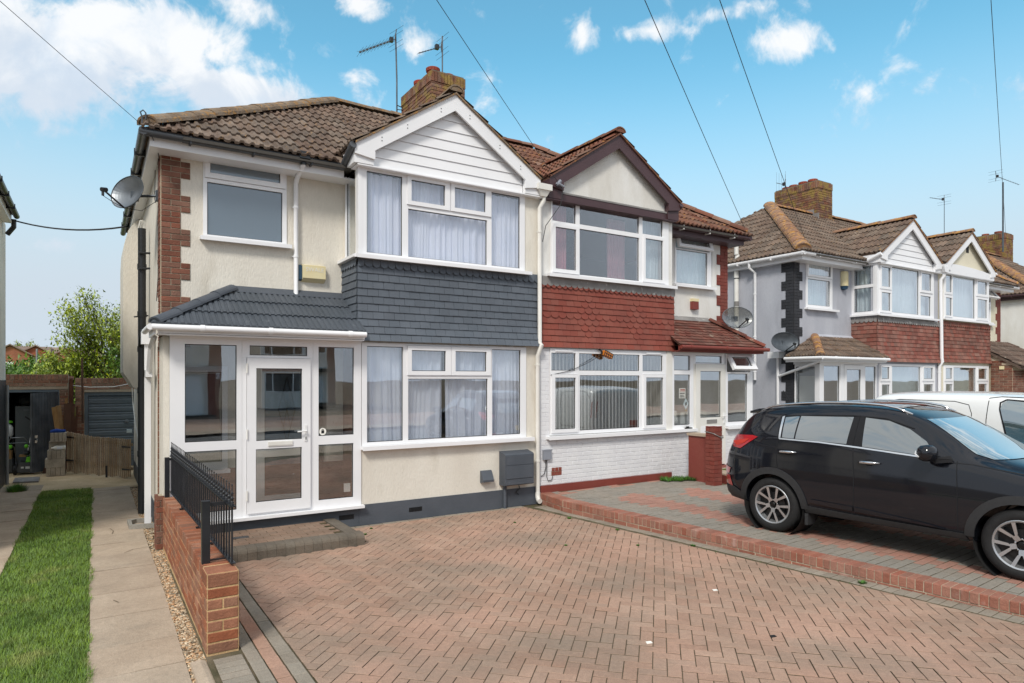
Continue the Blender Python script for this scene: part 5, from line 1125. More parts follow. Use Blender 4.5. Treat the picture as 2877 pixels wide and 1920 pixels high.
# low rise of scrub beyond the garages
N_ = 46; b = MB(); g = []
for j in range(N_):
    row = []
    for i in range(N_):
        x = -40 + i * 2.0; y = 24 + j * 2.2; k = min(1, max(0, (y - 24) / 22)); z = -.1 + k * 2.1 + .35 * math.sin(x * .5 + 1) * math.sin(y * .33) * k + .25 * math.sin(x * 1.3) * math.sin(y * .9 + 2) * k
        row.append((x, y, z))
    g.append(row)
for j in range(N_ - 1):
    for i in range(N_ - 1): b.poly([g[j][i], g[j][i + 1], g[j + 1][i + 1], g[j + 1][i]])
b.build('hill', 'field_green', None, smooth=True)['kind'] = 'structure'
# side path slabs
pth = sheet('path', [(-.06, 1.0), (.60, 1.0), (.60, 15.2), (-.06, 15.2)], 'joint_sand', -.014)
ys = [15.15, 14.75, 13.95, 13.16, 12.35, 11.6, 10.95, 10.52, 9.9, 9.28, 8.56, 7.62, 6.87, 6.08, 5.48, 4.7, 3.9, 3.1, 2.3, 1.5]
for a, c in zip(ys, ys[1:]):
    tilt = rnd.uniform(-.004, .004); b = MB(); z = [rnd.uniform(-.004, .004) for _ in range(4)]
    xl, xr_ = -.04 + rnd.uniform(-.012, .006), .578 + rnd.uniform(-.006, .008)
    p = [(xl, c + .006, z[0]), (xr_, c + .006, z[1]), (xr_, a - .006, z[2]), (xl, a - .006, z[3])]; b.poly(p); q = [(x, y, -.05) for x, y, _ in p]
    for i in range(4): b.poly([q[i], q[(i + 1) % 4], p[(i + 1) % 4], p[i]])
    b.build('slab', 'slab', pth)
b = MB()
for (x0, y0), (x1, y1) in (((.18, 10.9), (.22, 10.7)), ((.22, 10.7), (.2, 10.52)), ((.30, 9.27), (.40, 9.42)), ((.40, 9.42), (.57, 9.45)), ((.15, 7.35), (.19, 7.25))):
    d = V((y1 - y0, x0 - x1, 0)).normalized() * .004; b.poly([(x0 - d.x, y0 - d.y, .0065), (x1 - d.x, y1 - d.y, .0065), (x1 + d.x, y1 + d.y, .0065), (x0 + d.x, y0 + d.y, .0065)])
b.build('crack', 'soil', pth)
lp = sheet('path', [(-1.66, 1.0), (-.86, 1.0), (-.86, 17.3), (-1.66, 17.3)], 'joint_sand', -.014)
yl = [16.2, 15.45, 14.6, 13.9, 13.2, 12.28, 11.38, 10.7, 9.9, 9.0, 8.2, 7.3, 6.4, 5.5, 4.6, 3.7, 2.8, 1.9]
for a, c in zip(yl, yl[1:]):
    for x0, x1 in ((-1.65, -1.27), (-1.26, -.862)) if rnd.random() < .25 else ((-1.65, -.862),):
        b = MB(); z = [rnd.uniform(-.006, .006) for _ in range(4)]; p = [(x0, c + .008, z[0]), (x1, c + .008, z[1]), (x1, a - .008, z[2]), (x0, a - .008, z[3])]; b.poly(p); q = [(x, y, -.05) for x, y, _ in p]
        for i in range(4): b.poly([q[i], q[(i + 1) % 4], p[(i + 1) % 4], p[i]])
        b.build('slab', 'slab', lp)
tag(MB().prism([(-1.41, 16.70, -.002), (-.975, 16.62, -.002), (-.99, 17.33, -.002), (-1.43, 17.43, -.002)], (0, 0, .03)).build('loose_slab', 'lead_grey'), 'pale loose slab lying flat on the dirt by the open garage', 'slab')
# grass strip
sheet('lawn', [(-.87, 1.0), (-.03, 1.0), (-.03, 15.25), (-.87, 15.25)], 'lawn_soil', -.010)
def leaf_cloud(name, P, D, Wd, m, kind, parent=None, **tg):
    """n thin triangles: base P, tip P+D, width Wd (numpy arrays)"""
    n = len(P); side = np.cross(D, np.array([0, 0, 1.])) + 1e-6 * np.random.randn(n, 3); side /= np.linalg.norm(side, axis=1)[:, None]
    v = np.empty((n, 3, 3)); v[:, 0] = P - side * Wd[:, None] / 2; v[:, 1] = P + side * Wd[:, None] / 2; v[:, 2] = P + D
    me = bpy.data.meshes.new(name); me.vertices.add(3 * n); me.vertices.foreach_set('co', v.reshape(-1)); me.loops.add(3 * n); me.loops.foreach_set('vertex_index', np.arange(3 * n, dtype=np.int32))
    me.polygons.add(n); me.polygons.foreach_set('loop_start', np.arange(0, 3 * n, 3, dtype=np.int32)); me.polygons.foreach_set('loop_total', np.full(n, 3, dtype=np.int32))
    me.materials.append(MATS[m]); a = me.attributes.new('rnd', 'FLOAT', 'FACE'); a.data.foreach_set('value', np.random.rand(n) * .98); me.update(calc_edges=True)
    o = link(bpy.data.objects.new(name, me), parent); 
    if kind: o['kind'] = kind
    return tag(o, **tg) if tg else o
np.random.seed(3)
def grass(name, n, x0, x1, y0, y1, hmin, hmax, wd, z=-.01, edge=True, m='grass_blade'):
    u = np.random.rand(n); y = y0 + (y1 - y0) * u ** 1.7; x = x0 + (x1 - x0) * np.random.rand(n)
    if edge: cx_ = (x0 + x1) / 2; x = cx_ + (x - cx_) * (1 + .035 * np.sin(y * 2.3 + 1) + .03 * np.sin(y * 6.1) + .02 * np.sin(y * 17) * (x > cx_))
    tuft = .65 + .35 * np.sin(x * 9 + 2 * np.sin(y * 4)) * np.sin(y * 6.5 + 1.3 * np.sin(x * 7)); h = (hmin + (hmax - hmin) * np.random.rand(n)) * (.55 + .6 * np.clip(tuft, 0, 1)); near = 1 + .10 * (y - y0)
    D = np.stack([np.random.randn(n) * .55 * h, np.random.randn(n) * .55 * h, h], 1)
    return leaf_cloud(name, np.stack([x, y, np.full(n, z)], 1), D, wd * near * (.7 + .6 * np.random.rand(n)), m, 'stuff')
grass('grass', 95000, -.86, -.035, 3.9, 15.2, .022, .052, .0042)
# gravel along the wall
sheet('gravel_bed', [(.57, 5.0), (.74, 5.0), (.74, 15.0), (.57, 15.0)], 'soil', -.03)
def pebbles(name, n, rg, m='pebble'):
    oc = np.array([(1, 0, 0), (-1, 0, 0), (0, 1, 0), (0, -1, 0), (0, 0, 1), (0, 0, -1), (.62, .62, .3), (-.62, .62, .3), (-.62, -.62, .3), (.62, -.62, .3)], float)
    f8 = [(0, 6, 4), (6, 2, 4), (2, 7, 4), (7, 1, 4), (1, 8, 4), (8, 3, 4), (3, 9, 4), (9, 0, 4), (0, 5, 2), (2, 5, 1), (1, 5, 3), (3, 5, 0), (0, 2, 6), (2, 1, 7), (1, 3, 8), (3, 0, 9)]
    V_ = []; F_ = []; RR = []
    for k in range(n):
        x0, x1, y0, y1 = rg[k % len(rg)]; s_ = np.array([rnd.uniform(.008, .019), rnd.uniform(.007, .015), rnd.uniform(.005, .010)]); a = rnd.uniform(0, 6.3); ca, sa = math.cos(a), math.sin(a)
        q = oc * s_ * (1 + .2 * np.random.randn(10, 1)); q = np.stack([q[:, 0] * ca - q[:, 1] * sa, q[:, 0] * sa + q[:, 1] * ca, q[:, 2]], 1)
        yy = y0 + (y1 - y0) * rnd.random() ** 1.25
        q += np.array([rnd.uniform(x0, x1), yy, -.022 + rnd.uniform(0, .02)]); b0 = 10 * k; V_.append(q); F_ += [tuple(b0 + i for i in f) for f in f8]; RR += [rnd.random()] * 16
    me = bpy.data.meshes.new(name); me.from_pydata(np.concatenate(V_).tolist(), [], F_); me.materials.append(MATS[m]); a = me.attributes.new('rnd', 'FLOAT', 'FACE'); a.data.foreach_set('value', RR); me.update(); o = link(bpy.data.objects.new(name, me)); o['kind'] = 'stuff'; return o
pebbles('gravel', 9000, [(.58, .735, 5.15, 10.7), (.585, .72, 5.05, 9.2), (.58, .73, 10.8, 14.8)])
tag(MB().prism([(.41, 10.70, 0), (.72, 10.64, 0), (.73, 10.69, 0), (.45, 10.76, 0), (.45, 11.06, 0), (.52, 11.13, 0), (.72, 11.1, 0), (.72, 11.16, 0), (.40, 11.18, 0)], (0, 0, .06)).build('drain_surround', 'kerb'), 'low concrete drain surround at the foot of the white square downpipe', 'drain')
# kerb stones at the front end of the gravel
kb = root('path_kerb', 'worn concrete edging beside the path in front of the brick pier', 'kerb', (.6, 4.8, 0))
for i in range(5):
    y = 5.38 - i * .62; b = MB(); b.prism([(.585 + .008 * i, y, -.04), (.70 + .014 * i, y - .02, -.04), (.70 + .014 * i, y - .02, .02), (.66 + .01 * i, y, .03), (.60 + .008 * i, y, .018)], (.008, -.61, 0)); b.build('kerb_stone', 'slab', kb)
# ------------------------------------------------------------------ block paved drive
def wallx(y): return (6.316 + (8.25 - y) * .077) if y < 8.4 else (6.3045 + (y - 8.4) * .10)
b = MB(); ny = 12
for i in range(ny):
    y0, y1 = .3 + (9.2 - .3) * i / ny, .3 + (9.2 - .3) * (i + 1) / ny
    b.poly([(.70, y0, zg(y0) - .011), (wallx(y0) + .05, y0, zg(y0) - .009), (wallx(y1) + .05, y1, zg(y1) - .009), (.70, y1, zg(y1) - .009)])
drive = b.build('driveway', 'joint_sand'); drive['kind'] = 'structure'
def paver_mesh(L, Wd, m, th=.05):
    k = ('p', round(L, 3), round(Wd, 3), m)
    if k not in PIECE:
        b = MB(); e = .004; p = [(0, 0), (L, 0), (L, Wd), (0, Wd)]; q = [(e, e), (L - e, e), (L - e, Wd - e), (e, Wd - e)]
        b.poly([(x, y, 0) for x, y in q])
        for i in range(4):
            j = (i + 1) % 4; b.poly([(*p[i], -.0025), (*p[j], -.0025), (*q[j], 0), (*q[i], 0)]); b.poly([(*p[i], -.03), (*p[j], -.03), (*p[j], -.0025), (*p[i], -.0025)], 1)
        PIECE[k] = b.mesh('paving_block', [m, 'joint_sand'])
    return PIECE[k]
def place_pavers(items, zf, cuts_of=None):
    out = []
    for (x, y, a, L, Wd, m, cuts) in items:
        z = zf(x, y) + rnd.uniform(-.0018, .0018) + .0015 * math.sin(x * 2.1 + y * 1.3)
        M = Matrix.Translation((x, y, z)) @ Matrix.Rotation(a, 4, 'Z') @ Matrix.Rotation(rnd.uniform(-.007, .007), 4, 'X') @ Matrix.Rotation(rnd.uniform(-.005, .005), 4, 'Y')
        me = paver_mesh(L - .0065, Wd - .0065, m)
        if cuts: me = bisected(me, M, cuts)
        if me: out.append((me, M))
    return out
def in_view(x, y):   # roughly inside the photographed frame, with a margin to the sides
    d = x * .5366 + y * .8439; r = x * .8439 - y * .5366
    return d > 3.2 and abs(r / d) < 1.05
items = []; g = .102; ca = math.cos(R(45)); PLN = [(V((1.285, 0, 0)), V((-1, 0, 0))), (V((wallx(0) - .235, 0, 0)), V((1, .077, 0)).normalized()), (V((0, 9.08, 0)), V((0, 1, 0))), (V((0, .35, 0)), V((0, -1, 0)))]
stepb = (1.28, 2.93, 8.02, 9.3)
for i in range(-75, 120):
    for j in range(-75, 120):
        k = (i - j) % 4
        if k not in (0, 3): continue
        w_, l_ = (2 * g, g) if k == 0 else (g, 2 * g)
        px, py = i * g, j * g
        cs_ = [((px + a) * ca - (py + c) * ca + 4.0, (px + a) * ca + (py + c) * ca - 2.0) for a in (0, w_) for c in (0, l_)]
        mx = sum(q[0] for q in cs_) / 4; my = sum(q[1] for q in cs_) / 4
        if not (1.1 < mx < 7.1 and .3 < my < 9.3) or not in_view(mx, my): continue
        if stepb[0] < mx < stepb[1] and my > stepb[2] + .05: continue
        hit = []; dead = False
        for co, no in PLN:
            sd = [(V((x, y, 0)) - co).dot(no) for x, y in cs_]
            if min(sd) > -.012: dead = True; break
            if max(sd) > .006: hit.append((co, no))
        if dead: continue
        x0, y0 = px * ca - py * ca + 4.0, px * ca + py * ca - 2.0
        items.append((x0, y0, R(45), w_, l_, 'paver', hit))
blocks = place_pavers(items, lambda x, y: zg(y))
# borders: along the wall, the house and the left edge
bd = []
def course(x0, y0, x1, y1, L, Wd, m):
    """blocks side by side from one point to another; Wd across, L along"""
    d = V((x1 - x0, y1 - y0, 0)); n = int(d.length / L); a = math.atan2(d.y, d.x); d.normalize()
    for i in range(n):
        x, y = x0 + d.x * i * L, y0 + d.y * i * L
        if in_view(x, y): bd.append((x, y, a, L, Wd, m, None))
course(wallx(8.98) - .222, 8.98, wallx(.4) - .222, .4, .102, .205, 'paver_grey')
course(2.95, 9.085, 6.05, 9.085, .205, .102, 'paver_grey')
for x, m, w_ in ((.955, 'paver_grey', .102), (1.06, 'paver_red', .108), (1.172, 'paver_grey', .108)): course(x, .4, x, 8.0, .205, -w_, m) if 0 else [bd.append((x, .4 + i * .205, 0, w_, .205, m, None)) for i in range(37) if in_view(x, .4 + i * .205)]
for i in range(60):
    y = .4 + i * .102
    if y < 5.29 and in_view(.8, y): bd.append((.74, y, 0, .205, .102, 'paver_grey', None))
blocks_b = place_pavers(bd, lambda x, y: zg(y))
scatter('paving_block', blocks, drive, ['paver', 'joint_sand'], 295)
def scatter_multi(name, its, parent, limit):
    its = sorted(its, key=lambda t: (t[1].translation - CAMP).length)
    for me, M in its[:limit]: inst(name, me, M, parent)
    by = {}
    for me, M in its[limit:]: by.setdefault(me.materials[0].name, []).append((me, M))
    for k, v in by.items(): join_meshes(name + '_mass', v, [k, 'joint_sand'], parent)
scatter_multi('border_block', blocks_b, drive, 290)
# moss, crumbs and a little litter in the joints
n = 5200; xx = 1.3 + 5.2 * np.random.rand(n); yy = 3 + 6.1 * np.random.rand(n) ** .8; kk = (np.sin(xx * 2.1 + 1) * np.sin(yy * 1.7) + .6 * (yy > 7.6) + .9 * (np.abs(xx - (6.3 + (8.25 - yy) * .077)) < .35)) > .75; xx, yy = xx[kk], yy[kk]; n = len(xx)
leaf_cloud('moss', np.stack([xx, yy, np.array([zg(v) - .006 for v in yy])], 1), np.stack([np.random.randn(n) * .005, np.random.randn(n) * .005, .006 + .005 * np.random.rand(n)], 1), np.full(n, .008), 'weed', 'stuff', drive)
for k, (x, y, s_) in enumerate(((3.3, 8.9, .035), (6.05, 7.9, .05), (6.12, 6.9, .04), (6.3, 5.7, .05), (6.55, 3.7, .06), (5.2, 8.1, .03), (3.1, 8.6, .04), (5.0, 6.6, .03), (5.75, 6.1, .03), (-1.25, 15.5, .16))):
    s_ = s_ * .6 if s_ < .1 else s_; m_ = 90 if s_ < .1 else 500; a = np.random.rand(m_) * 6.28; rr = s_ * np.random.rand(m_)
    tag(leaf_cloud('weed', np.stack([x + rr * np.cos(a), y + rr * np.sin(a), np.full(m_, zg(y))], 1), np.stack([np.cos(a) * s_ * .5, np.sin(a) * s_ * .5, s_ * (.3 + .7 * np.random.rand(m_))], 1), np.full(m_, .012), 'weed', None),
        'small green weed growing between the paving blocks' if s_ < .1 else 'bushy weed growing on the dirt at the end of the left slabs', 'weed', 'weeds in the paving joints' if s_ < .1 else None)
m_ = 1500; xx = 9.1 + .62 * np.random.rand(m_) ** .8; rr = np.random.rand(m_) ** 2; yy = 9.12 - .30 * (xx - 9.0) - .22 * rr - .05 * np.sin(xx * 23); 
tag(leaf_cloud('weed_patch', np.stack([xx, yy, np.full(m_, .19)], 1), np.stack([np.random.randn(m_) * .035, np.random.randn(m_) * .035, .015 + .07 * np.random.rand(m_) ** 2], 1), np.full(m_, .02), 'weed', None), 'low leafy weeds growing against the white wall beside the red pillar', 'weed')
for x, y, m in ((3.63, 3.75, 'print_white'), (5.1, 4.35, 'print_white'), (4.55, 3.3, 'rubber')):
    b = MB(); b.prism([(x, y, zg(y) + .001), (x + .05, y - .01, zg(y) + .001), (x + .06, y + .02, zg(y) + .001), (x + .02, y + .035, zg(y) + .001)], (0, 0, .006)); tag(b.build('litter', m), {'print_white': 'scrap of white paper on the paving blocks', 'rubber': 'dark crumpled scrap on the paving blocks'}[m], 'litter', 'litter on the paving')
# paved step in front of the porch
st = root('porch_step', 'block paved step with rounded grey edge below the glazed porch', 'step', (2.0, 8.6, 0))
MB().box(.96, 2.90, 8.10, YF - .013, 0, .13).build('core', 'joint_sand', st)
n = 18
for i in range(n):     # bullnose kerb blocks along the front
    x = .95 + i * .1085; rnd.random(); b = MB(); pr = [(0, 0), (.0, .105), (.012, .130), (.035, .148), (.07, .155), (.2, .157), (.2, 0)]; b.prism([(x + .003, 8.06 + p, z) for p, z in pr], (.1055, 0, 0)); b.build('edge_block', 'step_grey', st, smooth=30)
for i in range(9):
    y = 8.262 + i * .1035; b = MB(); pr = [(0, 0), (.0, .105), (-.012, .130), (-.035, .148), (-.07, .155), (-.2, .157), (-.2, 0)]; b.prism([(2.903 + p, y, z) for p, z in pr], (0, .1015, 0)); b.build('edge_block', 'step_grey', st, smooth=30)
for i in range(8):
    for j in range(9):
        x = .95 + j * .205 + (.1 if i % 2 else 0)
        if x + .2 < 2.70: inst('step_block', paver_mesh(.2, .1, 'paver_step'), Matrix.Translation((x, 8.265 + i * .103, .155 + rnd.uniform(-.002, .002))), st)
tag(MB().box(1.42, 1.62, 8.62, 8.72, .156, .160).build('drain_cover', 'black_plastic'), 'small dark drain cover let into the porch step', 'drain cover')
# ------------------------------------------------------------------ low wall between the two drives
lw = root('boundary_wall', 'low brick wall dividing the two paved drives, bricks on edge along its top', 'wall', (6.6, 5, 0))
p0, p1 = V((6.385, 9.17, 0)), V((6.3045, 8.4, 0)); p2 = V((wallx(.6), .6, 0)); ZT = .186
it = []; core = MB()
for a_, b_ in ((p0, p1), (p1, p2)):
    d = (b_ - a_); Ln = d.length; d.normalize(); nrm_ = V((d.y, -d.x, 0))
    if nrm_.x > 0: nrm_ = -nrm_
    it += brick_panel(a_ + V((0, 0, ZT - .108)), d, V((0, 0, 1)), nrm_, Ln, .106, 'brick_low', .106, .0757, .004, joint=.008, wob=.003)
    it += brick_panel(a_ + V((0, 0, ZT - .108 - .075)), d, V((0, 0, 1)), nrm_, Ln, .075, 'brick_low', .0757, .228, .0, joint=.008, wob=.003)
    it += brick_panel(a_ + V((0, 0, ZT - .108 - .15)), d, V((0, 0, 1)), nrm_, Ln, .075, 'brick_low', .0757, .228, -.002, joint=.008, start=1, wob=.003)
    tp = brick_panel(a_ + V((0, 0, ZT - .010)), d, -nrm_, V((0, 0, 1)), Ln, .215, 'brick_low', .215, .0757, .010, joint=.007, wob=.002)
    it += tp; q = [a_ + nrm_ * -.004, b_ + nrm_ * -.004, b_ - nrm_ * .21, a_ - nrm_ * .21]
    core.prism([(v.x, v.y, -.1) for v in q], (0, 0, ZT - .006 + .1))
core.build('mortar_core', 'mortar', lw)
scatter('brick', it, lw, 'brick_low', 298)
# the neighbour's drive, a step higher
NZ = .178
nd_ = MB(); xa = [(wallx(y) + .21, y) for y in (9.18, 8.4, .6)]; nd_.poly([(x, y, NZ - .009) for x, y in xa] + [(11.9, .6, NZ - .009), (11.9, 9.19, NZ - .009)])
nd_.prism([(wallx(y) + .22, y, -.12) for y in (9.18, .6)] + [(11.9, .6, -.12), (11.9, 9.19, -.12)], (0, 0, NZ - .012 + .12))
ndr = nd_.build('neighbour_driveway', 'joint_sand'); ndr['kind'] = 'structure'
RED = [[(7.15, 8.1), (7.7, 8.35), (7.85, 8.2), (7.75, 6.2), (7.72, 4.0), (7.72, .6), (7.42, .6), (7.35, 4.0), (7.28, 5.9), (7.3, 6.9), (7.2, 7.4)], [(8.35, 7.75), (8.9, 8.3), (9.1, 8.2), (8.9, 5.8), (8.9, .6), (8.55, .6), (8.5, 5.6)], [(6.6, 9.1), (7.0, 9.12), (6.95, 8.85), (6.58, 8.9)]]
def inpoly(x, y, p):
    r = False
    for i in range(len(p)):
        (x1, y1), (x2, y2) = p[i], p[i - 1]
        if (y1 > y) != (y2 > y) and x < (x2 - x1) * (y - y1) / (y2 - y1) + x1: r = not r
    return r
its = []; al = math.atan(.077); ux_, uy_ = V((math.cos(al), math.sin(al), 0)), V((-math.sin(al), math.cos(al), 0)); 
wpl = (V((wallx(0) + .225, 0, 0)), V((-1, -.077, 0)).normalized())
for j in range(-2, 92):
    for i in range(0, 26):
        o_ = V((wallx(0) + .22, 0, 0)) + ux_ * (i * .205 + (.1025 if j % 2 else 0)) + uy_ * (j * .102)
        cx, cy = o_.x + .1, o_.y + .05
        if cy > 9.12 or cy < .6 or cx > 11.8 or not in_view(cx, cy): continue
        if 9.74 < cx < 11.7 and cy > 8.05 and not (cy < 8.0): continue
        m = 'paver_pink' if any(inpoly(cx, cy, p) for p in RED) or (cy > 9.0 and int(cx * 2.4) % 2) else 'paver_slate'
        its.append((o_.x, o_.y, al, .205, .102, m, None))
        if i == 0 and j % 2: o2 = o_ - ux_ * .1025; its.append((o2.x, o2.y, al, .1025, .102, 'paver_slate', None))
scatter_multi('paving_block', place_pavers(its, lambda x, y: NZ), ndr, 295)
# the drive in front of the grey house, pavement and road behind the camera
sheet('far_driveway', [(11.9, .6), (40, .6), (40, 9.18), (11.9, 9.18)], 'paver_slate', .05)
sheet('pavement', [(-60, -1.6), (60, -1.6), (60, .55), (-60, .55)], 'slab', .06); sheet('road', [(-80, -8.5), (80, -8.5), (80, -1.75), (-80, -1.75)], 'asphalt', -.05)
MB().box(-60, 60, -1.75, -1.6, -.1, .065).build('kerb', 'kerb')['kind'] = 'structure'
sheet('opposite_pavement', [(-60, -10.5), (60, -10.5), (60, -8.5), (-60, -8.5)], 'slab', .06); sheet('opposite_drives', [(-60, -19), (60, -19), (60, -10.5), (-60, -10.5)], 'paver', .05)
# ------------------------------------------------------------------ brick wall with railings at the left of the drive
rw = root('boundary_wall', 'orange brick garden wall with a square front pier, carrying black railings', 'wall', (.83, 7, 0))
WX0, WX1 = .717, .932; CH = .083; Zb = .04
core = MB(); core.box(WX0 + .0005, WX1 - .0005, 5.41, 9.20, -.05, .6495); core.build('mortar_core', 'mortar_warm', rw)
it = brick_panel((WX0, 9.2, .05), (0, -1, 0), (0, 0, 1), (-1, 0, 0), 3.58, 6 * CH, 'brick_orange', CH, .228, .006, joint=.017, bond='flemish')
it += brick_panel((WX0, 9.2, .05 + 6 * CH), (0, -1, 0), (0, 0, 1), (-1, 0, 0), 3.58, .112, 'brick_orange', .112, .0757, .006, joint=.012)
it += brick_panel((WX1, 9.2, .65), (0, -1, 0), (-1, 0, 0), (0, 0, 1), 3.58, .215, 'brick_orange', .215, .0757, .006, joint=.012)
scatter('brick', it, rw, 'brick_orange', 255)
PX0, PX1, PY0, PY1 = .712, .937, 5.40, 5.625; z = Zb
for k in range(7):
    hh = CH if k < 6 else .112
    for (o_, u_, n_) in (((PX0, PY0, z), (1, 0, 0), (0, -1, 0)), ((PX0, PY1, z), (0, -1, 0), (-1, 0, 0)), ((PX1, PY0, z), (0, 1, 0), (1, 0, 0))):
        w_ = .225; parts = [(0, .225)] if (k in (0, 1, 3, 5, 6)) else [(0, .1125), (.1125, .225)]
        for a, c in parts:
            inst('brick', brick_mesh(round(c - a - .012, 3), round(hh - .014, 3), .006, 'brick_orange'), frame_M(V(o_) + V(u_) * (a + .006) + V((0, 0, .007)), V(u_), V((0, 0, 1)), V(n_)), rw)
    z += hh
MB().box(PX0 + .0003, PX1 - .0003, PY0 + .0003, PY1 - .0003, -.05, z - .002).build('mortar_core', 'mortar_warm', rw); inst('brick', brick_mesh(.218, .218, .010, 'brick_orange'), frame_M(V((PX0 + .003, PY0 + .003, z - .008)), V((1, 0, 0)), V((0, 1, 0)), V((0, 0, 1))), rw)
t = root('brick_pier', 'narrow brown brick pier at the house end of the railed wall', 'pier', (.67, 9.35, 0))
MB().box(.645, .725, 9.24, 9.44, -.05, .66).build('mortar_core', 'mortar', t)
for me, M in brick_panel((.64, 9.235, .0), (1, 0, 0), (0, 0, 1), (0, -1, 0), .093, .67, 'brick', .0757, .1, .006, joint=.009) + brick_panel((.64, 9.44, .0), (0, -1, 0), (0, 0, 1), (-1, 0, 0), .205, .67, 'brick', .0757, .21, .006, joint=.009): inst('brick', me, M, t)
rl = root('railing', 'black metal railing with spiked finials on the orange brick wall', 'railing', (.85, 7.4, .65))
fa, fb = V((.80, 9.13, 0)), V((.915, 5.56, 0))
def rp(t_, z): p = fa + (fb - fa) * t_; return (p.x, p.y, z)
zt0, zt1, zb0, zb1 = 1.165, 1.115, .725, .67
for (za, zc, hh) in ((zt0, zt1, .010), (zb0, zb1, .008)):
    b = MB(); d = (fb - fa).normalized(); sd = V((d.y, -d.x, 0)) * .020
    A_ = V(rp(0, za)); B_ = V(rp(1.012, zc)); b.prism([tuple(A_ - sd), tuple(A_ + sd), tuple(B_ + sd), tuple(B_ - sd)], (0, 0, hh)); b.build('rail', 'black_metal', rl)
NB = 34
fin = MB(); fin.lathe([(.013, 0), (.016, .006), (.010, .012), (.015, .022), (.009, .030), (.007, .036), (.012, .044), (.015, .052), (.011, .062), (.006, .072), (.009, .082), (.012, .092), (.006, .104), (.004, .130), (.003, .150), (.007, .158), (.003, .168), (0, .170)], (0, 0, 0), 8); fm_ = fin.mesh('finial', 'black_metal', smooth=True)
for i in range(NB):
    t_ = (i + .25) / (NB - .75); z1, z2 = zb0 + (zb1 - zb0) * t_, zt0 + (zt1 - zt0) * t_; p = rp(t_, 0); b = MB(); b.box(p[0] - .0065, p[0] + .0065, p[1] - .0065, p[1] + .0065, z1 + .006, z2); b.build('bar', 'black_metal', rl)
    inst('finial', fm_, Matrix.Translation((p[0], p[1], z2 + .010)), rl)
for t_ in (.26, .57, .78): p = rp(t_, 0); zz = zb0 + (zb1 - zb0) * t_; b = MB(); b.box(p[0] - .012, p[0] + .012, p[1] - .012, p[1] + .012, .665, zz); b.box(p[0] - .03, p[0] + .03, p[1] - .025, p[1] + .025, .662, .670); b.build('foot', 'black_metal', rl)
for (x, y, z0_, z1_, w_) in ((.757, 9.165, .0, 1.15, .026), (.745, 5.72, .50, 1.145, .030)):
    b = MB(); b.box(x - w_, x + w_, y - w_, y + w_, z0_, z1_); b.box(x + w_, .91 if y < 7 else .80, y - .005, y + .005, z1_ - .04, z1_ - .01)
    if y < 7: b.box(x + w_, .91, y - .005, y + .005, .668, .68); b.box(x - w_ - .002, x + w_ + .002, y - w_ - .002, y + w_ + .002, z1_, z1_ + .006)
    b.build('post', 'black_metal', rl)
# ------------------------------------------------------------------ garages at the end of the shared path
t = root('garage', 'open brick garage with dark interior and black plank door standing ajar', 'garage', (-1.6, 20.5, 0), 'brick garages behind the houses')
b = MB(); slab(b, (-3.4, -.52), (0, 2.23), [(-3.0, -.70, -.01, 1.88)], 18.62, 18.8, 'y'); b.build('front_wall', 'mortar', t)
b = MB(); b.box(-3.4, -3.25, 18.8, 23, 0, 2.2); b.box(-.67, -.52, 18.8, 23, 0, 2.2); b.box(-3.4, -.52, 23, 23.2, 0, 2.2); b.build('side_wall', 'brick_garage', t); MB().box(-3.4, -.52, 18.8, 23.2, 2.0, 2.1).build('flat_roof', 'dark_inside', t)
b = MB(); b.box(-3.24, -.68, 18.82, 22.98, .0, .01); b.box(-3.24, -.68, 22.9, 22.98, 0, 2); b.box(-3.24, -3.2, 18.82, 22.9, 0, 2); b.box(-.72, -.68, 18.85, 22.9, 0, 2); b.build('shade_lining', 'dark_inside', t)  # near-black sheets, shade of the open garage put into their colour
it = brick_panel((-2.6, 18.615, 1.95), (1, 0, 0), (0, 0, 1), (0, -1, 0), 2.08, .155, 'brick_garage', .0757, .228, .008) + brick_panel((-2.6, 18.612, 2.10), (1, 0, 0), (0, 0, 1), (0, -1, 0), 2.08, .13, 'brick_garage', .13, .0757, .008) + brick_panel((-.695, 18.615, 0), (1, 0, 0), (0, 0, 1), (0, -1, 0), .175, 1.88, 'brick_garage', .0757, .228, .008)
for me, M in it: inst('brick', me, M, t)
MB().box(-3.2, -.52, 18.60, 18.64, 1.885, 1.945).build('lintel', 'slab', t); b = MB(); b.box(-3.0, -.70, 18.61, 18.66, 1.82, 1.88); b.box(-.74, -.70, 18.61, 18.66, 0, 1.82); b.build('door_frame', 'garage_slate', t)
hx, hy = V((-.72, 18.56, 0)), V((-1.165, 17.96, 0)); d = (hy - hx).normalized(); L_ = (hy - hx).length; nn_ = V((d.y, -d.x, 0)); dl = MB(); dl.prism([tuple(hx + nn_ * .01 + V((0, 0, .05))), tuple(hy + nn_ * .01 + V((0, 0, .05))), tuple(hy + nn_ * .01 + V((0, 0, 1.80))), tuple(hx + nn_ * .01 + V((0, 0, 1.83)))], tuple(nn_ * .03)); dd = dl.build('door', 'door_black', t)
for i in range(9):
    a = hx + d * (L_ * i / 9 + .004); c = hx + d * (L_ * (i + 1) / 9 - .004); b = MB(); zt_ = 1.83 - .03 * i / 9; b.prism([tuple(a + V((0, 0, .04))), tuple(c + V((0, 0, .04))), tuple(c + V((0, 0, zt_))), tuple(a + V((0, 0, zt_)))], tuple(nn_ * -.012)); b.build('plank', 'door_black', dd)
    b = MB(); b.prism([tuple(a + nn_ * .042 + V((0, 0, .04))), tuple(c + nn_ * .042 + V((0, 0, .04))), tuple(c + nn_ * .042 + V((0, 0, zt_))), tuple(a + nn_ * .042 + V((0, 0, zt_)))], tuple(nn_ * .012)); b.build('plank', 'door_black', dd)
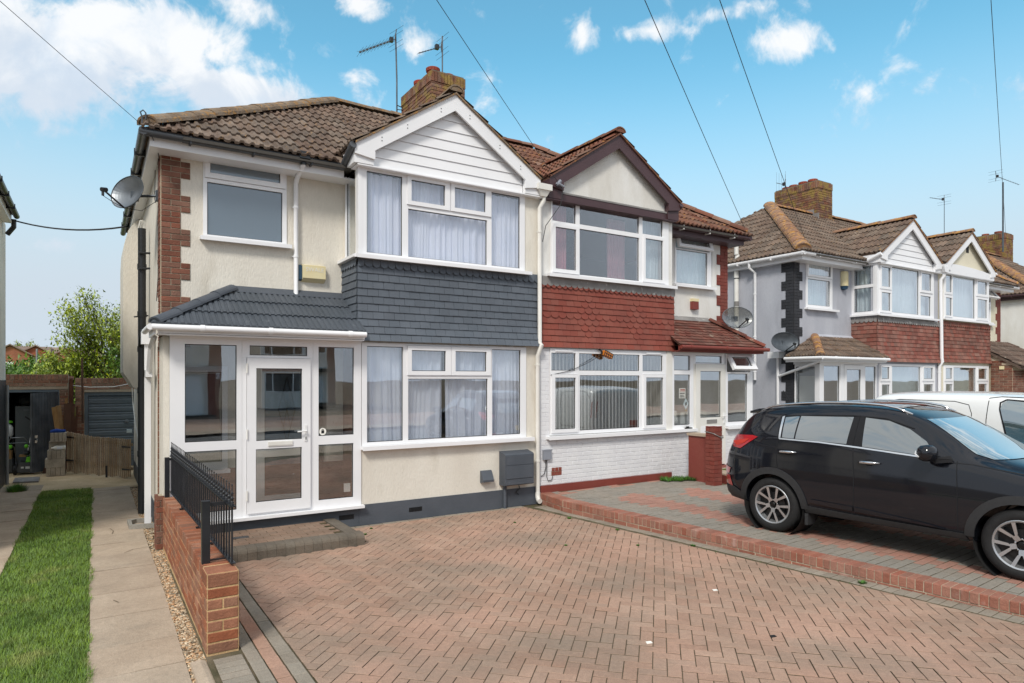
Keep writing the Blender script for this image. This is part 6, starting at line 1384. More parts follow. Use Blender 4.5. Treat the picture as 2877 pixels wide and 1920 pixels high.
pk = hy - d * .12 + V((0, 0, .86)); b = MB()
for sg_ in (-1, 1): b.box(pk.x - .03, pk.x + .02, pk.y - .07 * 1, pk.y - .05, pk.z - .05, pk.z + .01); break
b.tube([tuple(pk + V((-.03, -.06, -.02))), tuple(pk + V((.02, -.06, -.1)))], .006, 5); b.box(pk.x - .03, pk.x + .015, pk.y - .08, pk.y - .06, pk.z - .16, pk.z - .10); tag(b.build('padlock', 'chrome'), 'brass-coloured padlock hanging on the open plank door', 'padlock')
t = root('garage', 'closed brick garage with slate-grey ribbed up-and-over door behind the picket gate', 'garage', (.6, 20.5, 0), 'brick garages behind the houses')
b = MB(); slab(b, (-.39, 2.6), (0, 2.15), [(-.21, 2.3, -.01, 1.81)], 18.62, 18.8, 'y'); b.build('front_wall', 'mortar', t)
b = MB(); b.box(-.39, -.24, 18.8, 23, 0, 2.1); b.box(2.45, 2.6, 18.8, 23, 0, 2.1); b.box(-.39, 2.6, 23, 23.2, 0, 2.1); b.box(-.39, 2.6, 18.8, 23.2, 2.0, 2.08); b.build('side_wall', 'brick_garage', t)
it = brick_panel((-.39, 18.615, 1.87), (1, 0, 0), (0, 0, 1), (0, -1, 0), 1.5, .151, 'brick_garage', .0757, .228, .008) + brick_panel((-.39, 18.612, 2.02), (1, 0, 0), (0, 0, 1), (0, -1, 0), 1.5, .13, 'brick_garage', .13, .11, .008) + brick_panel((-.39, 18.615, 0), (1, 0, 0), (0, 0, 1), (0, -1, 0), .18, 1.87, 'brick_garage', .0757, .228, .008)
for me, M in it: inst('brick', me, M, t)
MB().box(-.21, 2.3, 18.60, 18.64, 1.81, 1.87).build('lintel', 'slab', t); b = MB(); slab(b, (-.21, 2.3), (0, 1.81), [(-.13, 2.2, .02, 1.73)], 18.63, 18.68, 'y'); b.build('door_frame', 'garage_slate', t)
dd = MB().box(-.125, 2.19, 18.68, 18.70, .02, 1.725).build('door', 'garage_slate', t)
for z0_, z1_ in ((1.52, 1.715), (1.325, 1.51), (1.13, 1.315), (.935, 1.12), (.74, .925), (.545, .73), (.35, .535), (.155, .34)):
    b = MB(); pr = [(18.68, z0_), (18.662, z0_ + .02), (18.655, z0_ + .10), (18.672, z0_ + .13), (18.66, z0_ + .15), (18.66, z1_ - .02), (18.68, z1_)]; b.prism([(-.12, y, z) for y, z in pr], (2.3, 0, 0)); b.build('panel', 'garage_slate', dd)
b = MB(); b.lathe([(0, 0), (.05, 0), (.045, .02), (0, .025)], (0, 0, 0), 14, M=Matrix.Translation((.66, 18.64, 1.09)) @ FRONT); b.build('handle', 'alu', dd)
b = MB(); b.tube([(-.44, 18.5, 1.97), (-.1, 18.45, 1.93), (.4, 18.3, 1.94), (.62, 17.5, 2.0), (.70, 16.95, 2.02), (.72, 16.9, 1.6), (.73, 15.9, 1.1), (.735, 14.9, .9)], .011, 5); tag(b.build('white_cable', 'upvc_old'), 'thin white cable strung above the closed garage door to the house', 'cable')
tag(MB().box(-.50, -.43, 18.4, 18.5, 0, 2.14).build('gate_post', 'timber_dark'), 'dark weathered timber post between the two garages', 'post')
tag(MB().tube([(-.235, 18.3, 1.1), (-.25, 18.3, 2.62)], .022, 8).build('rusty_pole', 'timber_dark'), 'thin rusty pole rising in front of the closed garage', 'pole')
# picket gate
t = root('picket_gate', 'weathered brown picket gate sagging across the path in front of the garages', 'gate', (.05, 16.9, 0))
ga, gb = V((-.52, 17.86, 0)), V((.665, 16.05, 0)); gd = (gb - ga).normalized(); gl_ = (gb - ga).length; gn = V((gd.y, -gd.x, 0))
for i in range(34):
    a = ga + gd * (gl_ * (i + .1) / 34); zt_ = .945 - .075 * min(1, i / 14) - .02 * i / 34 + rnd.uniform(-.008, .008); z0_ = .03 + .02 * math.sin(i); w_ = gl_ / 34 * .48
    b = MB(); b.prism([tuple(a + V((0, 0, z0_))), tuple(a + gd * w_ + V((0, 0, z0_))), tuple(a + gd * w_ + V((0, 0, zt_ - .01))), tuple(a + gd * w_ / 2 + V((0, 0, zt_))), tuple(a + V((0, 0, zt_ - .01)))], tuple(gn * .018)); b.build('picket', 'picket', t)
for za, zc in ((.78, .70), (.27, .19)):
    b = MB(); b.prism([tuple(ga - gn * .03 + V((0, 0, za))), tuple(gb - gn * .03 + V((0, 0, zc))), tuple(gb - gn * .03 + V((0, 0, zc + .06))), tuple(ga - gn * .03 + V((0, 0, za + .06)))], tuple(gn * .025)); b.build('rail', 'picket', t)
for k, z in ((0, .80), (0, .28), (1, .66), (1, .18)):
    a = (ga if k == 0 else gb - gd * .28) + gn * .02; b = MB(); b.prism([tuple(a + V((0, 0, z))), tuple(a + gd * .26 + V((0, 0, z + .01))), tuple(a + gd * .26 + V((0, 0, z + .03))), tuple(a + V((0, 0, z + .04)))], tuple(gn * .012)); b.build('hinge', 'black_plastic', t)
b = MB(); a = ga + gd * (gl_ * .62); b.box(a.x - .02, a.x + .02, a.y - .06, a.y - .03, -.02, .25); b.build('drop_bolt', 'black_plastic', t)
tag(MB().box(-.60, -.545, 17.86, 17.92, 0, .55).build('gate_stub_post', 'timber_dark'), 'short dark post at the left end of the picket gate', 'post')
# stack of concrete blocks with things on it
lv = [(.0, .185, -.895, -.55, 4, 0), (.19, .375, -.915, -.55, 1, 0), (.38, .56, -.875, -.545, 4, 0), (.565, .745, -.85, -.545, 1, .12), (.75, .94, -.82, -.53, 4, 0)]
for k, (z0_, z1_, x0, x1, n, dy) in enumerate(lv):
    for i in range(n):
        a = x0 + (x1 - x0) * i / n; c = x0 + (x1 - x0) * (i + 1) / n; o = MB().box(a + .003, c - .003, 17.45 + dy + rnd.uniform(-.008, .008), 17.83, z0_, z1_).build('concrete_block', 'block_grey')
        pos = ('leftmost', 'second', 'third', 'rightmost')[i] + ' '
        tag(o, (pos if n > 1 else '') + ['block in the lowest row of the concrete stack by the gate', 'long concrete block lying second from the ground in the stack', 'concrete block on end in the middle row of the stack', 'long concrete block behind the white bottle in the stack', 'concrete block in the top row of the stack under the blue cloth'][k], 'concrete block', 'concrete blocks stacked by the gate')
b = MB(); b.tube([(-.82, 17.6, .965), (-.72, 17.58, .985), (-.62, 17.62, .965), (-.55, 17.6, .98)], [.03, .045, .04, .03], 8); tag(b.build('blue_cloth', 'cloth_blue', None, smooth=True), 'bright blue cloth rolled on top of the concrete blocks', 'cloth')
b = MB(); b.lathe([(0, 0), (.018, 0), (.018, .03), (.03, .045), (.048, .08), (.048, .25), (.04, .26), (0, .26)], (0, 0, 0), 14, M=Matrix.Translation((-.80, 17.50, .613)) @ Matrix.Rotation(R(90), 4, 'Y')); tag(b.build('plastic_bottle', 'print_white', None, smooth=50), 'white plastic bottle lying on the concrete blocks', 'bottle')
tag(MB().box(-.70, -.60, 17.448, 17.452, .59, .64).build('bottle_label', 'net'), 'pale blue printed label on the white plastic bottle', 'label')
for i, (x0, x1, z1_, y_, lean, w_, m, lb) in enumerate(((-.70, -.775, 1.50, 17.95, .10, .05, 'timber', 'pale timber board leaning left of the stack of boards'), (-.64, -.70, 1.53, 18.0, .12, .05, 'timber', 'short pale board leaning behind the concrete blocks'), (-.60, -.545, 1.70, 18.05, .1, .028, 'timber', 'long pale batten leaning beside the dark post'), (-.53, -.52, 1.58, 17.95, .08, .07, 'timber_dark', 'wide reddish-brown board standing by the dark post'), (-.43, -.42, 1.56, 18.02, .1, .04, 'timber_dark', 'narrow reddish-brown board standing by the dark post'), (-.38, -.35, 1.50, 18.1, .1, .025, 'timber_dark', 'dark brown plank leaning on the garage pier'))):
    b = MB(); zb_ = .96 if i < 3 else .6; b.prism([(x0 - w_, y_, zb_ - .02), (x0 + w_, y_, zb_ - .02), (x1 + w_, y_ + lean, z1_), (x1 - w_, y_ + lean, z1_ - .02)], (0, .035, 0)); tag(b.build('timber_board', m), lb, 'board', 'timber boards leaning by the garages')
b = MB(); b.prism([(-1.0, 18.1, .0), (-.9, 18.1, 0), (-.84, 18.35, .32), (-.90, 18.35, .32)], (0, .04, 0)); tag(b.build('timber_board', 'timber_dark'), 'short board leaning at the foot of the open plank door', 'board', 'timber boards leaning by the garages')
tag(MB().box(-1.58, -1.18, 19.3, 19.8, .01, 1.48).build('fridge', 'fridge'), 'tall grey fridge standing inside the open garage', 'fridge'); MB().box(-1.42, -1.32, 19.285, 19.30, 1.38, 1.40).build('fridge_badge', 'alu', bpy.data.objects['fridge'])
b = MB(); b.lathe([(0, 0), (.14, .0), (.2, .08), (.17, .2), (.1, .26), (0, .27)], (-1.35, 19.5, 1.49), 10); tag(b.build('black_sack', 'rubber', None, smooth=True), 'black sack lying on top of the fridge', 'sack')
t = root('lawn_mower', 'dark lawn mower with lime green grips standing in the garage doorway', 'lawn mower', (-1.35, 18.3, 0))
b = MB(); b.prism([(-1.45, 18.1, .05), (-1.17, 18.1, .05), (-1.17, 18.1, .22), (-1.22, 18.1, .26), (-1.40, 18.1, .26), (-1.46, 18.1, .14)], (0, .4, 0)); b.build('deck', 'gutter_grey', t); b = MB(); b.prism([(-1.30, 18.12, .27), (-1.18, 18.12, .27), (-1.18, 18.12, .37), (-1.28, 18.12, .38)], (0, .3, 0)); b.build('motor_cover', 'mower_green', t)
b = MB(); b.box(-1.38, -1.33, 18.094, 18.1, .14, .18); b.box(-1.30, -1.22, 18.094, 18.1, .13, .18); b.build('print', 'lamp_clear', t)
for x, y in ((-1.49, 18.16), (-1.49, 18.46), (-1.14, 18.46)):
    b = MB(); b.lathe([(0, -.03), (.05, -.03), (.10, -.028), (.105, 0), (.10, .028), (.05, .03), (0, .03)], (0, 0, 0), 18, M=Matrix.Translation((x, y, .105)) @ Matrix.Rotation(R(90), 4, 'Y')); b.build('wheel', 'rubber', t, smooth=40)
b = MB(); b.tube([(-1.47, 18.5, .2), (-1.52, 18.35, .60), (-1.62, 18.25, .72), (-1.57, 18.22, .82), (-1.34, 18.22, .82), (-1.26, 18.25, .72), (-1.24, 18.35, .6), (-1.22, 18.5, .2)], .011, 6); b.tube([(-1.60, 18.24, .70), (-1.30, 18.24, .70)], .008, 6); b.build('handle', 'alu', t, smooth=50)
for x in (-1.58, -1.29):
    b = MB(); b.lathe([(0, -.04), (.035, -.03), (.045, 0), (.035, .03), (0, .04)], (0, 0, 0), 12, M=Matrix.Translation((x, 18.22, .62)) @ Matrix.Rotation(R(80), 4, 'Y')); b.build('grip', 'mower_green', t, smooth=True)
tag(MB().box(-1.43, -1.30, 18.3, 18.5, .38, .42).build('wooden_tray', 'timber'), 'small wooden tray resting on the lawn mower', 'tray')
t = root('garden_sprayer', 'white and green garden sprayer hanging at the left inside the garage', 'sprayer', (-1.66, 18.7, .8)); b = MB(); b.lathe([(0, 0), (.06, 0), (.085, .04), (.085, .22), (.05, .28), (0, .3)], (-1.66, 18.8, .80), 14); b.build('tank', 'white_plastic', t, smooth=40); b = MB(); b.lathe([(0, 0), (.07, 0), (.07, .04), (0, .06)], (-1.65, 18.8, 1.12), 12); b.build('lid', 'mower_green', t); b = MB(); b.tube([(-1.72, 18.7, 1.05), (-1.66, 18.68, .82), (-1.56, 18.7, .75), (-1.6, 18.72, .5)], .018, 6); b.build('strap', 'rubber', t)
t = root('strimmer', 'white-shafted strimmer propped against the open plank door', 'strimmer', (-1.22, 18.4, .3)); b = MB(); b.tube([(-1.16, 18.35, 1.35), (-1.2, 18.35, .9), (-1.27, 18.3, .5)], .014, 6); b.build('shaft', 'white_plastic', t); b = MB(); b.lathe([(0, 0), (.06, .01), (.07, .06), (.03, .1), (0, .1)], (-1.29, 18.28, .42), 12); b.build('head', 'black_plastic', t, smooth=True); b = MB(); b.tube([(-1.20, 18.3, 1.18), (-1.32, 18.3, 1.28)], .016, 6); b.build('handle', 'rubber', t)
t = root('cardboard_box', 'brown cardboard box with open flap at the left inside the garage', 'box', (-1.75, 18.55, .0)); MB().box(-1.95, -1.58, 18.45, 18.8, .33, .50).build('body', 'timber', t); b = MB(); b.prism([(-1.95, 18.44, .50), (-1.58, 18.44, .50), (-1.64, 18.36, .62), (-1.9, 18.36, .62)], (0, .01, 0)); b.build('flap', 'timber', t)
tag(MB().box(-1.95, -1.56, 18.46, 18.8, .02, .325).build('storage_crate', 'gutter_grey'), 'grey crate under the cardboard box in the garage', 'crate')
tag(MB().tube([(-1.7, 18.4, .8), (-1.66, 18.45, .72), (-1.8, 18.5, .66)], .05, 8).build('white_bag', 'print_white', None, smooth=True), 'white bag lying on the cardboard box', 'bag')
t = tag(MB().box(.60, .70, 16.9, 16.98, .93, 1.0).build('peg_clip', 'net_aqua'), 'pale green plastic clip at the top right of the picket gate', 'clip')
# ------------------------------------------------------------------ trees, scrub and far houses
def hz_(x, y): k = min(1, max(0, (y - 24) / 22)); return -.1 + k * 2.1
def tree(name, label, x, y, zb, ht, wd, n, m, leaf, group=None, seed=1, asc=1.0, lo=.22):
    rs = np.random.RandomState(seed); t = root(name, label, 'tree', (x, y, zb), group)
    b = MB(); b.tube([(x, y, zb - .1), (x + .05, y, zb + ht * .3), (x, y, zb + ht * .62)], [wd * .04, wd * .03, wd * .012], 8); b.build('trunk', 'bark', t, smooth=50)
    b = MB(); P = []
    for k in range(46):
        a = rs.rand() * 6.28; h0 = zb + ht * (lo + .45 * rs.rand()); r = wd * .5 * (.45 + .55 * rs.rand()); h1 = h0 + ht * (.16 + .34 * rs.rand()) * asc
        h1 = min(h1, zb + ht * (1 - .32 * (r / (wd * .5)) ** 2))
        p0 = np.array([x, y, h0]); p1 = np.array([x + r * math.cos(a), y + r * math.sin(a), h1]); pm = (p0 + p1) / 2 + np.array([0, 0, -.06 * ht])
        b.tube([tuple(p0), tuple(pm), tuple(p1)], [wd * .010, wd * .006, wd * .002], 5)
        for j in range(int(n / 46)):
            u = .25 + .75 * rs.rand() ** .7; q = (1 - u) ** 2 * p0 + 2 * u * (1 - u) * pm + u * u * p1; P.append(q + rs.randn(3) * wd * np.array([.045, .045, .045]) * (.5 + u * .7))
    b.build('branches', 'bark', t, smooth=50); P = np.array(P); D = rs.randn(len(P), 3) * leaf; D[:, 2] += leaf * .3
    c = leaf_cloud('crown', P, D, leaf * (.6 + .5 * rs.rand(len(P))), m, None, t); return t
tree('young_tree', 'tall pale green tree with upright branches beyond the closed garage', .55, 30, 1.0, 4.75, 4.1, 15000, 'leaf', .08, seed=4, asc=1.25, lo=.1)
tree('dense_shrub', 'darker dense shrub in front of the pale tree, beside the house wall', 1.5, 28, .6, 3.4, 2.6, 8000, 'leaf_dark', .075, seed=8, lo=.05)
tree('shrub', 'rounded light green shrub left of the pale tree', -.9, 31, 1.1, 2.4, 2.8, 9000, 'leaf', .08, seed=12, lo=.02)
def scrub(name, n, x0, x1, y0, y1, hgt, leaf, m, seed):
    rs = np.random.RandomState(seed); x = x0 + (x1 - x0) * rs.rand(n); y = y0 + (y1 - y0) * rs.rand(n); k = np.clip((y - 24) / 22, 0, 1)
    lump = .5 + .5 * np.sin(x * 1.1 + 2 * np.sin(y * .5)) * np.sin(y * .8 + np.sin(x * 1.7)); z = -.1 + k * 2.1 + hgt * lump * rs.rand(n) ** .5
    leaf_cloud(name, np.stack([x, y, z], 1), rs.randn(n, 3) * leaf + np.array([0, 0, leaf * .4]), leaf * (.6 + .6 * rs.rand(n)), m, 'stuff')
scrub('scrub', 42000, -12, 6, 25, 46, 1.2, .10, 'bush', 5); scrub('scrub', 14000, -12, 5, 40, 62, 1.7, .16, 'leaf_dark', 6); scrub('scrub', 14000, -3.5, 3, 24, 29, .9, .07, 'leaf', 9)
tag(MB().tube([(-1.9, 31.5, 1), (-1.9, 31.5, 3.3)], .035, 8).build('lamp_column', 'grey_metal'), 'thin grey post standing in the scrub beyond the garages', 'post')
for i, (x, w_, zr_, lab) in enumerate(((-7.8, 3.4, 5.85, 'leftmost far brick bungalow on the skyline, mostly behind the left house'), (-5.6, 4.4, 5.85, 'middle far brick bungalow with gable facing on the skyline'), (-2.6, 3.0, 5.7, 'far brick bungalow just left of the pale tree on the skyline'))):
    t = root('bungalow', lab, 'bungalow', (x, 92, 2), 'far bungalows on the skyline'); y0 = 90 + i
    b = MB(); b.prism([(x - w_ / 2, y0, 2), (x + w_ / 2, y0, 2), (x + w_ / 2, y0, zr_ - w_ * .26), (x, y0, zr_ - .1), (x - w_ / 2, y0, zr_ - w_ * .26)], (0, 8, 0)); b.build('wall', 'far_brick', t)
    b = MB(); b.prism([(x - w_ / 2 - .3, y0 - .3, zr_ - w_ * .26 - .25), (x, y0 - .3, zr_), (x + w_ / 2 + .3, y0 - .3, zr_ - w_ * .26 - .25), (x + w_ / 2 + .3, y0 - .3, zr_ - w_ * .26 - .12), (x, y0 - .3, zr_ + .14), (x - w_ / 2 - .3, y0 - .3, zr_ - w_ * .26 - .12)], (0, 8.6, 0)); b.prism([(x, y0 + 2, zr_ - .9), (x, y0 + 5, zr_ + .1), (x, y0 + 8, zr_ - .9)], (3.5, 0, 0)); b.build('roof', 'far_roof', t)
    b = MB(); b.box(x - .5, x + .3, y0 - .05, y0 - .01, 3.0, 4.0); b.build('window', 'upvc', t)
tree('bare_tree', 'small bare tree on the skyline behind the far bungalows', -7.0, 96, 2.5, 4.4, 3.4, 900, 'leaf', .2, seed=20)
# ------------------------------------------------------------------ vehicles
def loft(stations, sect, mats, name, cuts=(), mirror=True, sub=2):
    bm = bmesh.new(); rows = []
    for st_ in stations:
        pts = sect(st_); full = [(-y, z) for y, z in pts[::-1] if y > 1e-6] + pts
        rows.append([bm.verts.new((st_[0], y, z)) for y, z in full])
    n = len(rows[0])
    for a, c in zip(rows, rows[1:]):
        for j in range(n): k = (j + 1) % n; 
        for j in range(n - 1): bm.faces.new((a[j], a[j + 1], c[j + 1], c[j]))
        bm.faces.new((a[n - 1], a[0], c[0], c[n - 1]))
    bm.faces.new(rows[0]); bm.faces.new(rows[-1][::-1]); bmesh.ops.recalc_face_normals(bm, faces=bm.faces)
    me = bpy.data.meshes.new(name); bm.to_mesh(me); bm.free(); ob = bpy.data.objects.new('tmp', me); COL.objects.link(ob)
    s_ = ob.modifiers.new('s', 'SUBSURF'); s_.levels = sub; s_.render_levels = sub
    dg = bpy.context.evaluated_depsgraph_get(); base = bpy.data.meshes.new_from_object(ob.evaluated_get(dg)); ob.modifiers.clear(); ob.data = base
    bb = bmesh.new(); bb.from_mesh(base); tree_ = BVHTree.FromBMesh(bb); bb.free(); tmp = []
    for (cx, cz, r, y0, y1) in cuts:
        q = MB(); q.tube([(cx, y0, cz), (cx, y1, cz)], r, 40); co = bpy.data.objects.new('cut', q.mesh('cut', 'seam')); COL.objects.link(co); co.data.update(); m_ = ob.modifiers.new('b', 'BOOLEAN'); m_.object = co; m_.operation = 'DIFFERENCE'; m_.solver = 'EXACT'; tmp.append(co)
        bq = bmesh.new(); bq.from_mesh(co.data); bmesh.ops.recalc_face_normals(bq, faces=bq.faces); bq.to_mesh(co.data); bq.free()
    dg = bpy.context.evaluated_depsgraph_get(); dg.update(); fin_ = bpy.data.meshes.new_from_object(ob.evaluated_get(dg)); fin_.name = name
    for o in tmp + [ob]: bpy.data.objects.remove(o)
    fin_.materials.clear(); fin_.materials.append(MATS[mats]); smooth_by_angle(fin_, 40); return fin_, tree_
def decal(tr, poly, axis, m, name, parent, M, off=.004, side=1, grid=.05, th=0.):
    """a panel that follows the body: polygon in (x,z), (y,z) or (x,y) laid on the surface"""
    bm = bmesh.new(); f = bm.faces.new([bm.verts.new((p[0], p[1], 0)) for p in poly]); xs = [p[0] for p in poly]; ys = [p[1] for p in poly]
    for ax, lo_, hi_ in ((0, min(xs), max(xs)), (1, min(ys), max(ys))):
        c = lo_ + grid
        while c < hi_ - 1e-3:
            no = (1, 0, 0) if ax == 0 else (0, 1, 0); co = (c, 0, 0) if ax == 0 else (0, c, 0); bmesh.ops.bisect_plane(bm, geom=bm.verts[:] + bm.edges[:] + bm.faces[:], plane_co=co, plane_no=no); c += grid
    bad = []
    for v in bm.verts:
        a, c = v.co.x, v.co.y
        o, d = {'y': ((a, side * 3, c), (0, -side, 0)), 'x': ((side * 8, a, c), (-side, 0, 0)), 'z': ((a, c, 5), (0, 0, -1))}[axis]
        h = tr.ray_cast(V(o), V(d))
        if h[0] is None: bad.append(v); continue
        nrm = h[1] if h[1].dot(V(d)) < 0 else -h[1]; v.co = h[0] + nrm * off
    bmesh.ops.delete(bm, geom=bad, context='VERTS')
    if th:
        r = bmesh.ops.extrude_face_region(bm, geom=bm.faces[:]); vs = [e for e in r['geom'] if isinstance(e, bmesh.types.BMVert)]
        for v in vs:
            d = {'y': V((0, -side, 0)), 'x': V((-side, 0, 0)), 'z': V((0, 0, -1))}[axis]; v.co += d * th
    bmesh.ops.recalc_face_normals(bm, faces=bm.faces)
    me = bpy.data.meshes.new(name); bm.to_mesh(me); bm.free(); me.materials.append(MATS[m]); me.shade_smooth() if not th else smooth_by_angle(me, 35)
    return link(bpy.data.objects.new(name, me), parent, M)
def strip(path, w):
    L_, R_ = [], []
    for i, p in enumerate(path):
        a = path[max(i - 1, 0)]; c = path[min(i + 1, len(path) - 1)]; dx, dy = c[0] - a[0], c[1] - a[1]; l = math.hypot(dx, dy) or 1; L_.append((p[0] - dy / l * w / 2, p[1] + dx / l * w / 2)); R_.append((p[0] + dy / l * w / 2, p[1] - dx / l * w / 2))
    return L_ + R_[::-1]
def arc(cx, cz, r, a0, a1, n=14): return [(cx + r * math.cos(R(a0 + (a1 - a0) * i / n)), cz + r * math.sin(R(a0 + (a1 - a0) * i / n))) for i in range(n + 1)]
def wheel(parent, M, x, y, r, sgn, rimr=.232, w=.225):
    T = M @ Matrix.Translation((x, y, r)) @ Matrix.Rotation(R(-90 * sgn), 4, 'X'); h = w / 2   # local z = outward
    b = MB(); b.lathe([(rimr + .004, h - .012), (rimr + .02, h), (r - .055, h + .004), (r - .028, h - .008), (r - .008, h - .03), (r, h - .05), (r, h - .058), (r - .008, h - .06), (r - .008, h - .067), (r, h - .07), (r, .014), (r - .008, .012), (r - .008, .004), (r, .002), (r, -h + .05), (r - .03, -h + .01), (rimr, -h)], (0, 0, 0), 56); wt = link(bpy.data.objects.new('wheel', b.mesh('wheel', 'rubber', smooth=35)), parent, T)
    b = MB(); b.lathe([(rimr + .010, h - .006), (rimr + .004, h - .002), (rimr - .010, h - .008), (rimr - .014, h - .022), (rimr - .022, h - .05), (rimr - .03, -h + .02)], (0, 0, 0), 48)
    link(bpy.data.objects.new('rim', b.mesh('rim', 'wheel_silver', smooth=35)), wt, T); b = MB(); b.lathe([(rimr - .02, h - .075), (.05, h - .085), (0, h - .085)], (0, 0, 0), 32); b.lathe([(.15, h - .08), (.15, h - .06), (.05, h - .06)], (0, 0, 0), 32); link(bpy.data.objects.new('brake_disc', b.mesh('brake_disc', 'wheel_dark', smooth=35)), wt, T)
    for k in range(5):
        b = MB()
        for sd in (-1, 1):
            a = math.radians(72 * k + 90); ca_, sa_ = math.cos(a), math.sin(a)
            def pt(rr, off, z): return (rr * ca_ - off * sd * sa_, rr * sa_ + off * sd * ca_, z)
            prof = [(.045, .006, .0), (.10, .012, .020), (rimr - .008, .075, .030)]
            for (r0, o0, _), (r1, o1, _2), w0, w1, z0_, z1_ in ((prof[0], prof[1], .022, .024, h - .03, h - .022), (prof[1], prof[2], .024, .036, h - .022, h - .010)):
                q = [pt(r0, o0 - w0 / 2 * .5, z0_), pt(r0, o0 + w0 * .9, z0_), pt(r1, o1 + w1 * .6, z1_), pt(r1, o1 - w1 * .5, z1_)]; qq = [(p[0], p[1], p[2] - .03) for p in q]
                b.poly(q); 
                for i in range(4): j = (i + 1) % 4; b.poly([q[i], qq[i], qq[j], q[j]], 1)
        link(bpy.data.objects.new('spoke', b.mesh('spoke', ['wheel_silver', 'wheel_dark'])), wt, T)
    b = MB(); b.lathe([(.034, h - .03), (.034, h - .018), (.03, h - .014), (0, h - .012)], (0, 0, 0), 20); link(bpy.data.objects.new('hub_cap', b.mesh('hub_cap', 'hub_black', smooth=40)), wt, T)
    b = MB()
    for k in range(5): a = math.radians(72 * k + 54); b.lathe([(.009, h - .05), (.009, h - .03), (0, h - .028)], (.058 * math.cos(a), .058 * math.sin(a), 0), 6)
    link(bpy.data.objects.new('wheel_nut', b.mesh('wheel_nut', 'chrome')), wt, T)
def mk_M(px, py, z, ang_vec):
    F_ = V(ang_vec).normalized(); Lt = V((F_.y, -F_.x, 0))       # lateral axis towards the camera side
    M = Matrix.Identity(4)
    for i, a in enumerate((F_, Lt, V((0, 0, 1)))):
        for j in range(3): M[j][i] = a[j]
    M[0][3], M[1][3], M[2][3] = px, py, z; return M
CF = V((.081, -.9967, 0)); CL = V((CF.y, -CF.x, 0)); c0 = V((7.29, 5.28, 0)) - CL * .90
MC = mk_M(c0.x, c0.y, .178, CF)
def csec(s_):
    x, w, zb, zl, zt_, wr = s_
    return [(0, zb), (.82 * w, zb), (.955 * w, zb + .04), (.985 * w, zb + .16), (w, min(.62, zl - .12)), (.998 * w, min(.84, zl - .06)), (.965 * w, zl), (.965 * w * .45 + wr * .55, zl * .42 + (zt_ - .06) * .58), (wr, zt_ - .055), (wr * .93, zt_ - .015), (wr * .62, zt_ + .012), (0, zt_ + .022)]
CST = [(-.90, .46, .46, .62, .76, .42), (-.86, .64, .36, .76, .90, .54), (-.76, .76, .32, .98, 1.13, .62), (-.62, .84, .30, 1.10, 1.33, .66), (-.46, .89, .29, 1.16, 1.48, .68), (-.30, .925, .285, 1.18, 1.56, .68), (0, .93, .28, 1.19, 1.60, .69), (.5, .93, .27, 1.185, 1.64, .70), (1.0, .93, .27, 1.17, 1.645, .70), (1.42, .93, .27, 1.145, 1.615, .69), (1.72, .93, .27, 1.12, 1.50, .68), (2.02, .93, .27, 1.09, 1.32, .70), (2.28, .93, .27, 1.06, 1.16, .74), (2.5, .928, .27, 1.02, 1.09, .76), (2.9, .92, .27, .95, 1.045, .74), (3.2, .88, .28, .84, .98, .68), (3.4, .76, .31, .70, .86, .60), (3.5, .58, .38, .60, .72, .48)]
cbody, ctr = loft(CST, csec, 'car_black', 'body', [(0, .345, .40, .52, 1.3), (0, .345, .40, -.52, -1.3), (2.6, .345, .40, .52, 1.3), (2.6, .345, .40, -.52, -1.3)])
car = root('parked_suv', 'black five-door car with silver roof rails parked on the raised drive', 'car', (c0.x, c0.y, .178))
link(bpy.data.objects.new('body', cbody), car, MC)
b = MB()
for cx in (0, 2.6):
    for sd in (-1, 1): b.tube([(cx, sd * .50, .345), (cx, sd * .90, .345)], .405, 36, caps=False); b.lathe([(0, 0), (.41, 0)], (0, 0, 0), 30, M=Matrix.Translation((cx, sd * .50, .345)) @ Matrix.Rotation(R(90), 4, 'X'))
link(bpy.data.objects.new('wheel_arch_liner', b.mesh('wheel_arch_liner', 'rubber')), car, MC)
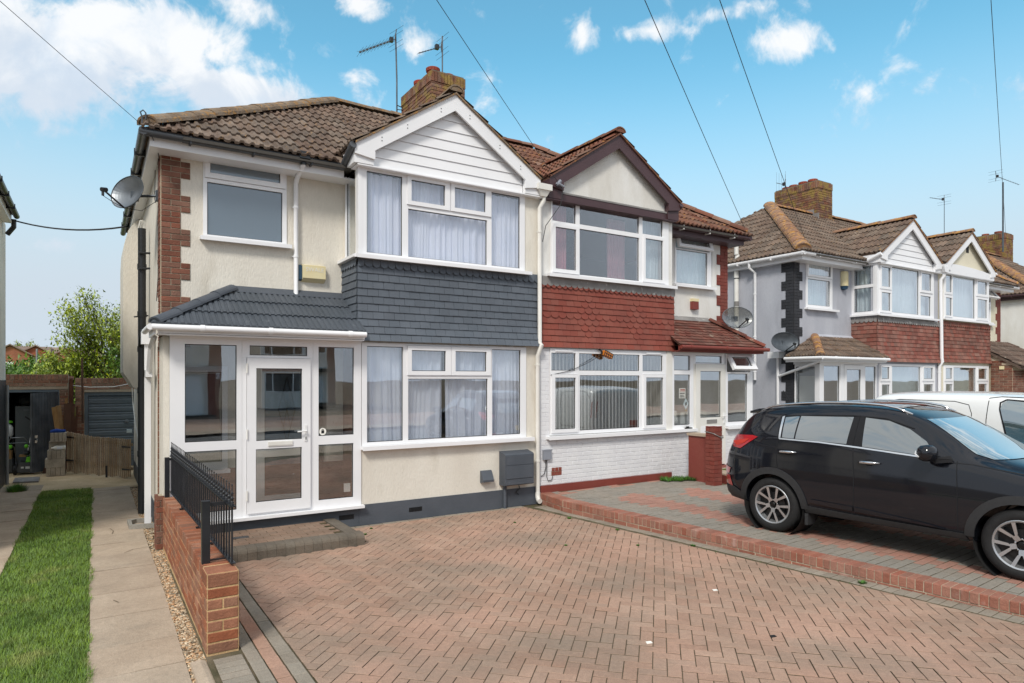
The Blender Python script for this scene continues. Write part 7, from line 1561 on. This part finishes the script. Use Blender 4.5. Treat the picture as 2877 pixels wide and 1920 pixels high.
for sd in (1, -1):
    D_ = lambda poly, m, name, **k: decal(ctr, poly, 'y', m, name, car, MC, side=sd, **k)
    D_([(.10, 1.455), (.12, 1.205), (.275, 1.20), (.285, 1.475)], 'glass_car', 'side_window', off=.006); D_([(.305, 1.478), (.295, 1.20), (.925, 1.185), (.95, 1.495)], 'glass_car', 'side_window', off=.006)
    D_([(1.085, 1.495), (1.105, 1.17), (1.86, 1.115), (1.74, 1.27), (1.56, 1.39), (1.34, 1.47)], 'glass_car', 'side_window', off=.006)
    D_([(.055, 1.46), (.075, 1.185), (.10, 1.19), (.085, 1.47)], 'chrome', 'window_trim', off=.009)
    D_(strip([(.085, 1.188), (.6, 1.182), (1.1, 1.155), (1.95, 1.095)], .016), 'chrome', 'window_trim', off=.009); D_(strip([(.08, 1.47), (.5, 1.495), (.95, 1.512), (1.3, 1.495), (1.6, 1.40)], .010), 'seam', 'window_trim', off=.008)
    D_([(.95, 1.50), (.93, 1.185), (1.0, 1.18), (1.015, 1.505)], 'seam', 'door_pillar', off=.006); D_([(1.022, 1.505), (1.008, 1.18), (1.10, 1.17), (1.08, 1.50)], 'seam', 'door_pillar', off=.006)
    for pth_ in ([(1.015, 1.52), (1.0, 1.18), (1.03, .85), (1.03, .42)], [(2.05, 1.10), (2.07, .8), (2.07, .40)], [(.03, 1.46), (.06, 1.2), (.07, .90), (.10, .80)], [(.40, .55), (.44, .42), (1.03, .40), (2.08, .385)], [(1.96, 1.08), (2.2, 1.075)], [(2.20, 1.075), (2.8, .985), (3.2, .90)]): D_(strip(pth_, .008), 'seam', 'panel_gap', off=.002, grid=.06)
    for cx in (0, 2.6):
        o_ = arc(cx, .345, .475, 2 if cx == 0 else -8, 178, 20); i_ = arc(cx, .345, .392, 178, 2 if cx == 0 else -8, 20); D_(o_ + i_, 'car_trim', 'arch_trim', off=.014, th=.02)
    D_([(.42, .30), (.44, .405), (1.03, .385), (2.12, .375), (2.16, .30), (2.14, .22), (.46, .22)], 'car_trim', 'sill_trim', off=.012, th=.02)
    D_([(-.88, .30), (-.92, .48), (-.6, .505), (-.475, .46), (-.41, .30)], 'car_trim', 'bumper_trim', off=.012)
    D_([(.5, .452), (1.02, .425), (1.02, .478), (.52, .492)], 'car_black', 'door_moulding', off=.020, th=.025); D_([(1.04, .425), (1.96, .395), (1.7, .43), (1.04, .478)], 'car_black', 'door_moulding', off=.020, th=.025)
    D_([(-.70, 1.125), (-.62, 1.03), (-.48, 1.02), (-.22, 1.19), (-.3, 1.205), (-.60, 1.19)], 'lamp_red', 'tail_light', off=.010); D_([(-.66, 1.10), (-.55, 1.05), (-.42, 1.10), (-.34, 1.16), (-.55, 1.12)], 'print_red', 'lamp_inner', off=.014)
    D_([(-.80, .76), (-.80, .66), (-.70, .66), (-.66, .74)], 'lamp_red', 'rear_reflector', off=.012); D_([(-.86, .77), (-.86, .68), (-.80, .665), (-.80, .765)], 'lamp_clear', 'rear_reflector', off=.012); D_([(-.82, .64), (-.80, .52), (-.62, .5), (-.68, .64)], 'lamp_red', 'rear_reflector', off=.010)
    for hx_, hz__ in ((.22, 1.035), (1.2, 1.00)):
        h_ = ctr.ray_cast(V((hx_, sd * 3, hz__)), V((0, -sd, 0)))[0]; y_ = h_.y
        b = MB(); b.tube([(hx_ - .115, y_ + sd * .02, hz__ - .006), (hx_ - .08, y_ + sd * .035, hz__), (hx_ + .03, y_ + sd * .038, hz__ + .002), (hx_ + .12, y_ + sd * .028, hz__ + .006)], [.010, .018, .018, .007], 10); b.build('handle', 'chrome', car, smooth=True, M=MC)
        D_([(hx_ + .055 * math.cos(a) - .005, hz__ + .038 * math.sin(a)) for a in [i * .524 for i in range(12)]], 'seam', 'handle_recess', off=.003)
    b = MB(); Mm = Matrix.Translation((1.84, sd * 1.045, 1.175)) @ Matrix.Rotation(R(-4), 4, 'Y'); b.lathe([(0, -.085), (.05, -.082), (.085, -.06), (.098, 0), (.09, .05), (.06, .078), (0, .085)], (0, 0, 0), 18, M=Mm @ Matrix.Diagonal((.95, 1.25, 1.0, 1)) ); b.build('mirror', 'car_black', car, smooth=True, M=MC)
    b = MB(); b.prism([(1.86, sd * .99, 1.09), (2.0, sd * .90, 1.12), (2.02, sd * .90, 1.085), (1.88, sd * .97, 1.065)], (0, 0, .03)); b.build('mirror_foot', 'seam', car, M=MC); b = MB(); b.tube([(1.745, sd * 1.08, 1.19), (1.755, sd * 1.13, 1.165), (1.80, sd * 1.16, 1.14)], .007, 6); b.build('mirror_lamp', 'lamp_clear', car, M=MC)
    b = MB(); pts = []
    for i in range(13): xx_ = -.32 + 1.85 * i / 12; hh = ctr.ray_cast(V((xx_, sd * .62, 3)), V((0, 0, -1)))[0]; lift = .035 * min(1, min(i, 12 - i) / 1.2); pts.append((xx_, sd * .62, hh.z + lift))
    b.tube(pts, .014, 8); b.build('roof_rail', 'chrome', car, smooth=True, M=MC)
    wheel(car, MC, 0, sd * .80, .345, sd); wheel(car, MC, 2.6, sd * .80, .345, sd)
    b = MB(); b.box(.42, .46, sd * .72, sd * .88, .16, .30); b.build('mud_flap', 'car_trim', car, M=MC)
decal(ctr, [(-.60, 1.50), (.60, 1.50), (.73, 1.17), (.70, 1.125), (-.70, 1.125), (-.73, 1.17)], 'x', 'glass_screen', 'windscreen', car, MC, off=.006, side=1); decal(ctr, [(-.52, 1.44), (.52, 1.44), (.60, 1.20), (-.60, 1.20)], 'x', 'glass_car', 'rear_window', car, MC, off=.006, side=-1)
decal(ctr, [(.02, -.48), (1.38, -.50), (1.38, .50), (.02, .48)], 'z', 'glass_car', 'glass_roof', car, MC, off=.006)
decal(ctr, [(-.26, .92), (.26, .92), (.26, .81), (-.26, .81)], 'x', 'plate_yellow', 'number_plate', car, MC, off=.01, side=-1); decal(ctr, [(-.26, .55), (.26, .55), (.26, .44), (-.26, .44)], 'x', 'print_white', 'number_plate', car, MC, off=.01, side=1)
decal(ctr, [(-.5, .86), (.5, .86), (.42, .74), (-.42, .74)], 'x', 'seam', 'grille', car, MC, off=.008, side=1)
for sd in (-1, 1): decal(ctr, [(sd * .5, .84), (sd * .78, .88), (sd * .74, .74), (sd * .5, .76)], 'x', 'lamp_clear', 'headlight', car, MC, off=.01, side=1)
b = MB(); b.prism([(-.40, -.56, 1.515), (-.56, -.52, 1.475), (-.56, .52, 1.475), (-.40, .56, 1.515)], (0, 0, .03)); b.build('spoiler', 'car_black', car, M=MC)
b = MB(); b.tube([(2.36, .1, 1.135), (2.30, .25, 1.165), (2.20, .62, 1.20)], .008, 5); b.tube([(2.40, -.4, 1.13), (2.30, -.1, 1.17), (2.25, .15, 1.19)], .008, 5); b.build('wiper', 'seam', car, M=MC)
b = MB(); b.tube([(-.32, -.1, 1.60), (-.44, -.1, 1.78)], .006, 6); b.build('roof_antenna', 'seam', car, M=MC)
# white van behind it
MV = mk_M(11.28, 5.80, .055, V((.04, -1, 0)))
def vsec(s_):
    x, w, zb, zl, zt_, wr = s_
    return [(0, zb), (.85 * w, zb), (.97 * w, zb + .05), (w, zb + .3), (w, .9), (.99 * w, zl), (.965 * w, zl + (zt_ - zl) * .5), (wr + .03, zt_ - .16), (wr, zt_ - .07), (wr * .93, zt_ - .02), (wr * .6, zt_ + .005), (0, zt_ + .012)]
VST = [(-.02, .74, .5, 1.2, 1.62, .66), (0, .86, .4, 1.2, 1.76, .78), (.06, .895, .34, 1.2, 1.82, .82), (.25, .905, .3, 1.2, 1.855, .83), (.9, .91, .28, 1.2, 1.875, .83), (1.7, .91, .28, 1.2, 1.87, .82), (2.3, .91, .28, 1.15, 1.82, .79), (2.75, .91, .28, 1.1, 1.6, .76), (3.3, .90, .28, 1.05, 1.22, .78), (3.7, .88, .28, .95, 1.08, .76), (4.1, .84, .3, .8, .96, .68), (4.3, .65, .36, .6, .75, .5)]
vbody, vtr = loft(VST, vsec, 'van_white', 'body', [(.75, .33, .38, .5, 1.3), (.75, .33, .38, -.5, -1.3), (3.45, .33, .38, .5, 1.3), (3.45, .33, .38, -.5, -1.3)])
van = root('parked_van', 'white panel van parked beyond the black car', 'van', (11.28, 5.8, .055)); link(bpy.data.objects.new('body', vbody), van, MV)
b = MB()
for cx in (.75, 3.45):
    for sd in (-1, 1): b.tube([(cx, sd * .50, .33), (cx, sd * .89, .33)], .383, 30, caps=False)
link(bpy.data.objects.new('wheel_arch_liner', b.mesh('wheel_arch_liner', 'rubber')), van, MV)
for sd in (1, -1):
    D_ = lambda poly, m, name, **k: decal(vtr, poly, 'y', m, name, van, MV, side=sd, **k)
    D_([(1.78, 1.74), (1.76, 1.66), (1.88, 1.18), (1.93, 1.10), (2.86, 1.05), (2.78, 1.2), (2.45, 1.62), (2.35, 1.72), (1.84, 1.77)], 'glass_van', 'side_window', off=.006); D_(strip([(1.82, 1.78), (1.755, 1.74), (1.755, 1.65), (1.87, 1.17), (1.92, 1.085), (2.88, 1.035), (2.79, 1.2), (2.46, 1.64), (2.36, 1.74), (1.82, 1.78)], .02), 'seam', 'window_seal', off=.005)
    for pth_ in ([(1.62, 1.80), (1.60, 1.5), (1.60, .5)], [(2.95, 1.0), (3.0, .7)], [(1.62, 1.80), (1.75, 1.82), (2.3, 1.80)], [(.14, 1.60), (.32, 1.735), (.45, 1.755), (1.2, 1.745), (1.38, 1.70), (1.42, 1.58), (1.42, .95), (1.38, .85), (.3, .85)]): D_(strip(pth_, .010), 'seam', 'panel_gap', off=.002)
    D_([(-.01, 1.5), (-.01, 1.1), (.05, 1.1), (.06, 1.5)], 'lamp_red', 'tail_light', off=.008)
    for wx in (.75, 3.45): wheel(van, MV, wx, sd * .79, .33, sd)
    b = MB(); b.lathe([(0, -.12), (.07, -.1), (.09, 0), (.07, .1), (0, .12)], (2.75, sd * 1.04, 1.18), 14); b.build('mirror', 'seam', van, smooth=True, M=MV)
decal(vtr, [(-.66, 1.72), (.66, 1.72), (.72, 1.28), (-.72, 1.28)], 'x', 'glass_van', 'windscreen', van, MV, off=.006, side=1)
# ------------------------------------------------------------------ houses across the road (seen mirrored in the windows)
Oc = dict(Lc); Oc.update(wall='render_ivory', bay_wall='render_ivory', roof='roof_red', gutter='upvc', front_holes=[(10.3, 11.4, 4.1, 5.2)], bay_holes=[(6.64, 9.46, 3.95, 5.15), (6.62, 9.40, 1.16, 2.6)])
def opposite(s, lab, wall, tile):
    c = dict(Oc); c.update(wall=wall, bay_wall=wall); f = (lambda a: a) if s > 0 else (lambda a: 12.8 - a)
    if s < 0: c['front_holes'] = [(f(10.3), f(11.4), 4.1, 5.2)]; c['bay_holes'] = [(f(6.64), f(9.46), 3.95, 5.15), (f(6.62), f(9.40), 1.16, 2.6)]
    h, r, X = house('semi_detached_house', lab, 6.40, s, 0, c); c = None
    for z0_, z1_, x1 in ((3.93, 5.2, 9.48), (1.14, 2.62, 9.42)): window(h, f, (6.62, x1), (z0_, z1_), [(6.7, 7.2, z0_ + .06, z1_ - .06), (7.28, 8.7, z0_ + .06, z1_ - .06), (8.78, 9.35, z0_ + .06, z1_ - .06)], YF - .02)
    window(h, f, (10.28, 11.42), (4.08, 5.22), [(10.35, 11.35, 4.15, 5.15)], YB - .02)
    b = MB(); b.box(f(6.42), f(9.58), YF - .03, YF - .002, 2.68, 3.85); b.build('hung_tile_panel', tile, h); b = MB(); b.box(f(10.0), f(11.2), YB - .06, YB - .01, .1, 2.3); b.build('door', 'upvc', h); b = MB(); b.box(f(11.5), f(12.06), YB - .01, YB, 0, 5.1); b.build('quoin_band', tile, h)
    return h
oA = opposite(1, 'ivory house across the road with red hung tile panel', 'render_ivory', 'hung_red'); oB = opposite(-1, 'white house across the road with brown hung tile panel', 'render_white', 'hung_old')
for o in (oA, oB): o['group'] = 'houses across the road'
bpy.context.view_layer.update(); index_kids()
for k, cx in enumerate((3.2, 10.07, -3.67)):
    T = Matrix.Translation((2 * cx + (0 if k else 0), -9.8, 0)) @ Matrix.Rotation(math.pi, 4, 'Z')
    for o in (oA, oB):
        if k == 0: continue
        copy_thing(o, T, o['label'] + (' farther right' if k == 1 else ' farther left'))
T = Matrix.Translation((6.4, -9.8, 0)) @ Matrix.Rotation(math.pi, 4, 'Z')
for o in (oA, oB): o.matrix_basis = T @ o.matrix_basis
